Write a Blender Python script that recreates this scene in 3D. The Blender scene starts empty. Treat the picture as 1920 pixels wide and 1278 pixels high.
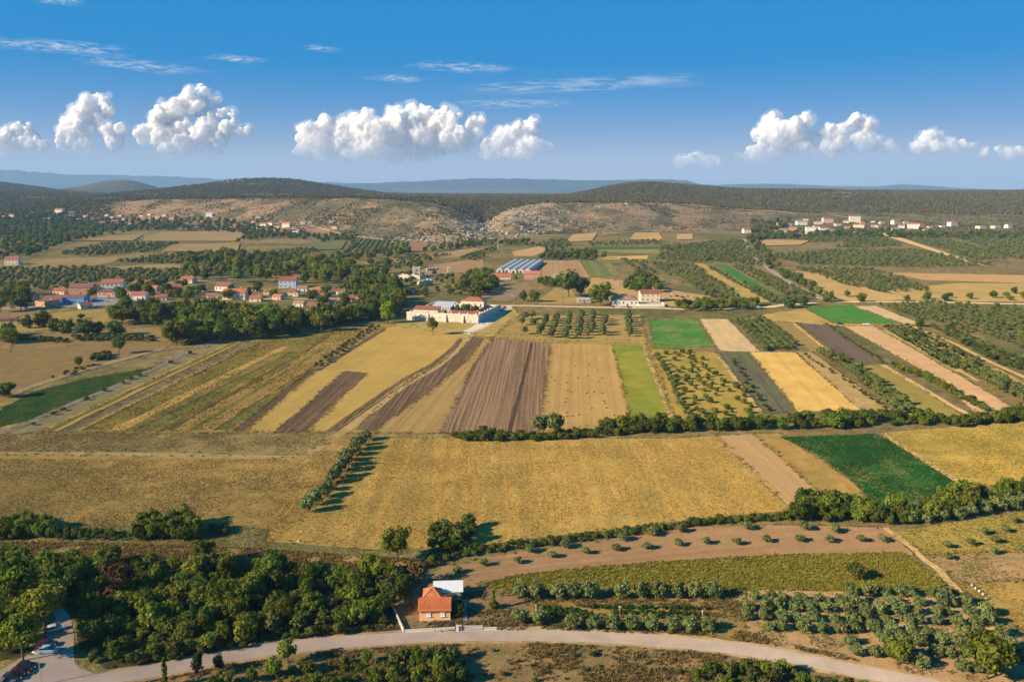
import bpy, bmesh, math, random
import numpy as np
from mathutils import Vector, noise as mnoise

S = bpy.context.scene
COL = S.collection
rnd = random.Random(7)
R = math.radians

# ------------------------------------------------------------------ camera, light, sky
CAMZ, F, PITCH = 100.0, 1500.0, math.atan(287 / 1500)
cam_d = bpy.data.cameras.new('camera')
cam = bpy.data.objects.new('camera', cam_d)
COL.objects.link(cam)
cam.location = (0, 0, CAMZ)
cam.rotation_euler = (math.pi / 2 - PITCH, 0, 0)
cam_d.sensor_width = 36
cam_d.lens = 36 * F / 1920
cam_d.clip_start = 1
cam_d.clip_end = 150000
S.camera = cam

SUN_EL, TRAVEL = 26.0, R(24)                     # light travels right and a little away
sun_d = bpy.data.lights.new('sun', 'SUN')
sun = bpy.data.objects.new('sun', sun_d)
COL.objects.link(sun)
sun_d.energy = 5.0
sun_d.angle = R(0.5)
sun_d.color = (1.0, 0.82, 0.55)
tv = Vector((math.cos(TRAVEL) * math.cos(R(SUN_EL)), math.sin(TRAVEL) * math.cos(R(SUN_EL)), -math.sin(R(SUN_EL))))
sun.rotation_euler = tv.to_track_quat('-Z', 'Y').to_euler()
sun.location = (-200, -60, 300)

W = bpy.data.worlds.new('World')
S.world = W
W.use_nodes = True
nt = W.node_tree
nt.nodes.clear()
wo = nt.nodes.new('ShaderNodeOutputWorld')
bg = nt.nodes.new('ShaderNodeBackground')
sky = nt.nodes.new('ShaderNodeTexSky')
sky.sky_type = 'NISHITA'
sky.sun_disc = False
sky.sun_elevation = R(SUN_EL)
sky.sun_rotation = math.atan2(-math.cos(TRAVEL), -math.sin(TRAVEL)) % (2 * math.pi)
sky.altitude = 1500
sky.air_density = 1.0
sky.dust_density = 0.0
sky.ozone_density = 4.0
sep = nt.nodes.new('ShaderNodeSeparateColor'); sep.mode = 'HSV'
cmb = nt.nodes.new('ShaderNodeCombineColor'); cmb.mode = 'HSV'
def wm(op, x, v, clamp=False):
    n = nt.nodes.new('ShaderNodeMath'); n.operation = op; n.use_clamp = clamp
    nt.links.new(x, n.inputs[0]); n.inputs[1].default_value = v
    return n.outputs[0]
nt.links.new(sky.outputs[0], sep.inputs[0])
cmb.inputs[0].default_value = 0.599
nt.links.new(wm('MULTIPLY', wm('POWER', sep.outputs[1], 1.25), 1.72, True), cmb.inputs[1])
# below the horizon the sky texture is black: an added glow stands for hazy land, lighting cloud undersides
nt.links.new(wm('MAXIMUM', wm('MULTIPLY', wm('POWER', sep.outputs[2], 0.10), 2.70), 2.0), cmb.inputs[2])
nt.links.new(cmb.outputs[0], bg.inputs['Color'])
bg.inputs['Strength'].default_value = 0.1
nt.links.new(bg.outputs[0], wo.inputs['Surface'])

vs = S.view_settings
vs.view_transform = 'Standard'
vs.look = 'None'
vs.gamma = 1.0
vs.use_curve_mapping = False
vs.exposure = 0.95
S.render.engine = 'CYCLES'
cy = S.cycles
cy.max_bounces = 5
cy.diffuse_bounces = 2
cy.glossy_bounces = 2
cy.transmission_bounces = 2
cy.transparent_max_bounces = 12
cy.volume_bounces = 2
cy.use_denoising = True
cy.caustics_reflective = False
cy.caustics_refractive = False
HAZE_DENSITY = 4.9e-5

# ------------------------------------------------------------------ numpy noise
def vnoise(x, y, seed=0):
    x = np.asarray(x, float); y = np.asarray(y, float)
    xi = np.floor(x).astype(np.int64); yi = np.floor(y).astype(np.int64)
    fx = x - xi; fy = y - yi
    fx = fx * fx * (3 - 2 * fx); fy = fy * fy * (3 - 2 * fy)
    def h(a, b):
        n = (a * 374761393 + b * 668265263 + seed * 974634777) & 0x7fffffff
        n = ((n ^ (n >> 13)) * 1274126177) & 0x7fffffff
        return ((n ^ (n >> 16)) & 0xffff) / 65535.0
    return (h(xi, yi) * (1 - fx) + h(xi + 1, yi) * fx) * (1 - fy) + (h(xi, yi + 1) * (1 - fx) + h(xi + 1, yi + 1) * fx) * fy

def fbm(x, y, seed=0, octs=4):
    a, s, t = 1.0, 0.0, 0.0
    for k in range(octs):
        s = s + a * vnoise(x * 2 ** k, y * 2 ** k, seed + k); t += a; a *= 0.5
    return s / t

def sm(t):
    t = np.clip(t, 0, 1)
    return t * t * (3 - 2 * t)

# ------------------------------------------------------------------ terrain
def row_ang(row):                                  # elevation angle of an image row of the photograph
    return np.arctan((639 - np.asarray(row, float)) / F) - PITCH

TC = np.array([-1500, -900, 0, 150, 300, 450, 600, 700, 800, 870, 930, 1000, 1100, 1200, 1300, 1400, 1500, 1650, 1800, 1920, 2800, 3400.])
FOOT = np.array([440, 440, 432, 428, 432, 437, 446, 453, 455, 456, 450, 441, 437, 436, 434, 434, 444, 446, 446, 447, 447, 447.])
TOP = np.array([388, 388, 388, 380, 374, 372, 371, 373, 376, 382, 380, 382, 380, 379, 384, 392, 398, 401, 402, 402, 402, 402.])
GAP = np.array([700, 700, 700, 650, 650, 700, 750, 750, 750, 700, 600, 550, 550, 550, 600, 700, 800, 800, 800, 800, 800, 800.])
YF = CAMZ / np.tan(-row_ang(FOOT))
YT = YF + GAP
HT = CAMZ - YT * np.tan(-row_ang(TOP))
HPC = np.array([-1500, 0, 100, 180, 320, 640, 760, 1050, 1130, 1350, 1920, 3400.])
HP = np.array([80, 80, 72, 56, 62, 60, 52, 52, 66, 82, 76, 76.])
HILLS = [  # column, distance, half width in X, half width in Y, height above the plateau
    (490, 4200, 470, 700, 72), (560, 4300, 330, 500, 12), (1200, 3800, 250, 500, 40), (1230, 3900, 420, 600, 14), (1570, 3200, 300, 450, 20),
    (1500, 3300, 420, 500, 10), (228, 7000, 250, 500, 82), (190, 7200, 620, 700, 62), (-40, 5200, 320, 600, 52), (-500, 5200, 900, 800, 60), (2300, 4000, 700, 700, 26)]
RC = [  # far ridges: distance, half depth, columns, rows
    (15500, 1000, [500, 600, 700, 800, 870, 920, 980, 1050, 1150, 1230, 1285, 1320, 1400, 1500], [353, 347, 343, 339, 335, 334, 335, 337, 338, 336, 338, 346, 351, 353]),
    (17500, 900, [1250, 1320, 1380, 1480, 1560, 1640, 1690, 1740, 1800, 1900, 2100], [352, 349, 345, 345, 349, 350, 346, 348, 353, 356, 356]),
    (19500, 1000, [-1500, -300, 0, 40, 100, 160, 200, 280, 350, 420, 460, 520, 580, 700, 900, 1100], [332, 326, 319, 320, 325, 327, 328, 330, 332, 336, 334, 336, 341, 344, 348, 353])]

def column(X, Y):
    return 960 + 1527 * X / np.maximum(Y, 1)

def Hgt(X, Y):
    X = np.asarray(X, float); Y = np.asarray(Y, float)
    c = column(X, Y)
    yf = np.interp(c, TC, YF); yt = np.interp(c, TC, YT); ht = np.interp(c, TC, HT)
    t = sm((Y - yf) / (yt - yf))
    hp = np.interp(c, HPC, HP)
    z = ht * t + (hp - ht) * sm((Y - yt) / 1500)
    drop = sm((Y - 5200) / 3000)
    z = z * (1 - drop) + 25 * drop
    for (c0, y0, sx, sy, h) in HILLS:
        x0 = (c0 - 960) / 1527 * y0
        z = z + h * np.exp(-((X - x0) / sx) ** 2 - ((Y - y0) / sy) ** 2)
    for (y0, sy, cs, rs) in RC:
        hh = CAMZ + y0 * np.tan(row_ang(np.interp(c, cs, rs))) - 25
        edge = sm((c - cs[0]) / 60) * sm((cs[-1] - c) / 60) if cs[0] > -1000 else sm((cs[-1] - c) / 60)
        z = z + np.maximum(hh, 0) * (0.96 + 0.08 * vnoise(c / 14, Y * 0 + y0, 3)) * np.exp(-((Y - y0) / sy) ** 2) * edge
    # gorge
    gx = (-0.022 - 0.013 * sm((Y - 1500) / 650.0)) * Y
    g = np.exp(-(np.abs(X - gx) / (44 + 0.045 * np.maximum(Y - 1500, 0))) ** 1.3) * sm((Y - 1400) / 150) * (1 - sm((Y - 2450) / 500))
    z = z * (1 - 0.97 * g)
    rough = sm((Y - yf) / 150) * (1 - sm((Y - yt - 300) / 600))
    near = np.exp(-((c - 930) / 170) ** 2)
    z = z + rough * ((fbm(X / 90, Y / 90, 11) - 0.5) * (9 + 10 * near) + near * np.abs(fbm(X / 28, Y / 28, 15, 3) - 0.5) * 16)
    z = z + (fbm(X / 300, Y / 300, 21) - 0.5) * 14 * sm((Y - yt) / 500)
    return np.where(Y < yf, 0.0, np.maximum(z, 0))

def ray(px, py):
    a = (px - 960) / F; b = -(py - 639) / F
    return np.array([a, math.cos(PITCH) + b * math.sin(PITCH), -math.sin(PITCH) + b * math.cos(PITCH)])

def G(px, py):                                    # photograph pixel -> point of the ground
    d = ray(px, py)
    if d[2] < -1e-6:
        t = CAMZ / -d[2]
        if t * d[1] < 1450:
            return (t * d[0], t * d[1], 0.0)
    t = np.linspace(1300, 9000, 3000)
    p = d[None, :] * t[:, None]
    k = np.nonzero(CAMZ + p[:, 2] <= Hgt(p[:, 0], p[:, 1]))[0]
    k = k[0] if len(k) else len(t) - 1
    x, y = p[k, 0], p[k, 1]
    return (float(x), float(y), float(Hgt(x, y)))

def proj(x, y, z):
    dz = z - CAMZ
    zc = y * math.cos(PITCH) - dz * math.sin(PITCH)
    yc = y * math.sin(PITCH) + dz * math.cos(PITCH)
    return (960 + F * x / zc, 639 - F * yc / zc, zc)

def mpp(px, py):                                  # metres per photograph pixel at that ground point
    x, y, z = G(px, py)
    return proj(x, y, z)[2] / F

# ------------------------------------------------------------------ materials
def new_mat(name):
    m = bpy.data.materials.new(name)
    m.use_nodes = True
    t = m.node_tree
    t.nodes.clear()
    o = t.nodes.new('ShaderNodeOutputMaterial')
    return m, t, o

def nd(t, typ, **kw):
    n = t.nodes.new(typ)
    for k, v in kw.items():
        if k.startswith('i_'):
            key = k[2:]
            sock = n.inputs[int(key)] if key.isdigit() else n.inputs[key.replace('_', ' ')]
            if isinstance(v, bpy.types.NodeSocket):
                t.links.new(v, sock)
            else:
                sock.default_value = v
        else:
            setattr(n, k, v)
    return n

def c4(c):
    return (c[0], c[1], c[2], 1.0)

def mixc(t, fac, a, b, mode='MIX'):
    n = t.nodes.new('ShaderNodeMix')
    n.data_type = 'RGBA'; n.blend_type = mode
    for s, v in ((n.inputs[0], fac), (n.inputs[6], a), (n.inputs[7], b)):
        if isinstance(v, bpy.types.NodeSocket):
            t.links.new(v, s)
        elif isinstance(v, (int, float)):
            s.default_value = v
        else:
            s.default_value = c4(v)
    return n.outputs[2]

def mth(t, op, a, b=0.0, clamp=False):
    n = t.nodes.new('ShaderNodeMath'); n.operation = op; n.use_clamp = clamp
    for s, v in ((n.inputs[0], a), (n.inputs[1], b)):
        if isinstance(v, bpy.types.NodeSocket):
            t.links.new(v, s)
        else:
            s.default_value = v
    return n.outputs[0]

def ramp(t, fac, lo, hi):
    n = t.nodes.new('ShaderNodeMapRange')
    n.inputs[1].default_value = lo; n.inputs[2].default_value = hi
    t.links.new(fac, n.inputs[0])
    return n.outputs[0]

def plain(name, col, rough=0.7, var=0.12, scale=1.5, bump=0.0, metal=0.0, spec=0.3, randobj=0.0):
    m, t, o = new_mat(name)
    tc = nd(t, 'ShaderNodeTexCoord')
    nz = nd(t, 'ShaderNodeTexNoise', i_Scale=scale, i_Detail=5.0, i_Vector=tc.outputs['Object'])
    f = ramp(t, nz.outputs[0], 0.3, 0.7)
    c = mixc(t, f, [x * (1 - var) for x in col], [min(1, x * (1 + var)) for x in col])
    if randobj:
        oi = nd(t, 'ShaderNodeObjectInfo')
        h = nd(t, 'ShaderNodeHueSaturation', i_Color=c)
        t.links.new(mth(t, 'ADD', mth(t, 'MULTIPLY', oi.outputs['Random'], randobj), 1 - randobj / 2), h.inputs['Value'])
        c = h.outputs[0]
    b = nd(t, 'ShaderNodeBsdfPrincipled', i_Roughness=rough, i_Metallic=metal)
    b.inputs['Specular IOR Level'].default_value = spec
    t.links.new(c, b.inputs['Base Color'])
    if bump:
        bp = nd(t, 'ShaderNodeBump', i_Strength=0.6, i_Distance=bump, i_Height=nz.outputs[0])
        t.links.new(bp.outputs[0], b.inputs['Normal'])
    t.links.new(b.outputs[0], o.inputs[0])
    return m

def field_mat(name, c1, c2, c3=None, d=(1, 0), stretch=5.0, big=40.0, fine=1.4, row=0.0, rowc=None, rowamt=0.5, bump=0.25, patch=0.5, seed=0.0, streak=0.5):
    """c1/c2: fine mottling, c3: large patches (weeds, bare spots); d: row direction; row: spacing in metres."""
    m, t, o = new_mat(name)
    g = nd(t, 'ShaderNodeNewGeometry')
    L = math.hypot(*d); dx, dy = d[0] / L, d[1] / L
    u = nd(t, 'ShaderNodeVectorMath', operation='DOT_PRODUCT', i_0=g.outputs['Position'], i_1=(dx, dy, 0)).outputs['Value']
    v = nd(t, 'ShaderNodeVectorMath', operation='DOT_PRODUCT', i_0=g.outputs['Position'], i_1=(-dy, dx, 0)).outputs['Value']
    uv = nd(t, 'ShaderNodeCombineXYZ', i_X=mth(t, 'DIVIDE', u, stretch), i_Y=v, i_Z=seed)
    uv1 = nd(t, 'ShaderNodeCombineXYZ', i_X=u, i_Y=v, i_Z=seed)
    n_st = nd(t, 'ShaderNodeTexNoise', i_Scale=1 / 3.5, i_Detail=4.0, i_Roughness=0.6, i_Vector=uv.outputs[0])
    n_fi = nd(t, 'ShaderNodeTexNoise', i_Scale=1 / fine, i_Detail=4.0, i_Roughness=0.7, i_Vector=uv1.outputs[0])
    n_mi = nd(t, 'ShaderNodeTexNoise', i_Scale=1 / (fine * 5), i_Detail=4.0, i_Roughness=0.65, i_Vector=uv1.outputs[0])
    n_bg = nd(t, 'ShaderNodeTexNoise', i_Scale=1 / big, i_Detail=5.0, i_Roughness=0.6, i_Distortion=0.6, i_Vector=uv1.outputs[0])
    s = mth(t, 'ADD', mth(t, 'MULTIPLY', n_st.outputs[0], streak), mth(t, 'MULTIPLY', n_fi.outputs[0], 1.0 - streak))
    s = mth(t, 'ADD', mth(t, 'MULTIPLY', s, 0.62), mth(t, 'MULTIPLY', n_mi.outputs[0], 0.38))
    f = ramp(t, s, 0.36, 0.64)
    col = mixc(t, f, c1, c2)
    if c3 is not None:
        col = mixc(t, mth(t, 'MULTIPLY', ramp(t, mth(t, 'ADD', mth(t, 'MULTIPLY', n_bg.outputs[0], 0.75), mth(t, 'MULTIPLY', n_mi.outputs[0], 0.25)), 0.44, 0.62), patch), col, c3)
    hgt = mth(t, 'ADD', mth(t, 'MULTIPLY', n_fi.outputs[0], 0.6), mth(t, 'MULTIPLY', n_mi.outputs[0], 1.2))
    if row:
        rv = nd(t, 'ShaderNodeCombineXYZ', i_X=mth(t, 'DIVIDE', u, 40.0 * row), i_Y=mth(t, 'ADD', v, mth(t, 'MULTIPLY', n_bg.outputs[0], 1.2)), i_Z=seed + 7)
        n_r1 = nd(t, 'ShaderNodeTexNoise', i_Scale=1.15 / row, i_Detail=2.0, i_Roughness=0.6, i_Vector=rv.outputs[0])
        n_r2 = nd(t, 'ShaderNodeTexNoise', i_Scale=0.16 / row, i_Detail=2.0, i_Vector=rv.outputs[0])
        w = ramp(t, mth(t, 'ADD', mth(t, 'MULTIPLY', n_r1.outputs[0], 0.72), mth(t, 'MULTIPLY', n_r2.outputs[0], 0.28)), 0.40, 0.60)
        w2 = mth(t, 'MULTIPLY', w, ramp(t, n_mi.outputs[0], 0.2, 0.55))
        col = mixc(t, mth(t, 'MULTIPLY', w2, rowamt), col, rowc if rowc is not None else [x * 0.5 for x in c1])
        hgt = mth(t, 'SUBTRACT', hgt, mth(t, 'MULTIPLY', w, 0.6))
    bp = nd(t, 'ShaderNodeBump', i_Strength=0.9, i_Distance=bump, i_Height=hgt)
    b = nd(t, 'ShaderNodeBsdfDiffuse', i_Roughness=0.6, i_Color=col)
    t.links.new(bp.outputs[0], b.inputs['Normal'])
    t.links.new(b.outputs[0], o.inputs[0])
    return m

def leaf_mat(name, c1, c2, objvar=0.35, trans=0.22, huevar=0.03):
    m, t, o = new_mat(name)
    at = nd(t, 'ShaderNodeAttribute', attribute_name='tint')
    oi = nd(t, 'ShaderNodeObjectInfo')
    col = mixc(t, at.outputs['Fac'], c1, c2)
    h = nd(t, 'ShaderNodeHueSaturation', i_Color=col)
    t.links.new(mth(t, 'ADD', mth(t, 'MULTIPLY', oi.outputs['Random'], objvar), 1 - objvar / 2), h.inputs['Value'])
    rr = mth(t, 'FRACT', mth(t, 'MULTIPLY', oi.outputs['Random'], 7.31))
    t.links.new(mth(t, 'ADD', mth(t, 'MULTIPLY', rr, huevar * 2), 0.5 - huevar), h.inputs['Hue'])
    b = nd(t, 'ShaderNodeBsdfDiffuse', i_Color=h.outputs[0])
    tr = nd(t, 'ShaderNodeBsdfTranslucent', i_Color=h.outputs[0])
    mx = nd(t, 'ShaderNodeMixShader', i_Fac=trans)
    t.links.new(b.outputs[0], mx.inputs[1]); t.links.new(tr.outputs[0], mx.inputs[2])
    t.links.new(mx.outputs[0], o.inputs[0])
    return m

# ------------------------------------------------------------------ objects
def tag(o, label=None, cat=None, group=None, kind=None):
    if label: o['label'] = label
    if cat: o['category'] = cat
    if group: o['group'] = group
    if kind: o['kind'] = kind
    return o

def thing(name, label, cat, loc, rz=0.0, group=None, scale=None):
    o = bpy.data.objects.new(name, None)
    o.empty_display_size = 0.5
    COL.objects.link(o)
    o.location = loc; o.rotation_euler = (0, 0, rz)
    if scale: o.scale = scale
    return tag(o, label, cat, group)

def obj(name, mesh, parent=None, loc=(0, 0, 0), rot=(0, 0, 0), scale=(1, 1, 1), mat=None):
    o = bpy.data.objects.new(name, mesh)
    COL.objects.link(o)
    if parent: o.parent = parent
    o.location = loc; o.rotation_euler = rot; o.scale = scale
    if mat and not mesh.materials: mesh.materials.append(mat)
    return o

def np_mesh(name, V, Fc, mat=None, smooth=False):
    V = np.asarray(V, np.float32); Fc = np.asarray(Fc, np.int32)
    m = bpy.data.meshes.new(name)
    k = Fc.shape[1]
    m.vertices.add(len(V)); m.vertices.foreach_set('co', V.ravel())
    m.loops.add(Fc.size); m.loops.foreach_set('vertex_index', Fc.ravel())
    m.polygons.add(len(Fc)); m.polygons.foreach_set('loop_start', np.arange(0, Fc.size, k, dtype=np.int32))
    m.update(calc_edges=True)
    m.polygons.foreach_set('use_smooth', np.full(len(Fc), smooth))
    if mat: m.materials.append(mat)
    return m

class MB:
    def __init__(s): s.v = []; s.f = []
    def add(s, vs, fs):
        n = len(s.v); s.v += [tuple(p) for p in vs]; s.f += [tuple(n + i for i in f) for f in fs]; return s
    def box(s, cx, cy, z0, sx, sy, sz, rz=0.0):
        c, q = math.cos(rz), math.sin(rz)
        P = []
        for z in (z0, z0 + sz):
            for (x, y) in ((-sx / 2, -sy / 2), (sx / 2, -sy / 2), (sx / 2, sy / 2), (-sx / 2, sy / 2)):
                P.append((cx + x * c - y * q, cy + x * q + y * c, z))
        return s.add(P, [(3, 2, 1, 0), (4, 5, 6, 7), (0, 1, 5, 4), (1, 2, 6, 5), (2, 3, 7, 6), (3, 0, 4, 7)])
    def prism(s, poly, a, b, axis='z'):
        n = len(poly)
        def P(p, q):
            return (p[0], p[1], q) if axis == 'z' else ((q, p[0], p[1]) if axis == 'x' else (p[0], q, p[1]))
        vs_ = [P(p, a) for p in poly] + [P(p, b) for p in poly]
        fs = [tuple(range(n - 1, -1, -1)), tuple(range(n, 2 * n))] + [(i, (i + 1) % n, n + (i + 1) % n, n + i) for i in range(n)]
        return s.add(vs_, fs)
    def tube(s, pts, rad, n=6):
        pts = [Vector(p) for p in pts]
        rings = []
        for i, p in enumerate(pts):
            d = (pts[min(i + 1, len(pts) - 1)] - pts[max(i - 1, 0)]).normalized()
            a = d.orthogonal().normalized(); b = d.cross(a)
            rings.append([p + (a * math.cos(2 * math.pi * k / n) + b * math.sin(2 * math.pi * k / n)) * rad[i] for k in range(n)])
        vs_ = [q for r in rings for q in r]
        fs = []
        for i in range(len(pts) - 1):
            for k in range(n):
                fs.append((i * n + k, i * n + (k + 1) % n, (i + 1) * n + (k + 1) % n, (i + 1) * n + k))
        fs += [tuple(range(n - 1, -1, -1)), tuple(range((len(pts) - 1) * n, len(pts) * n))]
        return s.add(vs_, fs)
    def mesh(s, name, mat=None, fix=True, bevel=0.0):
        m = bpy.data.meshes.new(name)
        m.from_pydata(s.v, [], s.f)
        if fix or bevel:
            bm = bmesh.new(); bm.from_mesh(m)
            bmesh.ops.recalc_face_normals(bm, faces=bm.faces)
            if bevel:
                bmesh.ops.bevel(bm, geom=bm.edges[:], offset=bevel, segments=2, affect='EDGES', profile=0.6)
            bm.to_mesh(m); bm.free()
        if mat: m.materials.append(mat)
        m.update()
        return m

def smooth_path(pts, step=6):
    out = []
    n = len(pts)
    for i in range(n - 1):
        p0, p1, p2, p3 = pts[max(i - 1, 0)], pts[i], pts[i + 1], pts[min(i + 2, n - 1)]
        for k in range(step):
            t = k / step
            out.append(tuple(0.5 * ((2 * b) + (c - a) * t + (2 * a - 5 * b + 4 * c - d) * t * t + (-a + 3 * b - 3 * c + d) * t ** 3) for a, b, c, d in zip(p0, p1, p2, p3)))
    out.append(tuple(pts[-1]))
    return out

EDGES = []
_layer = [0]
def lay():
    _layer[0] += 1
    return 0.02 + 0.0012 * _layer[0]

def ragged(poly, step=3.0, amp=0.5, seed=1):
    out = []
    n = len(poly)
    for i in range(n):
        a, b = poly[i], poly[(i + 1) % n]
        L = math.hypot(b[0] - a[0], b[1] - a[1]); k = max(1, int(L / step))
        if L < 1e-6: continue
        nx, ny = -(b[1] - a[1]) / L, (b[0] - a[0]) / L
        for j in range(k):
            t = j / k
            x, y = a[0] + (b[0] - a[0]) * t, a[1] + (b[1] - a[1]) * t
            o = (float(fbm(x / 9, y / 9, seed, 3)) - 0.5) * 2 * amp * (1 if j else 0.3)
            out.append((x + nx * o, y + ny * o))
    return out

def field(name, pxpoly, mat, amp=0.6, z=None):
    P = [G(*p) for p in pxpoly]
    flat = max(p[1] for p in P) < 1450
    P = ragged([(p[0], p[1]) for p in P], 4.0 if P[0][1] < 400 else 8.0, amp)
    zz = z if z is not None else lay()
    if flat and max(p[1] for p in P) < 800 and amp > 0.3 and name != 'field_strip': EDGES.append(P)
    if flat:
        m = bpy.data.meshes.new(name)
        m.from_pydata([(x, y, zz) for x, y in P], [], [tuple(range(len(P)))])
        m.validate()
        m.update()
        if m.polygons[0].normal.z < 0: m.flip_normals()
    else:
        bm = bmesh.new()
        vsx = [bm.verts.new((x, y, 0)) for x, y in P]
        bm.faces.new(vsx)
        bmesh.ops.triangulate(bm, faces=bm.faces[:])
        bmesh.ops.subdivide_edges(bm, edges=[e for e in bm.edges if e.calc_length() > 25], cuts=6, use_grid_fill=True)
        for v in bm.verts: v.co.z = float(Hgt(v.co.x, v.co.y)) + 1.2
        bmesh.ops.recalc_face_normals(bm, faces=bm.faces)
        m = bpy.data.meshes.new(name); bm.to_mesh(m); bm.free()
    m.materials.append(mat)
    o = obj(name, m)
    o['kind'] = 'structure'
    return o

def road(name, pxpts, width, mat, z=None, step=8, seed=2, amp=0.25):
    P = smooth_path([G(*p)[:2] for p in pxpts], step)
    zz = z if z is not None else lay()
    V, Fc = [], []
    for i, (x, y) in enumerate(P):
        a, b = P[max(i - 1, 0)], P[min(i + 1, len(P) - 1)]
        L = math.hypot(b[0] - a[0], b[1] - a[1]) or 1
        nx, ny = -(b[1] - a[1]) / L, (b[0] - a[0]) / L
        w1 = width / 2 + (float(fbm(x / 6, y / 6, seed)) - 0.5) * 2 * amp
        w2 = width / 2 + (float(fbm(x / 6, y / 6, seed + 9)) - 0.5) * 2 * amp
        h = 0 if y < 1450 else float(Hgt(x, y)) + 1.5
        V += [(x + nx * w1, y + ny * w1, h + zz), (x - nx * w2, y - ny * w2, h + zz)]
        if i: Fc.append((2 * i - 2, 2 * i - 1, 2 * i + 1, 2 * i))
    m = np_mesh(name, V, Fc, mat)
    if m.polygons[0].normal.z < 0: m.flip_normals()
    o = obj(name, m); o['kind'] = 'structure'
    return o
ORD = ['', 'first', 'second', 'third', 'fourth', 'fifth', 'sixth', 'seventh', 'eighth', 'ninth', 'tenth', 'eleventh', 'twelfth', 'thirteenth', 'fourteenth',
       'fifteenth', 'sixteenth', 'seventeenth', 'eighteenth', 'nineteenth', 'twentieth', 'twenty-first', 'twenty-second', 'twenty-third', 'twenty-fourth', 'twenty-fifth',
       'twenty-sixth', 'twenty-seventh', 'twenty-eighth', 'twenty-ninth', 'thirtieth'] + ['%dth' % k for k in range(31, 99)]
def inpoly(x, y, poly):
    r = False
    j = len(poly) - 1
    for i in range(len(poly)):
        xi, yi = poly[i]; xj, yj = poly[j]
        if (yi > y) != (yj > y) and x < (xj - xi) * (y - yi) / (yj - yi) + xi: r = not r
        j = i
    return r
# ------------------------------------------------------------------ ground sheet
ys = np.concatenate([np.linspace(-60, 300, 10)[:-1], np.linspace(300, 1350, 36)[:-1], np.linspace(1350, 2900, 190)[:-1], np.linspace(2900, 5600, 120)[:-1],
                     np.geomspace(5600, 13000, 56)[:-1], np.linspace(13000, 21800, 100)])
us = np.concatenate([np.linspace(-1.0, -0.72, 24)[:-1], np.linspace(-0.72, 0.72, 470), np.linspace(0.72, 1.0, 24)[1:]])
UU, YY = np.meshgrid(us, ys)
XX = UU * np.maximum(YY, 330)
ZZ = Hgt(XX, YY)
nr, ncol = YY.shape
idx = np.arange(nr * ncol).reshape(nr, ncol)
quads = np.stack([idx[:-1, :-1], idx[:-1, 1:], idx[1:, 1:], idx[1:, :-1]], -1).reshape(-1, 4)
gm = np_mesh('ground', np.stack([XX, YY, ZZ], -1).reshape(-1, 3), quads, None, True)
# what grows or lies where: colour of the ground itself
cc = column(XX, YY)
yf = np.interp(cc, TC, YF); yt = np.interp(cc, TC, YT)
def blend(a, b, w):
    return a * (1 - w[..., None]) + np.array(b) * w[..., None]
base = np.zeros(YY.shape + (3,)) + np.array([0.27, 0.19, 0.075])
p1 = fbm(XX / 60, YY / 60, 31); p2 = fbm(XX / 170, YY / 170, 37)
base = blend(base, [0.13, 0.125, 0.05], sm((p1 - 0.45) / 0.15) * 0.75)
base = blend(base, [0.32, 0.21, 0.11], sm((p2 - 0.55) / 0.1) * 0.5)
slope = sm((YY - yf + 120) / 160)
bare = np.zeros_like(base) + np.array([0.35, 0.215, 0.12])
bare = blend(bare, [0.20, 0.15, 0.085], sm((fbm(XX / 70, YY / 70, 41) - 0.42) / 0.16) * 0.8)
bare = blend(bare, [0.10, 0.095, 0.05], sm((fbm(XX / 45, YY / 120, 43) - 0.52) / 0.1) * 0.75)
rocky = np.exp(-((cc - 925) / 150) ** 2) * sm((fbm(XX / 26, YY / 26, 47) - 0.46) / 0.1)
bare = blend(bare, [0.44, 0.36, 0.27], rocky * 0.6)
# left slope below the top is wooded near the far left, and the right village slope is olive and tan
leftwood = 1 - sm((cc - 130) / 120)
rightv = sm((cc - 1400) / 80)
bare = blend(bare, [0.07, 0.075, 0.033], leftwood * 0.9)
bare = blend(bare, [0.17, 0.15, 0.07], rightv * 0.7)
base = base * (1 - slope[..., None]) + bare * slope[..., None]
forest = sm((YY - yt + 60 + 260 * (fbm(XX / 220, YY / 220, 53) - 0.5)) / 140)
ff = np.zeros_like(base) + np.array([0.075, 0.075, 0.03])
ff = blend(ff, [0.15, 0.12, 0.065], sm((fbm(XX / 240, YY / 240, 59) - 0.56) / 0.08) * 0.6)
base = base * (1 - forest[..., None]) + ff * forest[..., None]
hilltop = np.exp(-((cc - 1580) / 60) ** 2 - ((YY - 3150) / 170) ** 2) * sm((fbm(XX / 50, YY / 40, 61) - 0.42) / 0.1)
base = blend(base, [0.33, 0.28, 0.2], hilltop * 0.8)
cone = np.exp(-((cc - 225) / 45) ** 2 - ((YY - 6900) / 420) ** 2)
base = blend(base, [0.17, 0.14, 0.09], cone * 0.75)
quarry = np.exp(-((cc - 322) / 15) ** 4 - ((YY - 6700) / 260) ** 4)
base = blend(base, [0.55, 0.45, 0.34], quarry)
plainf = sm((YY - 6800) / 1500)
pl = np.zeros_like(base) + np.array([0.06, 0.075, 0.04])
pl = blend(pl, [0.17, 0.15, 0.09], sm((fbm(XX / 500, YY / 900, 67) - 0.5) / 0.1) * 0.7)
base = base * (1 - plainf[..., None]) + pl * plainf[..., None]
rng_ = sm((ZZ - 60) / 40) * sm((YY - 13000) / 1000)
base = blend(base, [0.06, 0.075, 0.045], rng_)
at = gm.color_attributes.new('soil', 'FLOAT_COLOR', 'POINT')
at.data.foreach_set('color', np.concatenate([base.reshape(-1, 3), np.ones((nr * ncol, 1))], 1).astype(np.float32).ravel())
m, t, o = new_mat('ground_earth')
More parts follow.
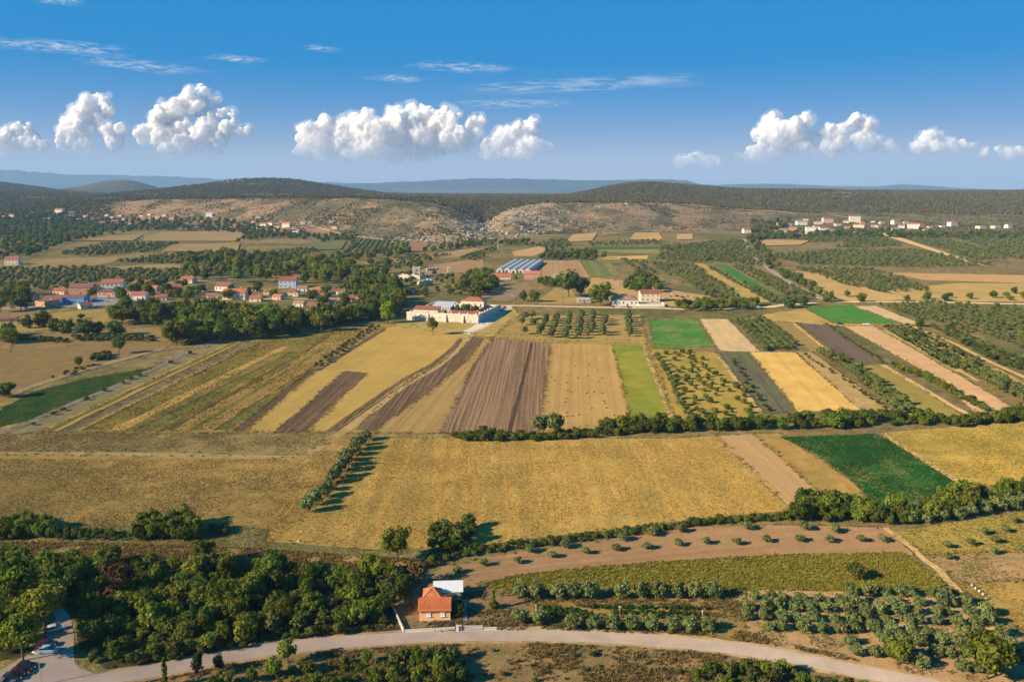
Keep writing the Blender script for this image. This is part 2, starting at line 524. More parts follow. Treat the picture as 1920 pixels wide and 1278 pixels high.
ga = nd(t, 'ShaderNodeAttribute', attribute_name='soil')
gg = nd(t, 'ShaderNodeNewGeometry')
n1 = nd(t, 'ShaderNodeTexNoise', i_Scale=0.9, i_Detail=5.0, i_Roughness=0.7, i_Vector=gg.outputs['Position'])
n2 = nd(t, 'ShaderNodeTexNoise', i_Scale=0.11, i_Detail=6.0, i_Roughness=0.7, i_Vector=gg.outputs['Position'])
n3 = nd(t, 'ShaderNodeTexNoise', i_Scale=0.035, i_Detail=6.0, i_Roughness=0.65, i_Vector=gg.outputs['Position'])
c = mixc(t, ramp(t, n1.outputs[0], 0.32, 0.68), (0.62, 0.62, 0.6), (1.3, 1.28, 1.22))
c = mixc(t, 1.0, ga.outputs['Color'], c, 'MULTIPLY')
c2 = mixc(t, ramp(t, n2.outputs[0], 0.35, 0.65), (0.55, 0.62, 0.55), (1.3, 1.25, 1.2))
c = mixc(t, 1.0, c, c2, 'MULTIPLY')
c = mixc(t, mth(t, 'MULTIPLY', ramp(t, n3.outputs[0], 0.52, 0.62), 0.35), c, (0.10, 0.105, 0.045))
bp = nd(t, 'ShaderNodeBump', i_Strength=0.8, i_Distance=1.6, i_Height=mth(t, 'ADD', mth(t, 'MULTIPLY', n1.outputs[0], 0.25), n2.outputs[0]))
b = nd(t, 'ShaderNodeBsdfDiffuse', i_Color=c)
t.links.new(bp.outputs[0], b.inputs['Normal']); t.links.new(b.outputs[0], o.inputs[0])
gm.materials.append(m)
tag(obj('ground', gm), kind='structure')

# ------------------------------------------------------------------ haze (the air between the camera and the far hills)
hb = MB().box(0, 10850, -1, 44400, 22100, 601).mesh('haze')
m, t, o = new_mat('haze_air')
pv = nd(t, 'ShaderNodeVolumePrincipled', i_Density=HAZE_DENSITY, i_Color=(0.36, 0.61, 1.0, 1), i_Anisotropy=0.0)
t.links.new(pv.outputs[0], o.inputs['Volume'])
hb.materials.append(m)
tag(obj('haze', hb), kind='stuff')

# ------------------------------------------------------------------ fields
def dv(a, b):
    p, q = G(*a), G(*b)
    return (q[0] - p[0], q[1] - p[1])
X1 = (1, 0)
GOLD = dict(c1=(0.235, 0.14, 0.034), c2=(0.44, 0.27, 0.07))
DARKSOIL = dict(c1=(0.11, 0.067, 0.04), c2=(0.21, 0.132, 0.078))
def FM(name, *a, **k): return field_mat(name, *a, **k)

# foreground, below and around the road
field('scrub_ground', [(-260, 1400), (-260, 1235), (120, 1275), (350, 1252), (560, 1216), (850, 1198), (1000, 1196), (1300, 1212), (1560, 1256), (1760, 1296), (1900, 1330), (1900, 1400)],
      FM('dry_scrub_soil', (0.14, 0.085, 0.038), (0.33, 0.21, 0.095), (0.10, 0.095, 0.035), big=14, fine=1.0, bump=0.5, patch=0.75))
field('verge', [(330, 1255), (300, 1215), (560, 1180), (750, 1165), (930, 1165), (1400, 1185), (1700, 1262), (1900, 1330), (1600, 1262), (1300, 1202), (1000, 1188), (700, 1198)],
      FM('verge_grass', (0.14, 0.09, 0.034), (0.34, 0.215, 0.085), (0.085, 0.09, 0.03), big=9, fine=0.8, bump=0.35, patch=0.7))
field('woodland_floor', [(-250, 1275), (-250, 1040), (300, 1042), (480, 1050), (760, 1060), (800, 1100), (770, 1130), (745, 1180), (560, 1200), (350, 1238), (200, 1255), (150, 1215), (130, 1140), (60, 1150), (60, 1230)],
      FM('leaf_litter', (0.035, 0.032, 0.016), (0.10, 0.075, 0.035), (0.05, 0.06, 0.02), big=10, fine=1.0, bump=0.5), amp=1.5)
field('house_yard', [(738, 1140), (752, 1186), (930, 1180), (1010, 1170), (1005, 1120), (880, 1085), (760, 1095)],
      FM('yard_earth', (0.14, 0.09, 0.05), (0.26, 0.165, 0.085), (0.10, 0.10, 0.035), big=6, fine=0.7, bump=0.2))
field('olive_grass_strip', [(930, 1182), (1005, 1120), (900, 1098), (960, 1094), (1380, 1100), (1405, 1195), (1300, 1197), (1000, 1181)],
      FM('dry_olive_grass', (0.15, 0.10, 0.035), (0.30, 0.19, 0.07), (0.085, 0.095, 0.03), big=12, fine=0.9, bump=0.4, patch=0.7))
field('orchard_soil', [(1380, 1100), (1800, 1108), (1900, 1180), (1990, 1270), (1960, 1330), (1720, 1272), (1560, 1240), (1405, 1196)],
      FM('orchard_earth', (0.22, 0.135, 0.07), (0.40, 0.255, 0.125), (0.13, 0.11, 0.04), big=10, fine=0.8, bump=0.3, patch=0.45))
field('young_olive_soil', [(770, 1110), (830, 1062), (960, 1036), (1150, 1010), (1300, 988), (1440, 984), (1660, 988), (1715, 1040), (1440, 1044), (1150, 1062), (960, 1082), (880, 1100)],
      FM('young_olive_earth', (0.20, 0.115, 0.06), (0.34, 0.205, 0.105), (0.16, 0.12, 0.045), d=dv((960, 1060), (1440, 1014)), stretch=8, big=14, fine=0.9, row=2.2, rowc=(0.15, 0.09, 0.05), rowamt=0.3, bump=0.25, patch=0.35))
field('tall_grass_bank', [(890, 1098), (960, 1080), (1150, 1060), (1440, 1042), (1690, 1036), (1745, 1070), (1800, 1112), (1440, 1106), (1250, 1102), (960, 1108)],
      FM('tall_grass', (0.15, 0.135, 0.02), (0.29, 0.235, 0.042), (0.11, 0.13, 0.02), d=(0.1, 1), stretch=4, big=10, fine=0.8, bump=0.7, patch=0.6))
field('weedy_grass_field', [(1665, 998), (1720, 990), (1920, 958), (2080, 930), (2100, 1010), (1920, 1032), (1740, 1040)],
      FM('weedy_grass', (0.18, 0.14, 0.034), (0.31, 0.225, 0.056), (0.13, 0.125, 0.03), big=15, fine=0.9, bump=0.35))
field('small_olive_soil', [(1735, 1042), (1920, 1030), (2110, 1015), (2140, 1080), (1920, 1088), (1800, 1092)],
      FM('small_olive_earth', (0.19, 0.115, 0.06), (0.33, 0.20, 0.10), (0.09, 0.12, 0.035), big=8, fine=0.9, bump=0.25, patch=0.6))
field('dry_meadow', [(1795, 1094), (1920, 1088), (2140, 1082), (2200, 1250), (2000, 1230), (1920, 1180), (1850, 1140)],
      FM('dry_meadow_grass', (0.20, 0.125, 0.034), (0.38, 0.24, 0.07), (0.12, 0.11, 0.03), big=15, fine=0.9, bump=0.4))
# the band of big near fields
field('left_meadow', [(-350, 850), (560, 857), (620, 815), (700, 815), (640, 900), (560, 975), (520, 990), (300, 985), (-350, 975)],
      FM('meadow_grass', (0.19, 0.125, 0.036), (0.32, 0.21, 0.066), (0.42, 0.26, 0.075), d=dv((0, 900), (500, 905)), stretch=5, big=45, fine=1.0, bump=0.3, patch=0.8))
field('grey_green_meadow', [(-350, 815), (0, 812), (300, 809), (618, 807), (612, 830), (565, 851), (300, 847), (-350, 846)],
      FM('grey_green_grass', (0.20, 0.145, 0.055), (0.37, 0.26, 0.10), (0.15, 0.12, 0.048), d=X1, stretch=7, big=18, fine=1.0, bump=0.3, patch=0.6))
field('wheat_field', [(690, 824), (740, 822), (1250, 822), (1345, 817), (1484, 955), (1300, 972), (1100, 997), (900, 1022), (700, 1030), (500, 1015), (510, 985), (565, 975), (640, 905)],
      FM('ripe_wheat', (0.29, 0.175, 0.042), (0.53, 0.335, 0.095), (0.20, 0.165, 0.045), d=dv((830, 840), (800, 985)), stretch=7, big=36, fine=1.1, row=9, rowc=(0.22, 0.145, 0.042), rowamt=0.45, bump=0.35, patch=0.7))
field('stubble_strip', [(1340, 817), (1412, 813), (1556, 940), (1484, 955)],
      FM('brown_stubble', (0.27, 0.17, 0.075), (0.37, 0.245, 0.115), d=dv((1370, 815), (1520, 945)), stretch=14, row=1.6, rowc=(0.22, 0.14, 0.065), rowamt=0.35, bump=0.15))
field('grass_strip', [(1412, 813), (1462, 812), (1600, 905), (1645, 950), (1556, 942)],
      FM('brown_grass', (0.19, 0.115, 0.035), (0.35, 0.215, 0.07), (0.13, 0.12, 0.034), d=dv((1440, 815), (1600, 940)), stretch=6, big=10, fine=0.9, bump=0.35))
field('green_crop', [(1462, 819), (1640, 812), (1662, 822), (1806, 912), (1770, 935), (1640, 948), (1596, 900), (1530, 850)],
      FM('green_alfalfa', (0.012, 0.068, 0.016), (0.026, 0.105, 0.026), (0.20, 0.14, 0.046), d=X1, stretch=7, big=13, fine=0.7, bump=0.2, patch=0.55, streak=0.7))
field('yellow_grass_field', [(1652, 811), (1920, 790), (2250, 770), (2300, 890), (1920, 908), (1806, 912), (1664, 822)],
      FM('yellow_grass', (0.22, 0.145, 0.03), (0.42, 0.285, 0.07), (0.155, 0.135, 0.03), d=X1, stretch=3, big=24, fine=1.1, bump=0.4, patch=0.6))
field('dirt_band', [(-350, 1018), (0, 1020), (240, 1022), (480, 1030), (640, 1040), (770, 1050), (770, 1062), (480, 1048), (240, 1042), (-350, 1038)],
      FM('pale_dirt', (0.24, 0.145, 0.06), (0.42, 0.27, 0.12), (0.20, 0.14, 0.045), d=X1, stretch=6, big=8, fine=0.8, bump=0.2))
# the fan of strip fields
field('fan_grass', [(-350, 830), (0, 812), (200, 725), (395, 642), (480, 632), (720, 606), (900, 625), (1210, 640), (1240, 700), (1262, 800), (1100, 812), (620, 812), (-350, 815)],
      FM('fan_dry_grass', (0.20, 0.135, 0.038), (0.36, 0.245, 0.075), (0.13, 0.125, 0.04), d=dv((300, 800), (600, 650)), stretch=6, big=30, fine=1.4, bump=0.4, patch=0.6))
d_l = dv((130, 808), (470, 640))
field('pale_verge_strip', [(14, 812), (70, 812), (448, 637), (420, 637)], FM('pale_verge', (0.20, 0.155, 0.065), (0.31, 0.24, 0.11), (0.11, 0.115, 0.042), d=d_l, stretch=6, big=10, bump=0.3))
field('gold_strip', [(72, 812), (112, 810), (466, 640), (452, 640)], FM('gold_strip_grass', (0.27, 0.165, 0.045), (0.46, 0.285, 0.085), (0.12, 0.095, 0.035), d=d_l, stretch=12, row=4.2, rowc=(0.12, 0.085, 0.035), rowamt=0.7, bump=0.3))
field('stony_strip', [(114, 810), (142, 810), (482, 640), (468, 640)], FM('stony_grass', (0.18, 0.13, 0.06), (0.40, 0.32, 0.19), (0.10, 0.085, 0.04), d=d_l, stretch=5, big=7, row=3.0, rowc=(0.11, 0.08, 0.04), rowamt=0.6, bump=0.3, patch=0.8))
field('green_meadow_strip', [(150, 810), (300, 808), (530, 690), (640, 612), (520, 636), (486, 640)],
      FM('green_meadow_grass', (0.12, 0.10, 0.024), (0.24, 0.175, 0.045), (0.35, 0.22, 0.06), d=d_l, stretch=6, big=22, fine=1.3, bump=0.6, patch=0.6))
field('gold_meadow_strip', [(300, 808), (434, 808), (590, 688), (700, 612), (640, 612), (530, 690)],
      FM('gold_meadow_grass', (0.25, 0.15, 0.042), (0.43, 0.265, 0.075), (0.15, 0.125, 0.034), d=dv((370, 808), (600, 680)), stretch=6, big=20, fine=1.3, row=6, rowc=(0.2, 0.125, 0.04), rowamt=0.4, bump=0.5, patch=0.55))
GL = FM('gold_line_grass', (0.33, 0.19, 0.05), (0.52, 0.32, 0.095), d=d_l, stretch=9, big=14, bump=0.3)
OL = FM('olive_line_grass', (0.11, 0.10, 0.03), (0.21, 0.165, 0.05), (0.27, 0.18, 0.06), d=d_l, stretch=6, big=12, bump=0.4)
DL = FM('dark_line_grass', (0.075, 0.06, 0.026), (0.15, 0.11, 0.045), d=d_l, stretch=6, big=10, bump=0.4)
GN_ = FM('green_line_grass', (0.085, 0.095, 0.022), (0.17, 0.155, 0.038), (0.26, 0.18, 0.05), d=d_l, stretch=6, big=14, bump=0.5)
for (bx0, bx1, by, tx0, tx1, ty, mm) in [(76, 84, 808, 434, 438, 641, GL), (86, 100, 808, 440, 447, 641, OL), (101, 110, 807, 449, 453, 641, GL), (112, 118, 807, 455, 458, 641, DL), (144, 152, 806, 482, 487, 641, GL), (153, 158, 806, 489, 491, 642, DL),
        (205, 232, 806, 528, 540, 650, GL), (250, 262, 806, 545, 551, 660, DL), (262, 290, 806, 552, 563, 660, GN_), (312, 322, 806, 585, 590, 650, DL), (352, 366, 806, 606, 612, 652, GN_), (398, 408, 806, 590, 594, 684, DL), (408, 428, 806, 600, 607, 682, GN_)]:
    field('field_strip', [(bx0, by), (bx1, by), ((bx1 + tx1) / 2 + 6, (by + ty) / 2 - 4), (tx1, ty), (tx0, ty), ((bx0 + tx0) / 2 + 6, (by + ty) / 2 - 4)], mm, amp=1.3)
field('mown_meadow', [(460, 810), (616, 810), (700, 752), (795, 697), (862, 642), (893, 627), (800, 608), (735, 610), (655, 655), (592, 697)],
      FM('mown_grass', (0.35, 0.215, 0.058), (0.48, 0.31, 0.09), (0.28, 0.195, 0.05), d=dv((540, 808), (780, 640)), stretch=12, big=26, fine=1.4, row=9, rowc=(0.36, 0.235, 0.06), rowamt=0.5, bump=0.15, patch=0.6))
PL = FM('ploughed_dark_a', d=dv((540, 808), (660, 700)), stretch=10, row=1.8, rowc=(0.06, 0.04, 0.026), rowamt=0.6, bump=0.5, fine=1.0, big=12, c3=(0.26, 0.165, 0.075), patch=0.5, **DARKSOIL)
field('ploughed_strip', [(438, 807), (458, 807), (588, 696), (577, 694)], PL, amp=1.0)
field('ploughed_strip', [(513, 810), (576, 810), (689, 699), (646, 696)], PL, amp=1.2)
field('ploughed_strip', [(666, 806), (700, 809), (735, 782), (800, 738), (845, 700), (878, 672), (905, 634), (886, 631), (855, 664), (800, 696), (755, 728), (712, 760)], PL, amp=1.2)
field('olive_row_soil', [(578, 694), (590, 695), (720, 617), (700, 612)], FM('olive_row_earth', (0.20, 0.14, 0.06), (0.32, 0.22, 0.10), (0.14, 0.1, 0.05), d=d_l, big=8))
field('stubble_field', [(702, 809), (824, 812), (852, 752), (884, 690), (922, 634), (907, 634), (880, 674), (846, 702), (800, 740), (736, 784)],
      FM('pale_stubble', (0.27, 0.17, 0.06), (0.40, 0.26, 0.10), (0.24, 0.165, 0.065), d=dv((760, 808), (900, 650)), stretch=16, row=2.6, rowc=(0.21, 0.135, 0.055), rowamt=0.55, bump=0.25, big=20))
field('ploughed_field', [(825, 812), (1009, 810), (1033, 643), (922, 635), (886, 690), (853, 752)],
      FM('ploughed_brown', (0.185, 0.112, 0.064), (0.30, 0.19, 0.112), (0.22, 0.14, 0.08), d=dv((960, 810), (985, 642)), stretch=18, row=1.9, rowc=(0.115, 0.070, 0.042), rowamt=0.8, bump=0.45, big=25, fine=1.2))
field('bale_stubble', [(1011, 808), (1182, 790), (1166, 715), (1146, 646), (1034, 643)],
      FM('golden_stubble', (0.30, 0.185, 0.062), (0.43, 0.275, 0.10), (0.25, 0.165, 0.06), d=dv((1090, 805), (1085, 645)), stretch=18, row=3.2, rowc=(0.23, 0.145, 0.052), rowamt=0.5, bump=0.2, big=30))
field('green_yellow_field', [(1183, 790), (1262, 795), (1232, 715), (1204, 648), (1147, 646), (1168, 715)],
      FM('green_yellow_grass', (0.15, 0.15, 0.022), (0.28, 0.235, 0.04), (0.085, 0.145, 0.02), d=X1, stretch=4, big=24, fine=1.6, bump=0.2, patch=0.75))
field('scrubby_plot', [(1212, 652), (1340, 660), (1395, 720), (1430, 775), (1400, 785), (1268, 792)],
      FM('scrubby_grass', (0.20, 0.14, 0.032), (0.36, 0.24, 0.06), (0.15, 0.145, 0.03), d=dv((1300, 790), (1250, 655)), stretch=4, big=16, fine=1.3, bump=0.5, patch=0.7))
field('lavender_plot', [(1341, 660), (1404, 660), (1494, 768), (1436, 778)],
      FM('lavender_soil', (0.06, 0.05, 0.042), (0.13, 0.105, 0.085), (0.10, 0.115, 0.035), d=dv((1372, 660), (1465, 770)), stretch=8, row=2.4, rowc=(0.075, 0.085, 0.035), rowamt=0.5, bump=0.5, big=30, patch=0.8))
field('barley_field', [(1405, 660), (1490, 660), (1612, 768), (1496, 772)],
      FM('ripe_barley', (0.37, 0.23, 0.06), (0.57, 0.375, 0.12), (0.30, 0.20, 0.055), d=dv((1447, 660), (1552, 770)), stretch=8, row=7, rowc=(0.36, 0.215, 0.055), rowamt=0.4, bump=0.3, big=20))
field('small_tree_strip', [(1492, 660), (1522, 660), (1680, 775), (1614, 770)],
      FM('small_tree_earth', (0.22, 0.15, 0.06), (0.37, 0.25, 0.11), (0.13, 0.125, 0.04), d=dv((1505, 660), (1640, 770)), stretch=5, big=10, bump=0.3))
field('olive_green_field', [(1590, 688), (1652, 683), (1815, 784), (1700, 792)],
      FM('olive_green_grass', (0.15, 0.12, 0.03), (0.26, 0.195, 0.055), (0.10, 0.10, 0.028), d=dv((1620, 686), (1750, 786)), stretch=6, big=26, fine=1.4, bump=0.25))
field('purple_plot', [(1495, 606), (1545, 605), (1652, 681), (1608, 682), (1570, 660)],
      FM('purple_soil', (0.085, 0.062, 0.055), (0.14, 0.10, 0.085), (0.12, 0.105, 0.04), d=dv((1520, 606), (1630, 681)), stretch=10, row=2.4, rowc=(0.06, 0.045, 0.04), rowamt=0.5, bump=0.4, patch=0.3))
field('pink_soil_field', [(1578, 610), (1632, 608), (1760, 680), (1905, 768), (1835, 778), (1740, 700), (1660, 655)],
      FM('pink_soil', (0.33, 0.20, 0.105), (0.47, 0.30, 0.165), (0.26, 0.17, 0.075), d=dv((1605, 610), (1870, 770)), stretch=7, big=16, row=3, rowc=(0.28, 0.175, 0.09), rowamt=0.3, bump=0.25, patch=0.5))
field('shrub_plot', [(1640, 610), (1720, 612), (1860, 690), (1790, 700)],
      FM('shrub_grass', (0.18, 0.135, 0.04), (0.31, 0.215, 0.075), (0.12, 0.12, 0.035), d=dv((1680, 612), (1820, 690)), big=12, bump=0.4))
field('dry_right_field', [(1820, 690), (1870, 690), (2000, 760), (1960, 770)], FM('dry_right_grass', (0.24, 0.15, 0.045), (0.38, 0.24, 0.075), (0.17, 0.125, 0.04), big=14))
field('pale_field', [(1310, 598), (1364, 598), (1425, 660), (1350, 658)],
      FM('pale_soil', (0.36, 0.25, 0.13), (0.50, 0.36, 0.20), (0.26, 0.19, 0.085), d=dv((1337, 598), (1390, 660)), stretch=8, row=4, rowc=(0.30, 0.21, 0.10), rowamt=0.4, bump=0.15, big=14))
field('green_field', [(1216, 599), (1306, 597), (1340, 650), (1226, 653)],
      FM('green_clover', (0.025, 0.11, 0.022), (0.06, 0.16, 0.035), (0.24, 0.19, 0.055), d=dv((1262, 598), (1275, 652)), stretch=10, big=24, fine=1.2, bump=0.15, patch=0.5, streak=0.7))
field('bright_green_field', [(1508, 577), (1596, 572), (1692, 607), (1562, 606)],
      FM('bright_clover', (0.026, 0.105, 0.018), (0.055, 0.16, 0.03), (0.11, 0.155, 0.04), d=dv((1560, 573), (1640, 607)), stretch=10, big=18, fine=1.4, bump=0.15, patch=0.4))
field('pink_strip', [(1600, 574), (1642, 573), (1724, 606), (1692, 607)], FM('pink_strip_soil', (0.33, 0.23, 0.135), (0.45, 0.32, 0.19), (0.25, 0.18, 0.08), d=dv((1620, 574), (1708, 606)), stretch=10, big=18, bump=0.15))
field('grass_wedge', [(1440, 588), (1508, 578), (1562, 606), (1700, 609), (1580, 612), (1500, 606), (1380, 600)], FM('wedge_grass', (0.24, 0.165, 0.05), (0.38, 0.26, 0.085), (0.15, 0.13, 0.042), big=18))
field('row_plot', [(1446, 602), (1490, 604), (1560, 660), (1520, 660)], FM('row_plot_grass', (0.19, 0.125, 0.045), (0.31, 0.205, 0.08), (0.11, 0.115, 0.035), d=dv((1468, 602), (1540, 660)), stretch=6, big=12, row=4, rowc=(0.13, 0.11, 0.036), rowamt=0.5))
field('orchard_grass', [(965, 592), (1200, 590), (1214, 645), (920, 634)],
      FM('orchard_dry_grass', (0.22, 0.15, 0.045), (0.36, 0.245, 0.075), (0.16, 0.11, 0.055), big=16, bump=0.3, patch=0.6))
# left, beyond the grey lane
field('brown_meadow', [(-350, 700), (0, 655), (150, 640), (330, 640), (310, 655), (150, 700), (0, 745), (-350, 800)],
      FM('brown_meadow_grass', (0.20, 0.12, 0.045), (0.34, 0.215, 0.08), (0.25, 0.185, 0.06), d=dv((0, 720), (300, 650)), stretch=5, big=22, bump=0.3))
field('dark_green_crop', [(-60, 815), (5, 765), (60, 735), (170, 708), (288, 688), (262, 700), (180, 742), (80, 782), (0, 800)],
      FM('dark_green_weeds', (0.018, 0.042, 0.010), (0.055, 0.095, 0.022), (0.085, 0.085, 0.025), d=dv((50, 770), (270, 692)), stretch=3, big=12, fine=1.4, bump=0.8, patch=0.5), amp=1.5)
field('golden_paddock', [(-350, 640), (0, 602), (60, 590), (150, 582), (330, 572), (360, 586), (300, 604), (200, 605), (60, 622), (-350, 660)],
      FM('golden_paddock_grass', (0.32, 0.205, 0.06), (0.47, 0.31, 0.095), (0.25, 0.175, 0.06), d=dv((0, 605), (340, 578)), stretch=5, big=26, bump=0.15))
field('tan_paddock', [(30, 632), (300, 612), (320, 640), (150, 645), (20, 660)], FM('tan_paddock_grass', (0.25, 0.155, 0.06), (0.38, 0.24, 0.095), (0.15, 0.125, 0.045), big=18))
# behind the manor and around it
field('manor_lawn', [(735, 612), (760, 600), (905, 608), (960, 575), (975, 590), (925, 632), (880, 628)], FM('manor_grass', (0.29, 0.195, 0.06), (0.41, 0.285, 0.095), (0.20, 0.16, 0.05), big=20, bump=0.15))
field('grey_soil_plot', [(868, 568), (902, 562), (960, 536), (926, 536)], FM('grey_soil', (0.20, 0.135, 0.085), (0.29, 0.20, 0.13), d=dv((880, 566), (945, 536)), stretch=10, row=4, rowamt=0.4, bump=0.2))
field('grey_soil_plot', [(918, 562), (950, 566), (1005, 540), (966, 536)], FM('grey_soil_b', (0.18, 0.125, 0.08), (0.26, 0.185, 0.12), d=dv((930, 564), (985, 538)), stretch=10, row=4, rowamt=0.4, bump=0.2))
field('strip_plot', [(1010, 563), (1040, 540), (1070, 541), (1090, 570), (1012, 570)], FM('strip_plot_grass', (0.24, 0.155, 0.055), (0.36, 0.24, 0.085), (0.13, 0.13, 0.04), big=14))
field('tan_yard', [(1110, 520), (1160, 525), (1230, 540), (1330, 555), (1330, 572), (1230, 575), (1140, 560), (1085, 545)], FM('tan_yard_grass', (0.28, 0.175, 0.065), (0.42, 0.27, 0.10), (0.19, 0.14, 0.055), big=18))
field('brown_block', [(1016, 489), (1086, 488), (1106, 520), (1016, 523)], FM('brown_block_soil', (0.27, 0.165, 0.085), (0.37, 0.235, 0.125), (0.24, 0.145, 0.07), d=dv((1050, 489), (1058, 522)), stretch=14, row=5, rowamt=0.35, big=24))
field('green_block', [(1090, 488), (1142, 490), (1162, 516), (1108, 520)], FM('green_block_crop', (0.14, 0.125, 0.045), (0.24, 0.19, 0.07), (0.065, 0.10, 0.035), d=dv((1115, 489), (1135, 518)), stretch=12, row=14, rowc=(0.07, 0.11, 0.035), rowamt=0.8, big=30))
SB = FM('soil_stripes', (0.25, 0.15, 0.08), (0.36, 0.225, 0.115), (0.32, 0.22, 0.08), d=dv((800, 508), (890, 484)), stretch=14, row=16, rowc=(0.20, 0.125, 0.07), rowamt=0.7, big=24)
field('striped_soil_field', [(786, 512), (800, 498), (905, 484), (908, 500), (880, 508), (820, 522)], SB)
field('soil_field', [(700, 505), (720, 492), (770, 487), (740, 505)], FM('soil_tan', (0.24, 0.15, 0.08), (0.35, 0.22, 0.115), big=24))
field('soil_field', [(800, 480), (890, 463), (900, 466), (860, 482), (815, 484)], SB)
field('red_soil_field', [(756, 474), (772, 457), (806, 457), (792, 472)], FM('red_soil', (0.20, 0.105, 0.06), (0.29, 0.16, 0.09), big=30))
field('vineyard_ground', [(652, 474), (672, 449), (766, 455), (750, 475)], FM('vineyard_grass', (0.12, 0.12, 0.035), (0.21, 0.19, 0.055), (0.055, 0.075, 0.025), d=dv((700, 474), (715, 450)), stretch=10, row=16, rowc=(0.035, 0.055, 0.02), rowamt=0.85, big=40))
field('green_patch', [(575, 462), (590, 450), (650, 452), (640, 468), (590, 470)], FM('green_patch_crop', (0.085, 0.105, 0.045), (0.17, 0.165, 0.07), (0.21, 0.17, 0.075), big=40))
field('bright_strip', [(1340, 496), (1362, 496), (1456, 552), (1432, 553)], FM('bright_strip_crop', (0.022, 0.10, 0.02), (0.05, 0.15, 0.03), (0.10, 0.13, 0.04), d=dv((1350, 496), (1444, 552)), stretch=10, big=40, patch=0.4))
field('grass_lane', [(1300, 493), (1318, 494), (1445, 566), (1405, 568)], FM('grass_lane_turf', (0.24, 0.17, 0.05), (0.36, 0.25, 0.075), (0.17, 0.15, 0.05), d=dv((1310, 494), (1425, 567)), stretch=8, big=30))
field('green_bars', [(1110, 463), (1246, 462), (1252, 466), (1118, 468)], FM('green_bar_crop', (0.03, 0.075, 0.022), (0.06, 0.11, 0.035), big=40))
field('olive_bars', [(1120, 469), (1252, 467), (1254, 476), (1130, 473)], FM('olive_bar_crop', (0.15, 0.135, 0.05), (0.25, 0.2, 0.07), (0.09, 0.11, 0.04), big=40))
field('gold_bars', [(1110, 482), (1215, 479), (1214, 485), (1120, 487)], FM('gold_bar_grass', (0.33, 0.215, 0.07), (0.47, 0.315, 0.105), big=40))
TANF = FM('tan_far', (0.29, 0.19, 0.075), (0.42, 0.275, 0.115), (0.21, 0.15, 0.065), d=X1, stretch=4, big=60, fine=3)
field('far_dry_field', [(270, 446), (300, 436), (440, 430), (462, 440), (440, 453), (268, 453)], TANF)
field('far_dry_field', [(304, 472), (320, 459), (450, 457), (446, 470), (420, 474)], TANF)
field('far_dry_field', [(58, 492), (110, 484), (230, 481), (210, 492), (180, 497), (60, 500)], TANF)
field('far_dry_field', [(110, 452), (180, 444), (270, 440), (250, 452)], TANF)
field('far_dry_field', [(200, 500), (330, 494), (345, 503), (210, 505)], TANF)
BRF = FM('brown_far', (0.25, 0.15, 0.07), (0.36, 0.225, 0.10), (0.28, 0.19, 0.07), d=X1, stretch=6, big=60, fine=3)
field('brown_far_field', [(1664, 511), (1920, 516), (2100, 518), (2100, 530), (1920, 531), (1730, 525)], BRF)
field('brown_far_field', [(1418, 455), (1440, 450), (1520, 452), (1500, 460), (1430, 462)], BRF)
field('brown_far_field', [(960, 472), (1020, 460), (1035, 466), (1000, 480), (964, 480)], FM('orange_soil', (0.30, 0.18, 0.085), (0.42, 0.265, 0.12), (0.36, 0.24, 0.08), big=40))
field('tan_right_field', [(1490, 508), (1540, 512), (1640, 545), (1720, 560), (1600, 568), (1530, 545)], FM('tan_right_grass', (0.27, 0.175, 0.065), (0.40, 0.265, 0.10), (0.18, 0.145, 0.055), d=dv((1500, 510), (1650, 560)), big=40, fine=2))
field('pasture', [(1660, 545), (1800, 530), (2100, 534), (2100, 565), (1720, 566)], FM('pasture_grass', (0.23, 0.16, 0.055), (0.36, 0.25, 0.085), (0.16, 0.14, 0.055), d=X1, stretch=5, big=40, fine=2))
field('slope_plot', [(1058, 455), (1075, 440), (1120, 438), (1110, 452)], TANF)
field('slope_plot', [(1180, 450), (1190, 437), (1235, 437), (1245, 452)], TANF)
field('slope_plot', [(1268, 450), (1270, 440), (1298, 439), (1300, 449)], TANF)
field('slope_plot', [(1640, 436), (1660, 434), (1830, 494), (1860, 503), (1810, 492)], FM('lane_tan', (0.33, 0.22, 0.10), (0.45, 0.31, 0.15), big=30))

# tracks, lanes and roads
DIRT = FM('track_dirt', (0.33, 0.215, 0.09), (0.48, 0.32, 0.14), (0.24, 0.165, 0.06), big=6, bump=0.2, patch=0.8)
ASPH = FM('old_asphalt', (0.32, 0.245, 0.195), (0.43, 0.335, 0.27), (0.27, 0.21, 0.165), big=9, fine=0.7, bump=0.04, patch=0.6)
GREY = FM('grey_gravel', (0.21, 0.165, 0.125), (0.31, 0.25, 0.195), (0.16, 0.125, 0.075), big=8, bump=0.12)
PATH = FM('pale_path', (0.43, 0.32, 0.20), (0.56, 0.43, 0.28), (0.36, 0.26, 0.14), big=7, bump=0.08)
road('dirt_track', [(-200, 849), (0, 850), (300, 852), (500, 857), (560, 855), (590, 843), (610, 828), (640, 812)], 4.2, DIRT, z=0.05)
road('dirt_track', [(640, 814), (690, 775), (760, 722), (815, 690), (850, 662), (872, 640), (885, 626)], 4.5, DIRT, amp=0.6)
road('field_furrow', [(618, 808), (690, 757), (760, 710), (815, 680), (846, 655), (864, 634)], 3.2, PL, amp=0.5)
road('field_furrow', [(630, 808), (700, 760), (770, 713), (825, 680), (852, 656), (866, 638)], 1.1, PL, amp=0.4)
road('field_furrow', [(955, 810), (968, 760), (978, 720), (988, 680), (997, 643)], 1.6, FM('furrow_dark', (0.05, 0.034, 0.022), (0.09, 0.06, 0.04)), amp=0.4)
road('field_furrow', [(596, 695), (660, 655), (722, 617)], 2.6, PL, amp=0.5)
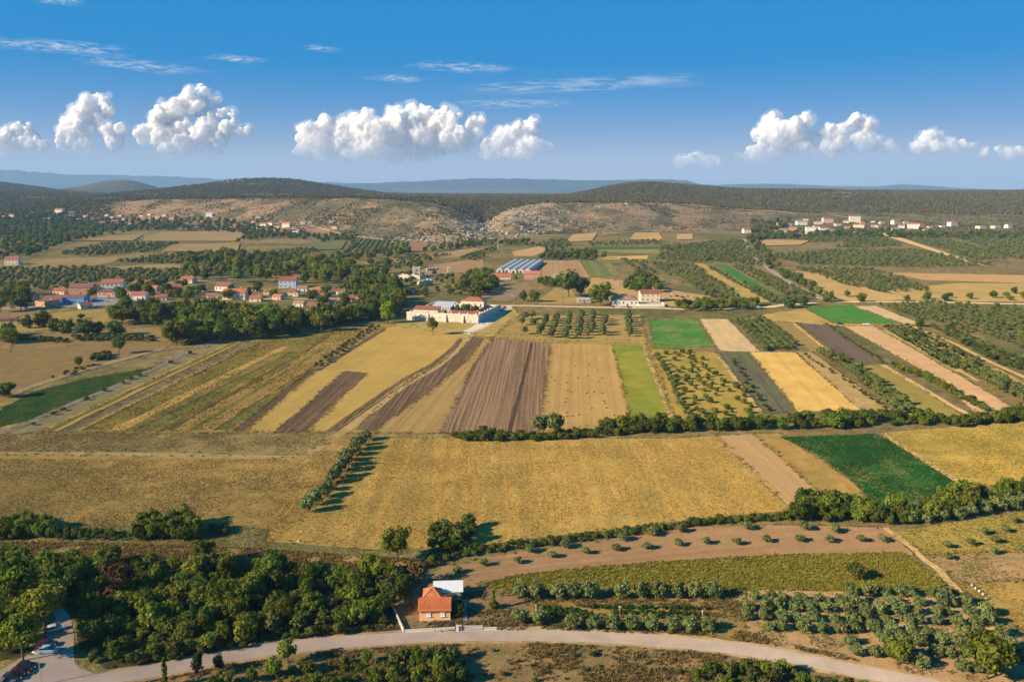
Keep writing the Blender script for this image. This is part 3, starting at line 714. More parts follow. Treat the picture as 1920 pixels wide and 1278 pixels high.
road('field_furrow', [(0, 0), (0, 0)], 1, PL) if False else None
TRK = FM('trodden_wheat', (0.24, 0.14, 0.036), (0.43, 0.26, 0.068), big=6, bump=0.3)
LTK = FM('bright_straw', (0.33, 0.20, 0.055), (0.54, 0.335, 0.095), big=8, bump=0.2)
for pts_, w_t, mt_ in [([(832, 830), (828, 880), (820, 930), (812, 1000)], 2.0, TRK), ([(884, 830), (887, 870), (892, 900), (900, 990)], 2.0, TRK), ([(778, 830), (752, 890), (722, 950), (700, 1005)], 1.8, TRK), ([(1005, 830), (1018, 870), (1027, 905), (1036, 985)], 2.0, TRK), ([(940, 830), (946, 890), (956, 990)], 1.5, TRK), ([(1060, 830), (1076, 890), (1098, 975)], 1.5, TRK), ([(1120, 828), (1146, 890), (1182, 965)], 1.5, TRK), ([(1180, 828), (1216, 890), (1268, 958)], 1.5, TRK),
        ([(1280, 822), (1320, 850), (1365, 885), (1450, 945)], 1.4, TRK), ([(640, 840), (600, 880), (560, 920), (516, 968)], 1.0, TRK), ([(650, 842), (612, 880), (572, 922), (530, 968)], 1.0, TRK)]:
    road('field_track', pts_, w_t, mt_, z=0.05, amp=0.9)
road('grey_lane', [(-120, 858), (0, 812), (57, 791), (137, 756), (200, 731), (285, 693), (335, 668), (385, 646), (430, 631)], 4.4, GREY, amp=0.5)
road('farm_track', [(24, 738), (90, 715), (160, 692), (230, 674), (290, 658), (330, 650)], 5.0, FM('brown_track', (0.30, 0.205, 0.12), (0.42, 0.29, 0.17), (0.25, 0.17, 0.08), big=8, bump=0.1))
road('grass_path', [(1206, 650), (1222, 690), (1240, 735), (1258, 780), (1264, 796)], 2.0, DIRT, amp=0.4)
road('grass_path', [(1343, 662), (1375, 705), (1400, 740), (1424, 770)], 2.2, DIRT, amp=0.4)
road('grass_path', [(1655, 812), (1700, 842), (1760, 880), (1806, 910)], 2.2, DIRT, amp=0.6)
road('grass_path', [(1660, 990), (1690, 1012), (1718, 1035), (1760, 1070), (1798, 1108), (1835, 1145), (1870, 1195)], 1.8, DIRT, amp=0.8)
road('grass_path', [(1655, 684), (1720, 722), (1780, 758), (1830, 785)], 3.0, DIRT, amp=0.6)
road('grass_path', [(1640, 612), (1720, 650), (1790, 690), (1835, 715)], 2.0, DIRT, amp=0.5)
road('grass_path', [(1700, 608), (1780, 640), (1860, 680), (1940, 715)], 3.0, DIRT, amp=0.5)
road('grass_path', [(1446, 600), (1500, 603), (1600, 608), (1724, 607)], 2.5, DIRT, amp=0.4)
road('grass_path', [(1488, 606), (1530, 640), (1580, 680), (1600, 690)], 2.0, DIRT, amp=0.4)
road('valley_road', [(905, 577), (960, 573), (1060, 575), (1160, 577), (1240, 578), (1300, 580), (1420, 577), (1470, 572), (1530, 568)], 7, PATH)
road('valley_road', [(1395, 449), (1408, 470), (1430, 495), (1460, 516), (1495, 538), (1530, 553), (1545, 562)], 7, GREY)
road('valley_road', [(1560, 566), (1640, 566), (1720, 566), (1820, 568), (1960, 571)], 7, PATH)
road('manor_drive', [(870, 626), (893, 615), (915, 600), (938, 585), (955, 574)], 9, FM('white_gravel', (0.46, 0.40, 0.33), (0.60, 0.53, 0.44), big=8, bump=0.06), amp=0.8)
road('manor_drive', [(870, 627), (905, 615), (930, 600), (950, 582)], 3, PATH, amp=0.5)
road('village_lane', [(-60, 580), (60, 577), (120, 575), (200, 570), (300, 560)], 9, FM('yard_concrete', (0.36, 0.32, 0.29), (0.48, 0.43, 0.39), big=10, bump=0.05), amp=1)
field('works_yard', [(60, 578), (70, 566), (200, 560), (235, 560), (215, 572), (120, 577)], FM('works_concrete', (0.27, 0.24, 0.22), (0.38, 0.34, 0.30), (0.2, 0.17, 0.14), big=8, bump=0.05))
road('village_lane', [(245, 531), (330, 530), (420, 524), (470, 520)], 5, PATH)
road('village_lane', [(430, 562), (500, 560), (540, 560), (600, 562)], 6, PATH)
road('hill_track', [(1200, 377), (1260, 384), (1340, 391), (1420, 396), (1500, 402), (1560, 405), (1600, 409)], 9, PATH, amp=1.5)
road('hill_track', [(580, 424), (640, 440), (700, 449), (780, 453), (830, 455)], 8, PATH, amp=1.5)
road('hill_track', [(1130, 440), (1200, 435), (1300, 434), (1400, 436)], 4, PATH, amp=1)
ROADP = [(120, 1290), (200, 1271), (280, 1258), (360, 1244), (450, 1226), (560, 1210), (700, 1199), (850, 1191), (1000, 1190), (1150, 1195), (1300, 1206), (1440, 1224), (1560, 1247), (1700, 1275), (1860, 1312), (2000, 1350)]
road('road_shoulder', ROADP, 6.6, FM('shoulder_gravel', (0.28, 0.185, 0.095), (0.44, 0.31, 0.175), (0.19, 0.135, 0.055), big=5, fine=0.6, bump=0.15, patch=0.8), z=0.052, step=14, amp=0.9)
road('country_road', [(120, 1290), (200, 1271), (280, 1258), (360, 1244), (450, 1226), (560, 1210), (700, 1199), (850, 1191), (1000, 1190), (1150, 1195), (1300, 1206), (1440, 1224), (1560, 1247), (1700, 1275), (1860, 1312), (2000, 1350)], 4.7, ASPH, z=0.06, step=10, amp=0.2)
field('car_park', [(95, 1142), (118, 1140), (134, 1160), (139, 1190), (138, 1225), (141, 1242), (152, 1253), (180, 1262), (240, 1264), (210, 1300), (150, 1360), (-150, 1360), (-60, 1290), (10, 1250), (60, 1222), (90, 1180), (105, 1160)], ASPH, amp=0.25, z=0.054)
field('garden_path', [(866, 1120), (876, 1120), (876, 1175), (868, 1175)], FM('garden_concrete', (0.22, 0.20, 0.18), (0.30, 0.27, 0.24), big=4, bump=0.05), amp=0.05)
# ------------------------------------------------------------------ clouds
def ico(sub):
    bm = bmesh.new(); bmesh.ops.create_icosphere(bm, subdivisions=sub, radius=1)
    V = np.array([v.co[:] for v in bm.verts]); Fc = np.array([[v.index for v in f.verts] for f in bm.faces])
    bm.free(); return V, Fc
ICO1, ICO2, ICO3 = ico(1), ico(2), ico(3)
CD = 46000.0
m, t, o = new_mat('cloud_white')
g = nd(t, 'ShaderNodeNewGeometry')
nz = nd(t, 'ShaderNodeTexNoise', i_Scale=1 / 420.0, i_Detail=6.0, i_Roughness=0.65, i_Vector=g.outputs['Position'])
bp = nd(t, 'ShaderNodeBump', i_Strength=0.5, i_Distance=200.0, i_Height=nz.outputs[0])
sss = nd(t, 'ShaderNodeBsdfPrincipled', i_Roughness=1.0)
sss.inputs['Base Color'].default_value = (0.88, 0.85, 0.84, 1)
sss.inputs['Specular IOR Level'].default_value = 0
sss.inputs['Subsurface Weight'].default_value = 1.0
sss.inputs['Subsurface Radius'].default_value = (1, 1, 1)
sss.inputs['Subsurface Scale'].default_value = 650.0
t.links.new(bp.outputs[0], sss.inputs['Normal'])
# the ragged underside thins out; its transparency by height also imitates haze
sz_ = nd(t, 'ShaderNodeSeparateXYZ', i_Vector=g.outputs['Position'])
n_e = nd(t, 'ShaderNodeTexNoise', i_Scale=1 / 1300.0, i_Detail=5.0, i_Roughness=0.6, i_Vector=g.outputs['Position'])
th_ = mth(t, 'ADD', mth(t, 'DIVIDE', sz_.outputs[2], 2400.0), mth(t, 'MULTIPLY', n_e.outputs[0], 1.5))
op = ramp(t, th_, 1.5, 2.5)
tpb = nd(t, 'ShaderNodeBsdfTransparent')
mx = nd(t, 'ShaderNodeMixShader'); t.links.new(op, mx.inputs[0])
t.links.new(tpb.outputs[0], mx.inputs[1]); t.links.new(sss.outputs[0], mx.inputs[2])
t.links.new(mx.outputs[0], o.inputs[0])
CLOUD = m
m, t, o = new_mat('cloud_veil')
pv = nd(t, 'ShaderNodeVolumePrincipled', i_Density=0.0007, i_Color=(1.0, 0.97, 0.98, 1), i_Anisotropy=0.0)
t.links.new(pv.outputs[0], o.inputs['Volume'])
VEIL = m
def cloud(label, blobs, seed, depth=0.0, name='cumulus_cloud'):
    r = random.Random(seed)
    D = CD + depth
    k = D / F
    sph = []
    basez = 1e9
    for (px, py, rp) in blobs:
        d = ray(px, py); s = D / d[1]
        c = (d[0] * s, D + r.uniform(-0.6, 0.6) * rp * k, CAMZ + d[2] * s)
        basez = min(basez, c[2] - rp * k * 0.5)
        sph.append((c, rp * k, 3))
    lvl = list(sph)
    for gen, (nch, fr) in enumerate(((16, 0.42), (8, 0.44))):
        nxt = []
        for (c, rad, _) in lvl:
            for j in range(nch):
                v = Vector((r.gauss(0, 1), r.gauss(-0.35, 1), r.gauss(0.35, 1))).normalized()
                q = rad * fr * r.uniform(0.6, 1.25)
                p = (c[0] + v.x * rad * 0.92, c[1] + v.y * rad * 0.92, c[2] + v.z * rad * 0.86)
                if p[2] - q * 0.3 < basez: continue
                nxt.append((p, q, 2 if gen == 0 else 1))
        sph += nxt; lvl = nxt
    Vs, Fs, n = [], [], 0
    for (c, rad, lod) in sph:
        V, Fc = ICO3 if lod == 3 else ICO2 if lod == 2 else ICO2 if rad > 9 * k else ICO1
        P = V * rad * np.array([1, 1, 0.9]) + np.array(c)
        Vs.append(P); Fs.append(Fc + n); n += len(V)
    V = np.concatenate(Vs); Fc = np.concatenate(Fs)
    cen = V.mean(0)
    me = np_mesh(name, V - cen, Fc, None, True)
    o = obj(name, me, loc=cen)
    md = o.modifiers.new('skin', 'REMESH'); md.mode = 'VOXEL'; md.voxel_size = 62.0; md.use_smooth_shade = True
    dg = bpy.context.evaluated_depsgraph_get()
    m2 = bpy.data.meshes.new_from_object(o.evaluated_get(dg))
    o.modifiers.clear(); o.data = m2; bpy.data.meshes.remove(me); m2.name = name
    m2.materials.clear(); m2.materials.append(CLOUD)
    co = np.empty(len(m2.vertices) * 3, np.float32); m2.vertices.foreach_get('co', co); co = co.reshape(-1, 3)
    no = np.empty(len(m2.vertices) * 3, np.float32); m2.vertex_normals.foreach_get('vector', no); no = no.reshape(-1, 3)
    off = np.array([(mnoise.noise(Vector(p) / 560.0) * 150 + mnoise.noise(Vector(p) / 210.0) * 95 + mnoise.noise(Vector(p) / 1500.0) * 140) for p in co], np.float32)
    m2.vertices.foreach_set('co', (co + no * off[:, None]).astype(np.float32).ravel()); m2.update()
    m2.polygons.foreach_set('use_smooth', np.ones(len(m2.polygons), bool))
    tag(o, label, 'cloud', 'cumulus clouds along the horizon')
    zr = co[:, 2]; low = np.clip((np.percentile(zr, 45) - zr) / 1200.0, 0, 1)
    off2 = np.clip(np.array([110 + mnoise.noise(Vector(p) / 900.0) * 330 + mnoise.noise(Vector(p) / 300.0) * 120 for p in co], np.float32), 15, 600)
    m3 = m2.copy(); m3.name = 'veil'
    vv = co + no * (off + off2 * (1 - low) - low * 260)[:, None]
    m3.vertices.foreach_set('co', vv.astype(np.float32).ravel()); m3.update()
    m3.materials.clear(); m3.materials.append(VEIL)
    obj('veil', m3, o)
cloud('widest cumulus cloud with many rounded domes, above the pale middle of the horizon',
      [(590, 262, 24), (612, 238, 15), (608, 226, 9), (635, 278, 30), (655, 250, 22), (685, 238, 22), (690, 215, 10), (668, 222, 10), (715, 268, 36), (745, 232, 24), (738, 215, 12), (770, 222, 20), (796, 214, 15), (812, 226, 20), (835, 235, 22), (850, 222, 11), (855, 262, 30),
       (790, 268, 40), (885, 235, 14), (905, 225, 7), (885, 258, 16), (680, 290, 26), (740, 296, 26), (800, 298, 24), (570, 285, 16), (600, 292, 18)], 3)
cloud('leaning cumulus cloud puff just right of the widest cloud', [(925, 285, 22), (945, 268, 20), (962, 255, 17), (970, 240, 12), (998, 238, 14), (985, 258, 20), (990, 278, 20), (960, 288, 20), (1012, 276, 10), (1026, 275, 7)], 5, -600)
cloud('tall cumulus tower above the dark left hill, second cloud from the left', [(275, 252, 16), (298, 240, 16), (300, 222, 14), (322, 210, 15), (340, 200, 14), (362, 184, 15), (380, 176, 13), (372, 196, 16), (315, 262, 26), (345, 240, 16), (388, 232, 16), (396, 216, 10), (380, 252, 18), (406, 190, 7), (398, 186, 6), (412, 208, 9), (424, 206, 7), (436, 214, 8), (430, 240, 12), (450, 244, 10), (466, 246, 8), (410, 262, 14), (345, 278, 26), (390, 274, 20), (445, 250, 8)], 8, 1500)
cloud('smaller cumulus cloud at far left above the cone hill', [(132, 232, 14), (150, 214, 14), (168, 196, 13), (182, 192, 12), (196, 190, 9), (205, 202, 12), (176, 212, 16), (135, 255, 18), (160, 240, 18), (205, 246, 12), (232, 244, 9), (150, 272, 22), (210, 268, 16)], 9, 3000)
cloud('faint low row of cloud puffs at the far left edge', [(15, 246, 9), (36, 242, 10), (56, 246, 10), (10, 264, 14), (34, 270, 16), (60, 268, 13), (82, 272, 10), (0, 285, 18)], 10, 9000)
cloud('bright cumulus cloud with a flat base over the right forest', [(1430, 255, 16), (1442, 232, 13), (1450, 226, 9), (1458, 258, 22), (1478, 244, 18), (1506, 232, 14), (1514, 226, 9), (1498, 262, 22), (1525, 262, 14), (1545, 258, 14), (1560, 246, 12), (1580, 242, 13), (1600, 228, 13), (1612, 222, 11), (1622, 236, 12), (1575, 266, 18), (1612, 262, 14), (1640, 272, 14), (1660, 276, 8), (1680, 280, 6), (1390, 296, 12), (1415, 290, 16), (1450, 284, 20), (1500, 284, 18), (1550, 282, 16)], 12)
cloud('small cumulus cloud near the right edge of the sky', [(1718, 276, 12), (1735, 266, 12), (1744, 256, 11), (1760, 262, 12), (1775, 270, 10), (1748, 278, 14), (1790, 276, 6), (1805, 271, 7), (1820, 273, 5)], 14, 500)
cloud('faint row of small puffs between the two bright clouds', [(1278, 306, 9), (1290, 303, 11), (1308, 300, 12), (1325, 300, 9), (1342, 305, 10)], 15, 8000)
cloud('low flat streak of cloud puffs touching the right edge', [(1850, 284, 6), (1870, 282, 7), (1890, 284, 8), (1912, 283, 8), (1845, 292, 6)], 16, 5000)
# thin high streaks of ice cloud
m, t, o = new_mat('cirrus_ice')
tc = nd(t, 'ShaderNodeTexCoord')
sx = nd(t, 'ShaderNodeSeparateXYZ', i_Vector=tc.outputs['Generated'])
oi = nd(t, 'ShaderNodeObjectInfo')
mp = nd(t, 'ShaderNodeMapping', i_Vector=tc.outputs['Generated']); mp.inputs['Scale'].default_value = (5, 2.4, 1)
t.links.new(mth(t, 'MULTIPLY', oi.outputs['Random'], 30), mp.inputs['Location'])
nz = nd(t, 'ShaderNodeTexNoise', i_Scale=1.6, i_Detail=7.0, i_Roughness=0.62, i_Distortion=0.7, i_Vector=mp.outputs[0])
def bell(s): 
    q = mth(t, 'SUBTRACT', mth(t, 'MULTIPLY', s, 2), 1); return mth(t, 'SUBTRACT', 1.0, mth(t, 'MULTIPLY', q, q), True)
al = mth(t, 'MULTIPLY', mth(t, 'MULTIPLY', bell(sx.outputs[0]), bell(sx.outputs[1])), ramp(t, nz.outputs[0], 0.42, 0.72))
em = nd(t, 'ShaderNodeBsdfTranslucent', i_Color=(0.95, 0.95, 0.95, 1))
dd = nd(t, 'ShaderNodeBsdfDiffuse', i_Color=(0.95, 0.95, 0.95, 1))
ad = nd(t, 'ShaderNodeMixShader', i_Fac=0.5); t.links.new(em.outputs[0], ad.inputs[1]); t.links.new(dd.outputs[0], ad.inputs[2])
tp = nd(t, 'ShaderNodeBsdfTransparent')
mx = nd(t, 'ShaderNodeMixShader'); t.links.new(mth(t, 'MULTIPLY', al, 0.75, True), mx.inputs[0]); t.links.new(tp.outputs[0], mx.inputs[1]); t.links.new(ad.outputs[0], mx.inputs[2])
t.links.new(mx.outputs[0], o.inputs[0])
CIRRUS = m
def cirrus(label, p0, p1, wpx, alt=8200.0):
    """a thin sheet at one height, running between two directions of the sky"""
    a, b = ray(*p0), ray(*p1)
    A = np.array([a[0], a[1]]) * (alt - CAMZ) / a[2]; B = np.array([b[0], b[1]]) * (alt - CAMZ) / b[2]
    mid = ray((p0[0] + p1[0]) / 2, (p0[1] + p1[1]) / 2 + wpx)
    M = np.array([mid[0], mid[1]]) * (alt - CAMZ) / mid[2]
    wid = abs(np.linalg.norm(M) - np.linalg.norm((A + B) / 2))
    n = 24; V, Fc = [], []
    L = np.linalg.norm(B - A); d = (B - A) / L; nn = np.array([-d[1], d[0]])
    for i in range(n + 1):
        for j in range(5):
            V.append((i / n * L - L / 2, (j / 4 - 0.5) * 2 * wid + math.sin(i * 0.4) * wid * 0.12, math.sin(j / 4 * math.pi) * 60))
            if i and j: Fc.append(((i - 1) * 5 + j - 1, i * 5 + j - 1, i * 5 + j, (i - 1) * 5 + j))
    o = obj('cirrus_cloud', np_mesh('cirrus_cloud', V, Fc, CIRRUS, True), loc=((A + B) / 2)[0:2].tolist() + [alt], rot=(0, 0, math.atan2(d[1], d[0])))
    tag(o, label, 'cloud', 'thin streaks of high cloud')
cirrus('long white wisp of high cloud right of centre, reaching toward the right', (860, 172), (1330, 148), 13)
cirrus('thin wisp of high cloud at far left, upper of the two long streaks', (-40, 78), (260, 100), 13)
cirrus('slanting wisp of high cloud at left above the tall cloud tower', (150, 108), (380, 140), 10)
cirrus('short bright wisp of high cloud above the tall cloud tower', (390, 104), (500, 118), 7)
cirrus('short bright wisp of high cloud above the widest cloud', (770, 118), (960, 136), 10)
cirrus('faint wisp of high cloud below the long right streak', (850, 196), (1080, 194), 8)
cirrus('small wisp of high cloud at the upper left corner', (60, -4), (160, 8), 8)
cirrus('tiny wisp of high cloud between the two short bright wisps', (570, 86), (640, 98), 5)
cirrus('small wisp of high cloud just over the widest cloud', (700, 142), (800, 154), 7)

# ------------------------------------------------------------------ plants
def crown(name, seed, mat, lobes=34, leaves=26, size=0.30, shape=(1, 1, 0.85), zc=0.0, lobe=(0.22, 0.42), spread=0.72, top=0.0, core=True):
    """a crown of radius 1: leaf-sized faces on the surface of many overlapping lobes"""
    g = np.random.default_rng(seed)
    v = g.normal(size=(lobes, 3)); v /= np.linalg.norm(v, axis=1)[:, None]
    rad = g.uniform(0.25, 1.0, lobes) ** 0.5 * spread
    c = v * rad[:, None] * np.array(shape) * (1 + 0.28 * np.sin(v[:, :1] * 3.1 + seed) * np.cos(v[:, 1:2] * 2.7 + seed * 1.7))
    lr = g.uniform(*lobe, lobes)
    if top:
        c[:, :2] *= (1 - top * (c[:, 2:] / shape[2] + 1) / 2); lr *= 1 - 0.5 * top * (c[:, 2] / shape[2] + 1) / 2
    lt = g.uniform(0.15, 0.85, lobes)
    n = g.normal(size=(lobes, leaves, 3)); n /= np.linalg.norm(n, axis=2)[..., None]
    p = c[:, None] + n * (lr[:, None] * g.uniform(0.72, 1.12, (lobes, leaves)))[..., None]
    nn = n * 0.9 + g.normal(size=n.shape) * 0.45 + (p / np.maximum(np.linalg.norm(p, axis=2), .01)[..., None]) * 0.5
    nn /= np.linalg.norm(nn, axis=2)[..., None]
    p = p.reshape(-1, 3); nn = nn.reshape(-1, 3)
    tint = np.clip(np.repeat(lt, leaves) + g.normal(0, 0.16, len(p)), 0, 1)
    ref = g.normal(size=p.shape)
    a = np.cross(nn, ref); a /= np.linalg.norm(a, axis=1)[:, None]; b = np.cross(nn, a)
    s = size * g.uniform(0.6, 1.25, len(p))[:, None] / 2
    V = np.stack([p - a * s * 1.25, p - b * s * 0.8 + nn * s * 0.15, p + a * s * 1.25, p + b * s * 0.8 + nn * s * 0.15], 1).reshape(-1, 3)
    V[:, 2] += zc
    Fc = np.arange(len(V)).reshape(-1, 4)
    me = np_mesh(name, V, Fc, mat)
    at = me.attributes.new('tint', 'FLOAT', 'POINT')
    at.data.foreach_set('value', np.repeat(tint, 4).astype(np.float32))
    return me

def trunk_mesh(name, seed, mat, h=1.0, r=0.05, limbs=4, spread=0.5, bare=False):
    q = random.Random(seed)
    b = MB()
    top = h * 0.62
    b.tube([(0, 0, -0.05), (q.uniform(-.02, .02), q.uniform(-.02, .02), top * 0.5), (q.uniform(-.04, .04), q.uniform(-.04, .04), top)], [r, r * 0.8, r * 0.55], 6)
    for k in range(limbs):
        a = 2 * math.pi * (k + q.random() * 0.6) / limbs
        z0 = top * q.uniform(0.45, 0.95); l = spread * q.uniform(0.7, 1.1)
        e = (math.cos(a) * l, math.sin(a) * l, h * q.uniform(0.75, 1.0))
        md = (e[0] * 0.45, e[1] * 0.45, z0 + (e[2] - z0) * 0.6)
        b.tube([(0, 0, z0), md, e], [r * 0.5, r * 0.32, r * 0.1], 5)
        if bare:
            for j in range(5):
                s = q.uniform(0.35, 0.95)
                p = [md[i] + (e[i] - md[i]) * s for i in range(3)]
                b.tube([p, (p[0] + q.uniform(-.3, .3), p[1] + q.uniform(-.3, .3), p[2] + q.uniform(.02, .3))], [r * 0.2, r * 0.06], 4)
    return b.mesh(name, mat, fix=False)

BARK = plain('bark', (0.11, 0.085, 0.06), 0.9, 0.3, 4)
OBARK = plain('olive_bark', (0.17, 0.14, 0.11), 0.9, 0.3, 4)
L_BROAD = leaf_mat('broad_leaves', (0.06, 0.092, 0.013), (0.24, 0.265, 0.034), 0.75, 0.35, 0.035)
L_DARK = leaf_mat('dark_leaves', (0.044, 0.072, 0.012), (0.18, 0.208, 0.03), 0.7, 0.33, 0.035)
L_OLIVE = leaf_mat('olive_leaves', (0.072, 0.096, 0.029), (0.235, 0.265, 0.092), 0.35, 0.15, 0.015)
L_OLIVE_G = leaf_mat('green_olive_leaves', (0.062, 0.088, 0.024), (0.215, 0.235, 0.066), 0.35, 0.15, 0.02)
L_BUSH = leaf_mat('bush_leaves', (0.045, 0.062, 0.014), (0.14, 0.15, 0.035), 0.6, 0.2, 0.035)
L_YELLOW = leaf_mat('yellow_leaves', (0.16, 0.19, 0.012), (0.42, 0.44, 0.02), 0.2, 0.35)
L_LIME = leaf_mat('lime_leaves', (0.085, 0.12, 0.016), (0.24, 0.26, 0.035), 0.3, 0.3)
L_DRY = leaf_mat('dry_leaves', (0.05, 0.03, 0.012), (0.13, 0.075, 0.032), 0.3, 0.1)
L_PINE = leaf_mat('pine_needles', (0.016, 0.03, 0.011), (0.06, 0.075, 0.024), 0.5, 0.1, 0.03)
L_FOREST = leaf_mat('forest_leaves', (0.055, 0.056, 0.013), (0.23, 0.18, 0.04), 0.7, 0.15, 0.04)
L_VINE = leaf_mat('vine_leaves', (0.03, 0.065, 0.012), (0.10, 0.16, 0.03), 0.4, 0.25)

NV = 5
PROTO = {}
def proto(kind, crowns, trunks): PROTO[kind] = (crowns, trunks)
proto('broadleaf_tree', [crown('broadleaf_crown', 10 + k, L_BROAD, 64, 34, 0.17, (1, 1, 0.82), 0, (0.13, 0.36), 0.9) for k in range(NV)], [trunk_mesh('broadleaf_trunk', k, BARK, 1.0, 0.06, 5, 0.55) for k in range(3)])
proto('dark_tree', [crown('dark_crown', 30 + k, L_DARK, 64, 34, 0.17, (1, 1, 0.9), 0, (0.13, 0.36), 0.9) for k in range(NV)], [trunk_mesh('dark_trunk', 10 + k, BARK, 1.0, 0.06, 5, 0.55) for k in range(3)])
proto('olive_tree', [crown('olive_crown', 50 + k, L_OLIVE, 48, 30, 0.19, (1, 1, 0.8), 0, (0.13, 0.36), 0.88) for k in range(NV)], [trunk_mesh('olive_trunk', 20 + k, OBARK, 1.0, 0.075, 4, 0.5) for k in range(3)])
proto('green_olive', [crown('green_olive_crown', 60 + k, L_OLIVE_G, 34, 28, 0.23, (1, 1, 0.8), 0, (0.2, 0.38), 0.75) for k in range(NV)], [trunk_mesh('green_olive_trunk', 25 + k, OBARK, 1.0, 0.075, 4, 0.5) for k in range(3)])
proto('bush', [crown('bush_crown', 70 + k, L_BUSH, 30, 24, 0.26, (1, 1, 0.7), 0, (0.22, 0.42), 0.75) for k in range(NV)], [trunk_mesh('bush_stem', 30 + k, BARK, 0.6, 0.05, 5, 0.5) for k in range(3)])
proto('pine_tree', [crown('pine_crown', 80 + k, L_PINE, 40, 26, 0.2, (0.85, 0.85, 1.15), 0, (0.18, 0.34), 0.8, 0.45) for k in range(NV)], [trunk_mesh('pine_trunk', 40 + k, BARK, 1.2, 0.05, 4, 0.35) for k in range(3)])
proto('cypress_tree', [crown('cypress_crown', 90 + k, L_DARK, 40, 26, 0.2, (0.28, 0.28, 1.6), 0, (0.1, 0.2), 0.85, 0.5) for k in range(2)], [trunk_mesh('cypress_trunk', 45, BARK, 1.2, 0.04, 3, 0.12)])
proto('yellow_tree', [crown('yellow_crown', 95, L_YELLOW, 46, 30, 0.2, (0.85, 0.85, 1.1), 0, (0.2, 0.36), 0.78)], [trunk_mesh('yellow_trunk', 46, BARK, 1.0, 0.06, 5, 0.5)])
proto('lime_tree', [crown('lime_crown', 97 + k, L_LIME, 40, 28, 0.22, (1, 1, 0.95), 0, (0.2, 0.36), 0.76) for k in range(3)], [trunk_mesh('lime_trunk', 47, BARK, 1.0, 0.06, 5, 0.5)])
proto('dry_tree', [crown('dry_crown', 99 + k, L_DRY, 26, 16, 0.2, (1, 1, 0.8), 0, (0.2, 0.36), 0.76) for k in range(2)], [trunk_mesh('dry_trunk', 48, plain('dead_bark', (0.22, 0.17, 0.13), 0.9), 1.2, 0.05, 7, 0.7, True)])
PARTN = {'bush': ('stem', 'foliage')}

PLANTS = []                 # kind, x, y, radius, crown height factor, trunk height, label, group, key
def plant(kind, x, y, r, label, group, hf=1.0, th=0.55, must=False):
    z = 0.0 if y < 1400 else float(Hgt(x, y))
    PLANTS.append((kind, x, y, z, r, hf, th, label, group, must))

def at_px(kind, px, py, wpx, label, group=None, hf=1.0, th=0.55, must=True):
    x, y, z = G(px, py)
    plant(kind, x, y, wpx * proj(x, y, z)[2] / F / 2, label, group, hf, th, must)

def grove(kind, pxpoly, a, b, row_gap, gap, r, what, place, group, hf=0.95, th=0.45, jit=0.12, skip=0.06, seed=1, label=True):
    P = [G(*p)[:2] for p in pxpoly]
    A, B = G(*a), G(*b)
    L = math.hypot(B[0] - A[0], B[1] - A[1]); d = ((B[0] - A[0]) / L, (B[1] - A[1]) / L)
    if abs(d[0]) > abs(d[1]):
        if d[0] < 0: d = (-d[0], -d[1])
    elif d[1] < 0: d = (-d[0], -d[1])
    n = (-d[1], d[0])
    us_ = [p[0] * d[0] + p[1] * d[1] for p in P]; vs_ = [p[0] * n[0] + p[1] * n[1] for p in P]
    q = random.Random(seed)
    rows = []
    v = min(vs_) + row_gap * 0.4
    while v < max(vs_):
        u = min(us_) + q.random() * gap * 0.4; row = []
        while u < max(us_):
            uu, vv = u + q.gauss(0, jit * gap), v + q.gauss(0, jit * row_gap * 0.6)
            x, y = uu * d[0] + vv * n[0], uu * d[1] + vv * n[1]
            if inpoly(x, y, P) and q.random() > skip: row.append((x, y))
            u += gap
        if row: rows.append(row)
        v += row_gap
    across = abs(d[0]) > abs(d[1])
    if not across: rows = rows[::-1]                # leftmost row first
    for i, row in enumerate(rows):
        for j, (x, y) in enumerate(row):
            if label:
                pos = '%s from %s, %s row from %s' % (ORD[min(j + 1, 98)], 'left' if across else 'front', ORD[min(i + 1, 98)], 'front' if across else 'left')
                if len(rows) == 1: pos = '%s from the %s' % (ORD[min(j + 1, 98)], 'left' if across else 'front')
                lab = '%s, %s, %s' % (what, pos, place)
            else: lab = what + ' ' + place
            plant(kind, x, y, r * q.uniform(0.8, 1.18), lab, group, hf * q.uniform(0.88, 1.12), th)

def wood(kinds, pxpoly, dmin, r, label, group, hf=(0.85, 1.15), th=0.5, seed=1, fill=1.0, must=False):
    P = [G(*p)[:2] for p in pxpoly]
    q = random.Random(seed)
    x0, x1 = min(p[0] for p in P), max(p[0] for p in P); y0, y1 = min(p[1] for p in P), max(p[1] for p in P)
    pts, grid = [], {}
    for _ in range(int((x1 - x0) * (y1 - y0) / dmin ** 2 * 9)):
        x, y = q.uniform(x0, x1), q.uniform(y0, y1)
        if not inpoly(x, y, P): continue
        gx, gy = int(x // dmin), int(y // dmin)
        if any((x - a) ** 2 + (y - b) ** 2 < dmin * dmin for i in (-1, 0, 1) for j in (-1, 0, 1) for a, b in grid.get((gx + i, gy + j), ())): continue
        grid.setdefault((gx, gy), []).append((x, y)); pts.append((x, y))
    for x, y in pts:
        if q.random() > fill: continue
        k = q.choice(kinds)
        lb = label[k] if isinstance(label, dict) else label
        if len(set(kinds)) > 1 and not isinstance(label, dict) and k == 'dark_tree': lb = ('dark ' + lb) if not lb.startswith('dark') else lb.replace('dark', 'dark leafy', 1)
        plant(k, x, y, q.uniform(*r), lb, group, q.uniform(*hf), th, must)

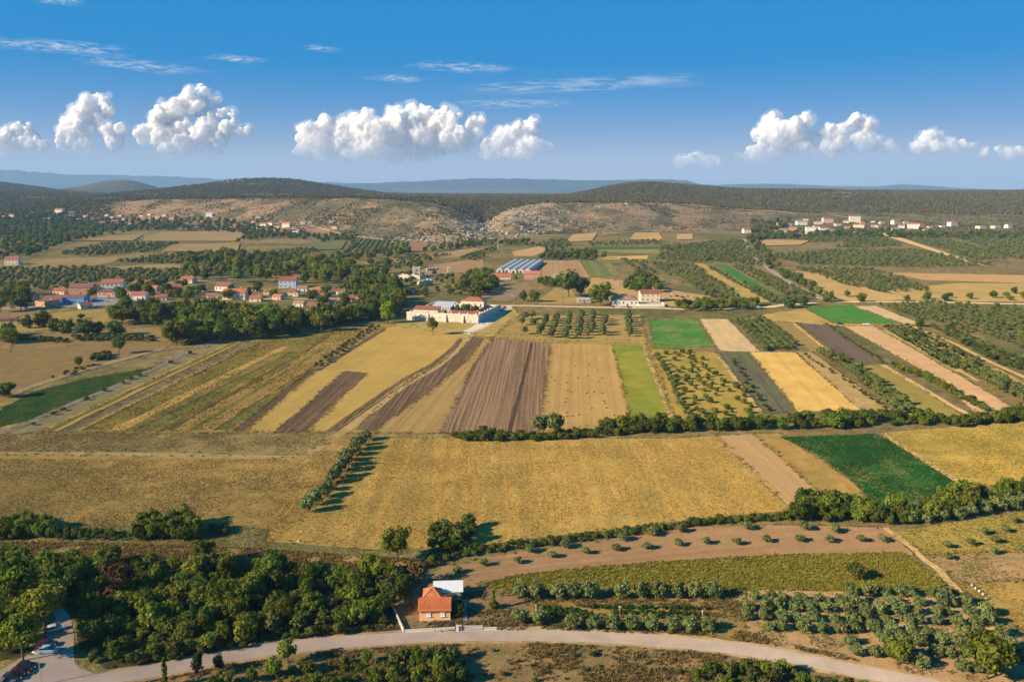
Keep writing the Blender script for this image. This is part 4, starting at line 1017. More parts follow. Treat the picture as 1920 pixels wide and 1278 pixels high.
def line_trees(kind, pts, n, r, label, group, jit=0.6, hf=0.9, th=0.5, seed=3, ordinal=True):
    q = random.Random(seed)
    W_ = [G(*p)[:2] for p in pts]
    seg = [math.hypot(W_[i + 1][0] - W_[i][0], W_[i + 1][1] - W_[i][1]) for i in range(len(W_) - 1)]
    T = sum(seg)
    for k in range(n):
        s = T * (k + 0.5) / n
        for i, l in enumerate(seg):
            if s <= l: break
            s -= l
        f = s / seg[i]
        x, y = W_[i][0] + (W_[i + 1][0] - W_[i][0]) * f + q.gauss(0, jit), W_[i][1] + (W_[i + 1][1] - W_[i][1]) * f + q.gauss(0, jit)
        lab = label.replace('#', ORD[k + 1]) if ordinal else label
        plant(kind, x, y, r * q.uniform(0.8, 1.25), lab, group, hf * q.uniform(0.85, 1.15), th)

# --- foreground wood and road side
wood(['broadleaf_tree', 'broadleaf_tree', 'broadleaf_tree', 'dark_tree', 'dark_tree', 'dark_tree', 'bush', 'bush', 'lime_tree'],
     [(-160, 1235), (-160, 1056), (280, 1058), (470, 1070), (600, 1070), (760, 1086), (762, 1120), (735, 1150), (700, 1172), (560, 1186), (420, 1215), (340, 1230), (200, 1236), (165, 1200), (170, 1150), (120, 1128), (70, 1140), (40, 1200), (20, 1225)], 3.0, (1.1, 3.3),
     {'lime_tree': 'yellowish green tree in the wood left of the orange house', 'broadleaf_tree': 'leafy green tree in the wood left of the orange house', 'dark_tree': 'dark green tree in the wood left of the orange house', 'bush': 'olive green bush in the wood left of the orange house'},
     'trees of the foreground wood', (0.8, 1.2), 0.32, 21, 0.92)
wood(['bush'], [(165, 1240), (200, 1205), (420, 1190), (560, 1178), (720, 1165), (740, 1180), (560, 1198), (380, 1228), (240, 1252)], 2.0, (0.8, 1.5), 'low olive green bush between the wood and the road', 'bushes on the wood edge', (0.8, 1.2), 0.3, 22, 0.85)
wood(['bush', 'bush', 'broadleaf_tree'], [(340, 1300), (520, 1262), (640, 1245), (690, 1240), (700, 1300), (300, 1310)], 2.2, (0.7, 1.5), {'bush': 'low bush on the scrubby slope below the road', 'broadleaf_tree': 'green thicket tree on the slope just below the road'}, 'bushes below the road', (0.8, 1.3), 0.3, 23, 0.8)
wood(['bush', 'broadleaf_tree'], [(690, 1290), (740, 1250), (790, 1238), (855, 1240), (870, 1290)], 2.0, (1.0, 1.9), {'bush': 'bush in the thicket opposite the orange house', 'broadleaf_tree': 'green tree in the thicket opposite the orange house'}, 'thicket opposite the house', (1.0, 1.4), 0.5, 24)
wood(['bush', 'bush', 'broadleaf_tree'], [(1300, 1285), (1320, 1252), (1400, 1250), (1560, 1284), (1700, 1316), (1700, 1340), (1300, 1330)], 2.1, (0.9, 1.6), {'bush': 'bush in the thicket below the road at lower right', 'broadleaf_tree': 'green tree in the thicket below the road at lower right'}, 'thicket at lower right', (0.9, 1.3), 0.4, 25)
wood(['bush'], [(870, 1218), (1300, 1234), (1320, 1290), (870, 1290)], 3.4, (0.35, 0.8), 'small dry bush on the bare scrub below the road', 'dry scrub bushes', (0.7, 1.0), 0.2, 26, 0.7)
at_px('pine_tree', 372, 1274, 36, 'rounded pine beside the road at lower left, left of a smaller pine', None, 1.15, 0.9)
at_px('pine_tree', 411, 1258, 26, 'small dark pine beside the road, right of the rounded pine', None, 1.1, 0.8)
at_px('lime_tree', 540, 1244, 40, 'bright green tree at the lower road edge, left of the thicket', None, 1.05, 0.7)
at_px('lime_tree', 514, 1270, 36, 'bright green bushy tree at the bottom edge below the road', None, 1.0, 0.6)
at_px('cypress_tree', 311, 1290, 34, 'slender cypress standing in front of the road at lower left', None, 1.5, 0.6)
at_px('dry_tree', 228, 1125, 66, 'brown withered tree in the middle of the dark wood', None, 0.9, 0.7)
at_px('dry_tree', 200, 1150, 56, 'brown withered tree in front of the other withered tree', None, 0.8, 0.5)
at_px('dry_tree', 783, 1095, 46, 'greyish bare tree at the right end of the wood behind the house', None, 0.9, 0.5)
at_px('broadleaf_tree', 86, 1196, 80, 'bright green round tree over the car park', None, 0.95, 0.9)
at_px('broadleaf_tree', 30, 1160, 84, 'large green tree at the left edge behind the car park', None, 1.0, 1.1)
at_px('broadleaf_tree', 44, 1238, 74, 'green tree at the left edge beside the parked cars', None, 0.95, 0.8)
at_px('broadleaf_tree', 380, 1062, 46, 'lone round green tree on the dirt band above the wood', None, 1.0, 0.5)
at_px('broadleaf_tree', 744, 1052, 54, 'bright green tree behind the orange house on the field edge', None, 1.05, 0.6)
at_px('lime_tree', 466, 1190, 44, 'light green tree at the road edge of the wood', None, 0.9, 0.5)
wood(['dark_tree', 'broadleaf_tree'], [(-20, 1012), (-20, 985), (85, 985), (105, 1008)], 2.6, (1.8, 2.6), 'green tree in the clump at the left edge of the meadow', 'clump at the left meadow edge', (0.95, 1.2), 0.2, 27, 1.0)
wood(['broadleaf_tree', 'dark_tree'], [(255, 1016), (275, 985), (350, 984), (385, 1014)], 2.6, (2.0, 3.0), 'green tree in the big rounded clump on the meadow edge', 'rounded clump on the meadow edge', (1.0, 1.25), 0.2, 28, 1.0)
wood(['bush'], [(110, 1012), (125, 998), (215, 1000), (225, 1014)], 1.8, (0.8, 1.4), 'bush between the two clumps on the meadow edge', 'bushes between the clumps', (0.8, 1.0), 0.3, 29)
wood(['bush'], [(392, 1006), (398, 990), (425, 990), (425, 1006)], 2.0, (1.0, 1.5), 'bush just right of the big rounded clump', 'bushes right of the clump', (0.8, 1.0), 0.3, 30)
wood(['dark_tree', 'bush'], [(800, 1030), (815, 998), (880, 990), (890, 1012), (850, 1040)], 2.6, (1.6, 2.4), {'dark_tree': 'dark tree in the clump behind the orange house', 'bush': 'bush in the clump behind the orange house'}, 'clump on the wheat edge', (0.8, 1.1), 0.4, 31)
wood(['bush', 'dark_tree'], [(770, 1070), (800, 1045), (900, 1028), (1000, 1016), (1100, 1004), (1220, 988), (1330, 976), (1480, 966), (1490, 974), (1330, 984), (1220, 998), (1100, 1014), (1000, 1026), (900, 1040), (810, 1062)], 1.7, (0.8, 1.35), {'bush': 'bush in the ditch hedge below the wheat', 'dark_tree': 'dark shrub in the ditch hedge below the wheat'}, 'ditch hedge', (0.7, 0.95), 0.2, 32)
wood(['dark_tree', 'broadleaf_tree'], [(1490, 975), (1510, 945), (1560, 948), (1640, 962), (1700, 962), (1800, 940), (1880, 925), (1990, 905), (1990, 930), (1880, 948), (1790, 968), (1690, 988), (1640, 985), (1560, 982)], 3.2, (1.6, 3.5), {'dark_tree': 'dark tree in the tall hedge below the green crop', 'broadleaf_tree': 'green tree in the tall hedge below the green crop'}, 'tall hedge below the green crop', (0.9, 1.2), 0.25, 33)
line_trees('olive_tree', [(1690, 985), (1750, 978), (1830, 965), (1930, 945)], 9, 2.3, 'grey olive tree along the tall hedge at right, # from the left', 'olives along the tall hedge', 0.5, 0.9, 0.25)

# --- olive rows in the foreground
grove('olive_tree', [(1386, 1114), (1795, 1116), (1850, 1155), (1925, 1212), (1905, 1264), (1740, 1264), (1680, 1246), (1620, 1236), (1560, 1206), (1425, 1192), (1392, 1160)], (1400, 1150), (1800, 1160), 4.5, 4.0, 1.75, 'olive tree', 'lower right orchard', 'olives of the lower right orchard', 0.95, 0.2, 0.12, 0.06, 41)
at_px('broadleaf_tree', 1850, 1272, 80, 'large green tree at the right bottom corner of the orchard', None, 1.0, 0.5)
at_px('lime_tree', 1682, 1245, 56, 'rounded light green tree at the front of the lower right orchard', None, 0.9, 0.4)
for k, px in enumerate([975, 1005, 1045, 1075, 1106]): at_px('olive_tree', px, 1121, 34, 'olive tree, %s from left, left group of the row by the grassy bank' % ORD[k + 1], 'olives by the grassy bank', 1.05, 0.22)
for k, px in enumerate([1168, 1202, 1235, 1270, 1301, 1335]): at_px('olive_tree', px, 1121, 34, 'olive tree, %s from left, right group of the row by the grassy bank' % ORD[k + 1], 'olives by the grassy bank', 1.1, 0.22)
for k, px in enumerate([975, 1013, 1073, 1114, 1150, 1185, 1222, 1260, 1292, 1327]): at_px('olive_tree', px, 1176 + (0 if k > 1 else -8) + k * 0.8, 33, 'olive tree, %s from the left in the row along the road' % ORD[k + 1], 'olives along the road', 0.95, 0.2)
at_px('cypress_tree', 925, 1142, 30, 'narrow dark tree on the grass right of the orange house', None, 1.1, 0.4)
at_px('bush', 926, 1140, 20, 'round bush at the foot of the narrow dark tree', None, 0.9, 0.2)
YO = [(992, 1033), (1060, 1024), (1168, 1010), (1223, 1001), (1275, 995), (1400, 990), (1508, 990), (1565, 995)]
YL = [(858, 1071), (908, 1057), (971, 1053), (1035, 1042), (1098, 1035), (1155, 1029), (1212, 1026), (1271, 1020), (1323, 1017), (1382, 1018), (1437, 1013), (1499, 1012), (1555, 1013), (1614, 1012), (1655, 1012)]
for k, p in enumerate(YO): at_px('olive_tree', p[0], p[1] + 3, 22, 'young olive, %s from the left in the upper row on bare soil' % ORD[k + 1], 'young olives on bare soil', 0.75, 0.25)
for k, p in enumerate(YL): at_px('olive_tree', p[0], p[1] + 3, 20, 'young olive, %s from the left in the lower row on bare soil' % ORD[k + 1], 'young olives on bare soil', 0.72, 0.22)
for k, p in enumerate([(1775, 1024), (1777, 1046), (1820, 1020), (1845, 999), (1863, 1036), (1866, 1015), (1884, 995), (1898, 977), (1916, 1032)]): at_px('olive_tree', p[0], p[1] + 3, 18, 'small olive, %s from the left on the weedy field at the right edge' % ORD[k + 1], 'small olives at the right edge', 0.8, 0.35)
at_px('bush', 1605, 1085, 40, 'green bush on the tall grass bank', None, 0.8, 0.2)
line_trees('olive_tree', [(690, 822), (655, 862), (620, 915), (576, 966)], 13, 2.5, 'olive tree in the slanting row beside the wheat, # from the back', 'olive row beside the wheat', 0.4, 1.0, 0.25)
# --- hedge between the near fields and the fan
wood(['bush', 'dark_tree'], [(840, 822), (900, 812), (1000, 818), (1100, 812), (1240, 802), (1244, 808), (1100, 822), (1000, 827), (880, 828)], 2.6, (1.3, 2.1), {'bush': 'low bush in the hedge between wheat and ploughed field', 'dark_tree': 'low dark tree in the hedge between wheat and ploughed field'}, 'hedge left part', (0.7, 1.0), 0.2, 51)
at_px('olive_tree', 1012, 818, 34, 'left half of the pale tree pair in the hedge above the wheat', None, 1.1, 0.6)
at_px('olive_tree', 1040, 818, 38, 'right half of the pale tree pair in the hedge above the wheat', None, 1.1, 0.6)
wood(['dark_tree', 'dark_tree', 'broadleaf_tree'], [(1122, 812), (1130, 800), (1270, 796), (1400, 792), (1560, 786), (1740, 784), (1745, 797), (1560, 803), (1400, 806), (1270, 810)], 3.6, (1.6, 3.9), {'dark_tree': 'dark tree in the tall hedge below the barley', 'broadleaf_tree': 'green tree in the tall hedge below the barley'}, 'tall hedge below the barley', (0.75, 1.2), 0.2, 52, 0.85)
wood(['bush', 'dark_tree'], [(1745, 792), (1800, 792), (1900, 776), (2000, 768), (2000, 786), (1900, 792), (1800, 802)], 3.0, (1.6, 2.6), {'bush': 'bush in the low hedge above the yellow grass', 'dark_tree': 'dark shrub in the low hedge above the yellow grass'}, 'hedge right part', (0.8, 1.1), 0.3, 53)
# --- around the manor and the centre orchard
at_px('yellow_tree', 727, 606, 34, 'bright yellow green tree left of the walled manor', None, 1.1, 0.4)
at_px('lime_tree', 812, 628, 25, 'lone young tree on the mown grass below the manor', None, 1.0, 0.8)
for i, (a, b, n) in enumerate([((1026, 600), (1010, 632), 6), ((1046, 596), (1033, 636), 8), ((1069, 592), (1058, 638), 9), ((1091, 590), (1083, 638), 10), ((1112, 590), (1106, 632), 8), ((1136, 597), (1133, 612), 4), ((1176, 595), (1180, 634), 9), ((1128, 622), (1128, 632), 2)]):
    line_trees('olive_tree', [b, a], n, 2.6, 'olive tree, # from the front in column %s of the orchard right of the manor' % ORD[i + 1], 'orchard right of the manor', 0.4, 1.15, 0.3, 60 + i)
for k, p in enumerate([(985, 600), (984, 627), (998, 598), (1000, 612), (978, 610)]): at_px('olive_tree', p[0], p[1], 16, 'scattered olive at the left end of the manor orchard, %s of five' % ORD[k + 1], 'orchard right of the manor', 0.9, 0.5)
line_trees('bush', [(588, 690), (640, 655), (700, 612)], 16, 1.5, 'small clipped bush, # from the front in the slanting row above the mown meadow', 'slanting bush row', 0.5, 0.8, 0.4)
line_trees('bush', [(600, 690), (650, 655), (712, 612)], 14, 1.3, 'small bush, # from the front in the second slanting row above the mown meadow', 'slanting bush row', 0.5, 0.8, 0.4, 9)
# --- left meadows
wood(['dark_tree', 'broadleaf_tree'], [(15, 648), (0, 630), (25, 628), (30, 646)], 5, (3.4, 4.6), 'round dark tree at the left edge of the brown meadow', 'trees at the left edge', (1, 1.2), 0.15, 61)
for k, (px, py, w) in enumerate([(52, 615, 26), (82, 612, 34), (102, 620, 28), (128, 624, 30), (160, 628, 34), (184, 626, 26), (218, 628, 32)]): at_px('dark_tree', px, py, w, 'round dark tree, %s from the left in the row below the golden paddock' % ORD[k + 1], 'row below the golden paddock', 0.95, 0.12)
at_px('bush', 152, 598, 14, 'single small bush in the golden paddock', None, 0.8, 0.2)
at_px('broadleaf_tree', 224, 663, 22, 'lone small tree beside the brown farm track', None, 1.0, 0.8)
at_px('broadleaf_tree', 149, 687, 18, 'small tree left of the lone tree, beside the farm track', None, 1.0, 0.5)
wood(['bush'], [(172, 678), (178, 668), (208, 664), (206, 674)], 2.4, (1.4, 2.2), 'dark bush beside the farm track between the two small trees', 'bushes beside the farm track', (0.8, 1), 0.2, 62)
wood(['bush'], [(35, 638), (40, 632), (130, 638), (120, 644)], 3, (1.2, 2.2), 'low hedge bush at the top of the brown meadow', 'low hedge in the left meadow', (0.6, 0.8), 0.2, 63)
wood(['bush'], [(136, 640), (140, 632), (290, 632), (285, 640)], 3.2, (1.4, 2.4), 'low hedge bush below the dark tree row', 'low hedge below the tree row', (0.6, 0.8), 0.2, 64)
at_px('dark_tree', 10, 745, 36, 'dark bush at the left edge at the end of the farm track', None, 0.8, 0.2)
wood(['bush'], [(90, 712), (150, 690), (180, 684), (130, 706)], 3.5, (0.9, 1.5), 'weedy bush on the farm track bank', 'track bank bushes', (0.6, 0.9), 0.2, 65, 0.7)
for k, (px, py) in enumerate([(62, 797), (100, 778), (118, 770), (163, 750), (195, 734), (231, 720), (246, 712), (262, 706), (320, 682), (356, 664)]): at_px('bush', px, py, 11, 'low dark shrub on the lane verge, %s from the left' % ORD[k + 1], 'shrubs on the lane verge', 0.7, 0.2)
# --- wooded village
WL = {'broadleaf_tree': 'broad green tree in the wood left of the manor', 'dark_tree': 'dark tree in the wood left of the manor', 'lime_tree': 'light green tree in the wood left of the manor'}
wood(['broadleaf_tree', 'dark_tree', 'dark_tree', 'broadleaf_tree'], [(210, 598), (240, 588), (290, 592), (330, 590), (430, 592), (470, 593), (520, 604), (560, 607), (600, 608), (640, 598), (695, 582), (705, 600), (655, 606), (610, 620), (520, 634), (440, 640), (330, 648), (305, 642), (400, 616), (320, 604), (300, 612), (220, 610)], 9.0, (4.6, 7.6), WL, 'wood by the left village', (0.85, 1.15), 0.3, 71)
wood(['broadleaf_tree', 'dark_tree'], [(650, 545), (690, 520), (740, 540), (755, 585), (700, 600), (690, 570)], 10, (5, 7.5), WL, 'wood by the left village', (0.95, 1.2), 0.3, 72)
wood(['broadleaf_tree', 'lime_tree', 'dark_tree'], [(520, 535), (530, 512), (570, 498), (660, 498), (668, 515), (640, 535), (600, 530)], 14, (5.0, 8), {k: v.replace('between the left village and the manor', 'behind the left village houses') for k, v in WL.items()}, 'trees behind the left village', (0.9, 1.15), 0.4, 73, 0.8)
wood(['broadleaf_tree', 'dark_tree', 'lime_tree'], [(345, 525), (350, 495), (420, 482), (455, 500), (530, 500), (520, 530), (440, 530)], 16, (4.5, 8), {k: v.replace('between the left village and the manor', 'behind the left village houses') for k, v in WL.items()}, 'trees behind the left village', (0.9, 1.15), 0.5, 74, 0.8)
wood(['broadleaf_tree', 'dark_tree'], [(330, 560), (350, 540), (400, 548), (480, 545), (560, 545), (650, 548), (650, 575), (560, 572), (480, 560), (400, 570)], 15, (3.6, 5.6), {k: v.replace('in the wood left of the manor', 'among the houses of the left village') for k, v in WL.items()}, 'trees among the left village houses', (0.8, 1.0), 0.25, 75, 0.4)
wood(['broadleaf_tree', 'dark_tree'], [(0, 585), (0, 555), (40, 545), (60, 575), (30, 590)], 10, (4.5, 6.5), {k: v.replace('in the wood left of the manor', 'by the works yard at the left edge') for k, v in WL.items()}, 'trees by the works yard', (0.9, 1.1), 0.5, 76, 0.7)
at_px('dark_tree', 230, 567, 22, 'round tree beside the lane right of the works yard', None, 1.1, 0.4)
at_px('dark_tree', 40, 580, 36, 'dark tree in front of the brown shed at the left edge', None, 0.9, 0.3)
wood(['dark_tree', 'broadleaf_tree', 'bush'], [(690, 545), (720, 515), (800, 512), (850, 520), (905, 525), (900, 560), (840, 556), (770, 560), (740, 560)], 10, (2.0, 3.6), {'dark_tree': 'dark tree among the castle ruins', 'broadleaf_tree': 'green tree among the castle ruins', 'bush': 'bush among the castle ruins'}, 'trees among the ruins', (0.8, 1.0), 0.2, 77, 0.6)
wood(['dark_tree', 'broadleaf_tree'], [(860, 540), (880, 520), (925, 515), (930, 545), (900, 555)], 9, (3.5, 5.2), {'dark_tree': 'dark tree between the ruins and the orange barn', 'broadleaf_tree': 'green tree between the ruins and the orange barn'}, 'trees by the barn', (0.9, 1.2), 0.4, 78, 0.9)
for (px, py, w, k, l) in [(1066, 556, 46, 'broadleaf_tree', 'large green tree left of the restaurant, beside a smaller dark one'), (1088, 556, 34, 'dark_tree', 'dark tree touching the large green tree left of the restaurant'), (1125, 573, 40, 'dark_tree', 'large round tree just left of the restaurant'),
                          (981, 565, 18, 'dark_tree', 'round tree right of the manor, left of a pair'), (1002, 566, 22, 'dark_tree', 'round tree right of the manor, right of a pair'), (1272, 578, 16, 'dark_tree', 'dark tree right of the restaurant pool'), (965, 528, 12, 'yellow_tree', 'yellow bush beside the orange barn')]:
    at_px(k, px, py, w, l, None, 1.0, 0.4)
wood(['dark_tree'], [(1010, 538), (1012, 530), (1080, 530), (1080, 540)], 8, (3.2, 4.5), 'dark hedge tree behind the manor soil plots', 'hedge behind the soil plots', (0.8, 1), 0.3, 79)
wood(['dark_tree', 'broadleaf_tree', 'lime_tree'], [(1275, 582), (1290, 572), (1350, 572), (1420, 572), (1418, 580), (1340, 584)], 7, (3, 4.4), {'dark_tree': 'dark tree in the hedge right of the restaurant', 'broadleaf_tree': 'green tree in the hedge right of the restaurant', 'lime_tree': 'light green tree in the hedge right of the restaurant'}, 'hedge right of the restaurant', (0.8, 1), 0.3, 80)
wood(['dark_tree', 'broadleaf_tree'], [(1170, 545), (1195, 520), (1225, 530), (1240, 550), (1215, 552)], 8, (3.6, 5), {'dark_tree': 'dark tree in the clump behind the restaurant', 'broadleaf_tree': 'green tree in the clump behind the restaurant'}, 'clump behind the restaurant', (0.9, 1.1), 0.4, 81)
for (px, py, w, l) in [(1553, 566, 24, 'round dark tree at the road bend on the right plain'), (1480, 577, 26, 'dark tree left of the road bend'), (1505, 572, 20, 'dark tree just left of the tree at the road bend'), (1614, 566, 20, 'round tree right of the road bend'), (1724, 612, 20, 'round bush at the end of the pale strip')]:
    at_px('dark_tree', px, py, w, l, None, 0.95, 0.12)
# --- right hand groves
grove('green_olive', [(1368, 602), (1432, 598), (1502, 655), (1426, 660)], (1385, 602), (1445, 658), 5.5, 4.4, 2.1, 'olive tree', 'grove behind barley', 'grove behind the barley', 0.8, 0.3, 0.12, 0.05, 42)
line_trees('green_olive', [(1690, 778), (1640, 735), (1580, 690), (1532, 662)], 26, 2.5, 'olive tree, # from front, left line of the double row behind the barley', 'double olive row', 0.6, 0.9, 0.4, 43)
line_trees('green_olive', [(1712, 778), (1660, 735), (1600, 690), (1550, 662)], 22, 2.3, 'olive tree, # from front, right line of the double row behind the barley', 'double olive row', 0.8, 0.9, 0.4, 44)
line_trees('broadleaf_tree', [(1855, 775), (1800, 748), (1735, 712), (1668, 684)], 22, 2.3, 'leafy shrub, # from the front in the green row left of the pink soil', 'green row left of the pink soil', 0.6, 0.8, 0.3, 45)
line_trees('green_olive', [(1940, 768), (1890, 738), (1830, 706), (1765, 680)], 24, 2.5, 'olive tree, # from the front in the row right of the pink soil', 'row right of the pink soil', 1.2, 0.85, 0.4, 46)
line_trees('green_olive', [(1960, 764), (1905, 732), (1845, 700), (1790, 680)], 20, 2.5, 'olive tree, # from the front in the outer row right of the pink soil', 'row right of the pink soil', 1.2, 0.85, 0.4, 47)
wood(['bush', 'green_olive'], [(1655, 614), (1712, 612), (1850, 686), (1780, 690), (1720, 655)], 5.0, (1.3, 2.2), {'bush': 'shrub in the weedy plot right of the pink soil', 'green_olive': 'small olive in the weedy plot right of the pink soil'}, 'weedy plot shrubs', (0.7, 0.9), 0.3, 48, 0.8)
wood(['bush'], [(1752, 618), (1775, 614), (1920, 680), (1940, 700), (1880, 684)], 3.6, (1.6, 2.4), 'green shrub in the dense strip at the right edge', 'dense shrub strip', (0.7, 0.9), 0.2, 49)
wood(['bush', 'lime_tree'], [(1230, 665), (1300, 660), (1400, 740), (1420, 780), (1290, 790)], 5.6, (1.0, 2.0), {'bush': 'shrub in the golden scrubby plot', 'lime_tree': 'yellow green shrub in the golden scrubby plot'}, 'scrubby plot shrubs', (0.7, 0.9), 0.2, 54, 0.75)
line_trees('green_olive', [(1290, 786), (1258, 715), (1230, 668)], 14, 2.0, 'small olive, # from the front beside the narrow path of the scrubby plot', 'scrubby plot olives', 0.7, 0.8, 0.3, 55)
line_trees('bush', [(1440, 775), (1400, 715), (1372, 672)], 14, 1.5, 'green bush, # from the front beside the lavender plot path', 'bushes beside the lavender', 0.8, 0.7, 0.2, 56)
line_trees('bush', [(1660, 770), (1580, 710), (1505, 665)], 16, 1.1, 'small bush, # from the front on the strip beside the barley', 'bushes beside the barley', 0.8, 0.8, 0.3, 57)
line_trees('bush', [(1660, 684), (1600, 645), (1550, 608)], 18, 1.2, 'low bush, # from the front between purple plot and pink soil', 'bushes beside the purple plot', 0.6, 0.8, 0.2, 58)
BIG = [  # far groves of olives: polygon, direction, row gap, gap, radius
    ([(1645, 572), (1752, 566), (1920, 618), (2000, 660), (1920, 655), (1790, 618)], (1700, 570), (1900, 640), 7, 5, 2.5),
    ([(1768, 568), (1925, 578), (2050, 640), (1920, 625)], (1780, 568), (1930, 625), 7.5, 5.2, 2.6),
    ([(1720, 612), (1745, 612), (1920, 672), (1930, 690), (1890, 678)], (1730, 612), (1920, 680), 8, 5.5, 2.6),
    ([(1320, 500), (1352, 510), (1480, 572), (1440, 572)], (1335, 502), (1460, 572), 7.5, 6, 2.9),
    ([(1370, 498), (1395, 498), (1470, 530), (1540, 562), (1500, 566), (1440, 540)], (1385, 498), (1520, 564), 8, 6.5, 3.0),
    ([(1215, 492), (1300, 496), (1400, 566), (1345, 566), (1280, 530), (1230, 505)], (1250, 494), (1370, 566), 8, 6.2, 3.1),
    ([(1240, 462), (1390, 450), (1425, 480), (1432, 500), (1340, 492), (1230, 488)], (1240, 470), (1400, 470), 11, 7.5, 3.6),
    ([(1150, 486), (1215, 492), (1240, 530), (1200, 520)], (1160, 486), (1220, 525), 10, 7, 3.2),
    ([(1440, 478), (1560, 470), (1720, 470), (1860, 498), (1700, 502), (1500, 496)], (1450, 485), (1800, 495), 10, 7.5, 3.6),
    ([(1480, 502), (1640, 506), (1740, 540), (1740, 548), (1640, 548), (1560, 528)], (1500, 504), (1720, 545), 9, 6.5, 3.1),
    ([(1690, 446), (1770, 448), (1900, 486), (1830, 488)], (1700, 448), (1860, 487), 12, 8, 3.8),
    ([(1790, 442), (1940, 442), (2050, 490), (1900, 486)], (1800, 445), (1950, 480), 13, 8.5, 4.0),
    ([(1600, 448), (1660, 446), (1690, 462), (1560, 466)], (1600, 456), (1690, 456), 13, 8.5, 3.8),
    ([(1500, 448), (1630, 444), (1640, 452), (1520, 456)], (1510, 450), (1630, 450), 13, 8.5, 3.8),
    ([(100, 478), (200, 458), (340, 456), (280, 474), (160, 481)], (110, 470), (300, 468), 11, 8, 3.9),
    ([(210, 492), (360, 474), (470, 472), (440, 486), (330, 496)], (230, 488), (440, 480), 10, 7.5, 3.7),
    ([(-60, 530), (-60, 505), (150, 503), (345, 508), (345, 528), (200, 530)], (0, 515), (300, 520), 9, 7, 3.5),
    ([(-60, 552), (-60, 532), (130, 530), (250, 528), (240, 545), (60, 545)], (0, 540), (220, 537), 10, 8, 3.6),
    ([(440, 500), (478, 478), (560, 466), (600, 470), (540, 486), (480, 504)], (450, 495), (580, 470), 12, 6, 3.4),
    ([(620, 478), (680, 462), (660, 450), (652, 474)], (640, 474), (665, 452), 10, 6, 3.0),
    ([(650, 506), (760, 480), (850, 478), (760, 500), (700, 512)], (660, 506), (820, 480), 12, 6, 3.2),
    ([(860, 484), (930, 462), (935, 468), (890, 490)], (870, 484), (930, 465), 10, 6, 3.2),
    ([(1030, 490), (1040, 472), (1110, 470), (1120, 484), (1080, 486)], (1035, 480), (1110, 478), 12, 8, 3.6),
    ([(990, 460), (1060, 448), (1070, 462), (1040, 472)], (1000, 458), (1060, 456), 13, 9, 4.0),
    ([(1100, 456), (1240, 450), (1240, 460), (1110, 462)], (1100, 458), (1240, 456), 13, 9, 3.6),
]
for i, (poly, a, b, rg, gp, r) in enumerate(BIG):
    grove('green_olive', poly, a, b, rg * 1.22, gp * 1.2, r * 0.84, 'olive tree', ('in a far grove of the right plain' if poly[0][0] > 950 else 'in a far grove of the left plain'), 'far olive groves', 0.85, 0.2, 0.2, 0.16, 100 + i, False)
# scattered far trees of the valley, hedges and village greenery
FARW = [([(-100, 445), (-100, 400), (60, 400), (240, 415), (420, 415), (480, 425), (460, 440), (380, 430), (260, 432), (120, 440)], 15, (3.5, 6.5), 0.8),
        ([(-100, 500), (-100, 445), (120, 440), (250, 435), (120, 455), (70, 480), (0, 485)], 14, (3.5, 6), 0.7),
        ([(480, 425), (560, 440), (640, 445), (660, 450), (600, 455), (520, 445), (440, 455)], 13, (3.5, 5.5), 0.65),
        ([(455, 480), (600, 490), (700, 476), (770, 470), (760, 480), (640, 495), (560, 500), (450, 492)], 13, (4, 6), 0.6),
        ([(770, 474), (810, 470), (900, 455), (990, 452), (1000, 460), (920, 460), (840, 472)], 13, (3.5, 5.5), 0.7),
        ([(1010, 486), (1030, 476), (1100, 476), (1140, 484), (1100, 488)], 12, (3.5, 5.5), 0.7),
        ([(1390, 450), (1440, 440), (1560, 438), (1640, 434), (1720, 438), (1780, 440), (1760, 448), (1640, 446), (1520, 446), (1430, 452)], 13, (3.5, 6), 0.7),
        ([(1400, 436), (1410, 415), (1480, 414), (1460, 440)], 14, (4, 6), 0.6),
        ([(1405, 452), (1420, 452), (1470, 510), (1560, 560), (1530, 556), (1450, 512)], 12, (3.2, 5), 0.6),
        ([(1780, 440), (1960, 438), (1960, 450), (1800, 450)], 13, (4, 6.5), 0.7),
        ([(1560, 555), (1700, 562), (1800, 548), (1960, 548), (1960, 562), (1700, 568)], 14, (2.4, 4), 0.4),
        ([(250, 545), (330, 530), (350, 540), (330, 565), (250, 560)], 11, (4, 6), 0.6),
        ([(140, 548), (250, 545), (250, 560), (140, 556)], 12, (3, 5), 0.4),
        ([(580, 505), (720, 490), (800, 500), (700, 520)], 13, (3, 5), 0.4)]
for i, (poly, dm, r, fl) in enumerate(FARW):
    wood(['dark_tree', 'dark_tree', 'broadleaf_tree'], poly, dm, r, 'tree', None, (0.8, 1.1), 0.3, 130 + i, fl)
for k, px in enumerate([834, 860, 866, 873, 879]): at_px('cypress_tree', px, 460 + k * 0.3, 10, 'slender poplar, %s from the left below the gorge mouth' % ORD[k + 1], 'poplars below the gorge', 1.3, 0.3)

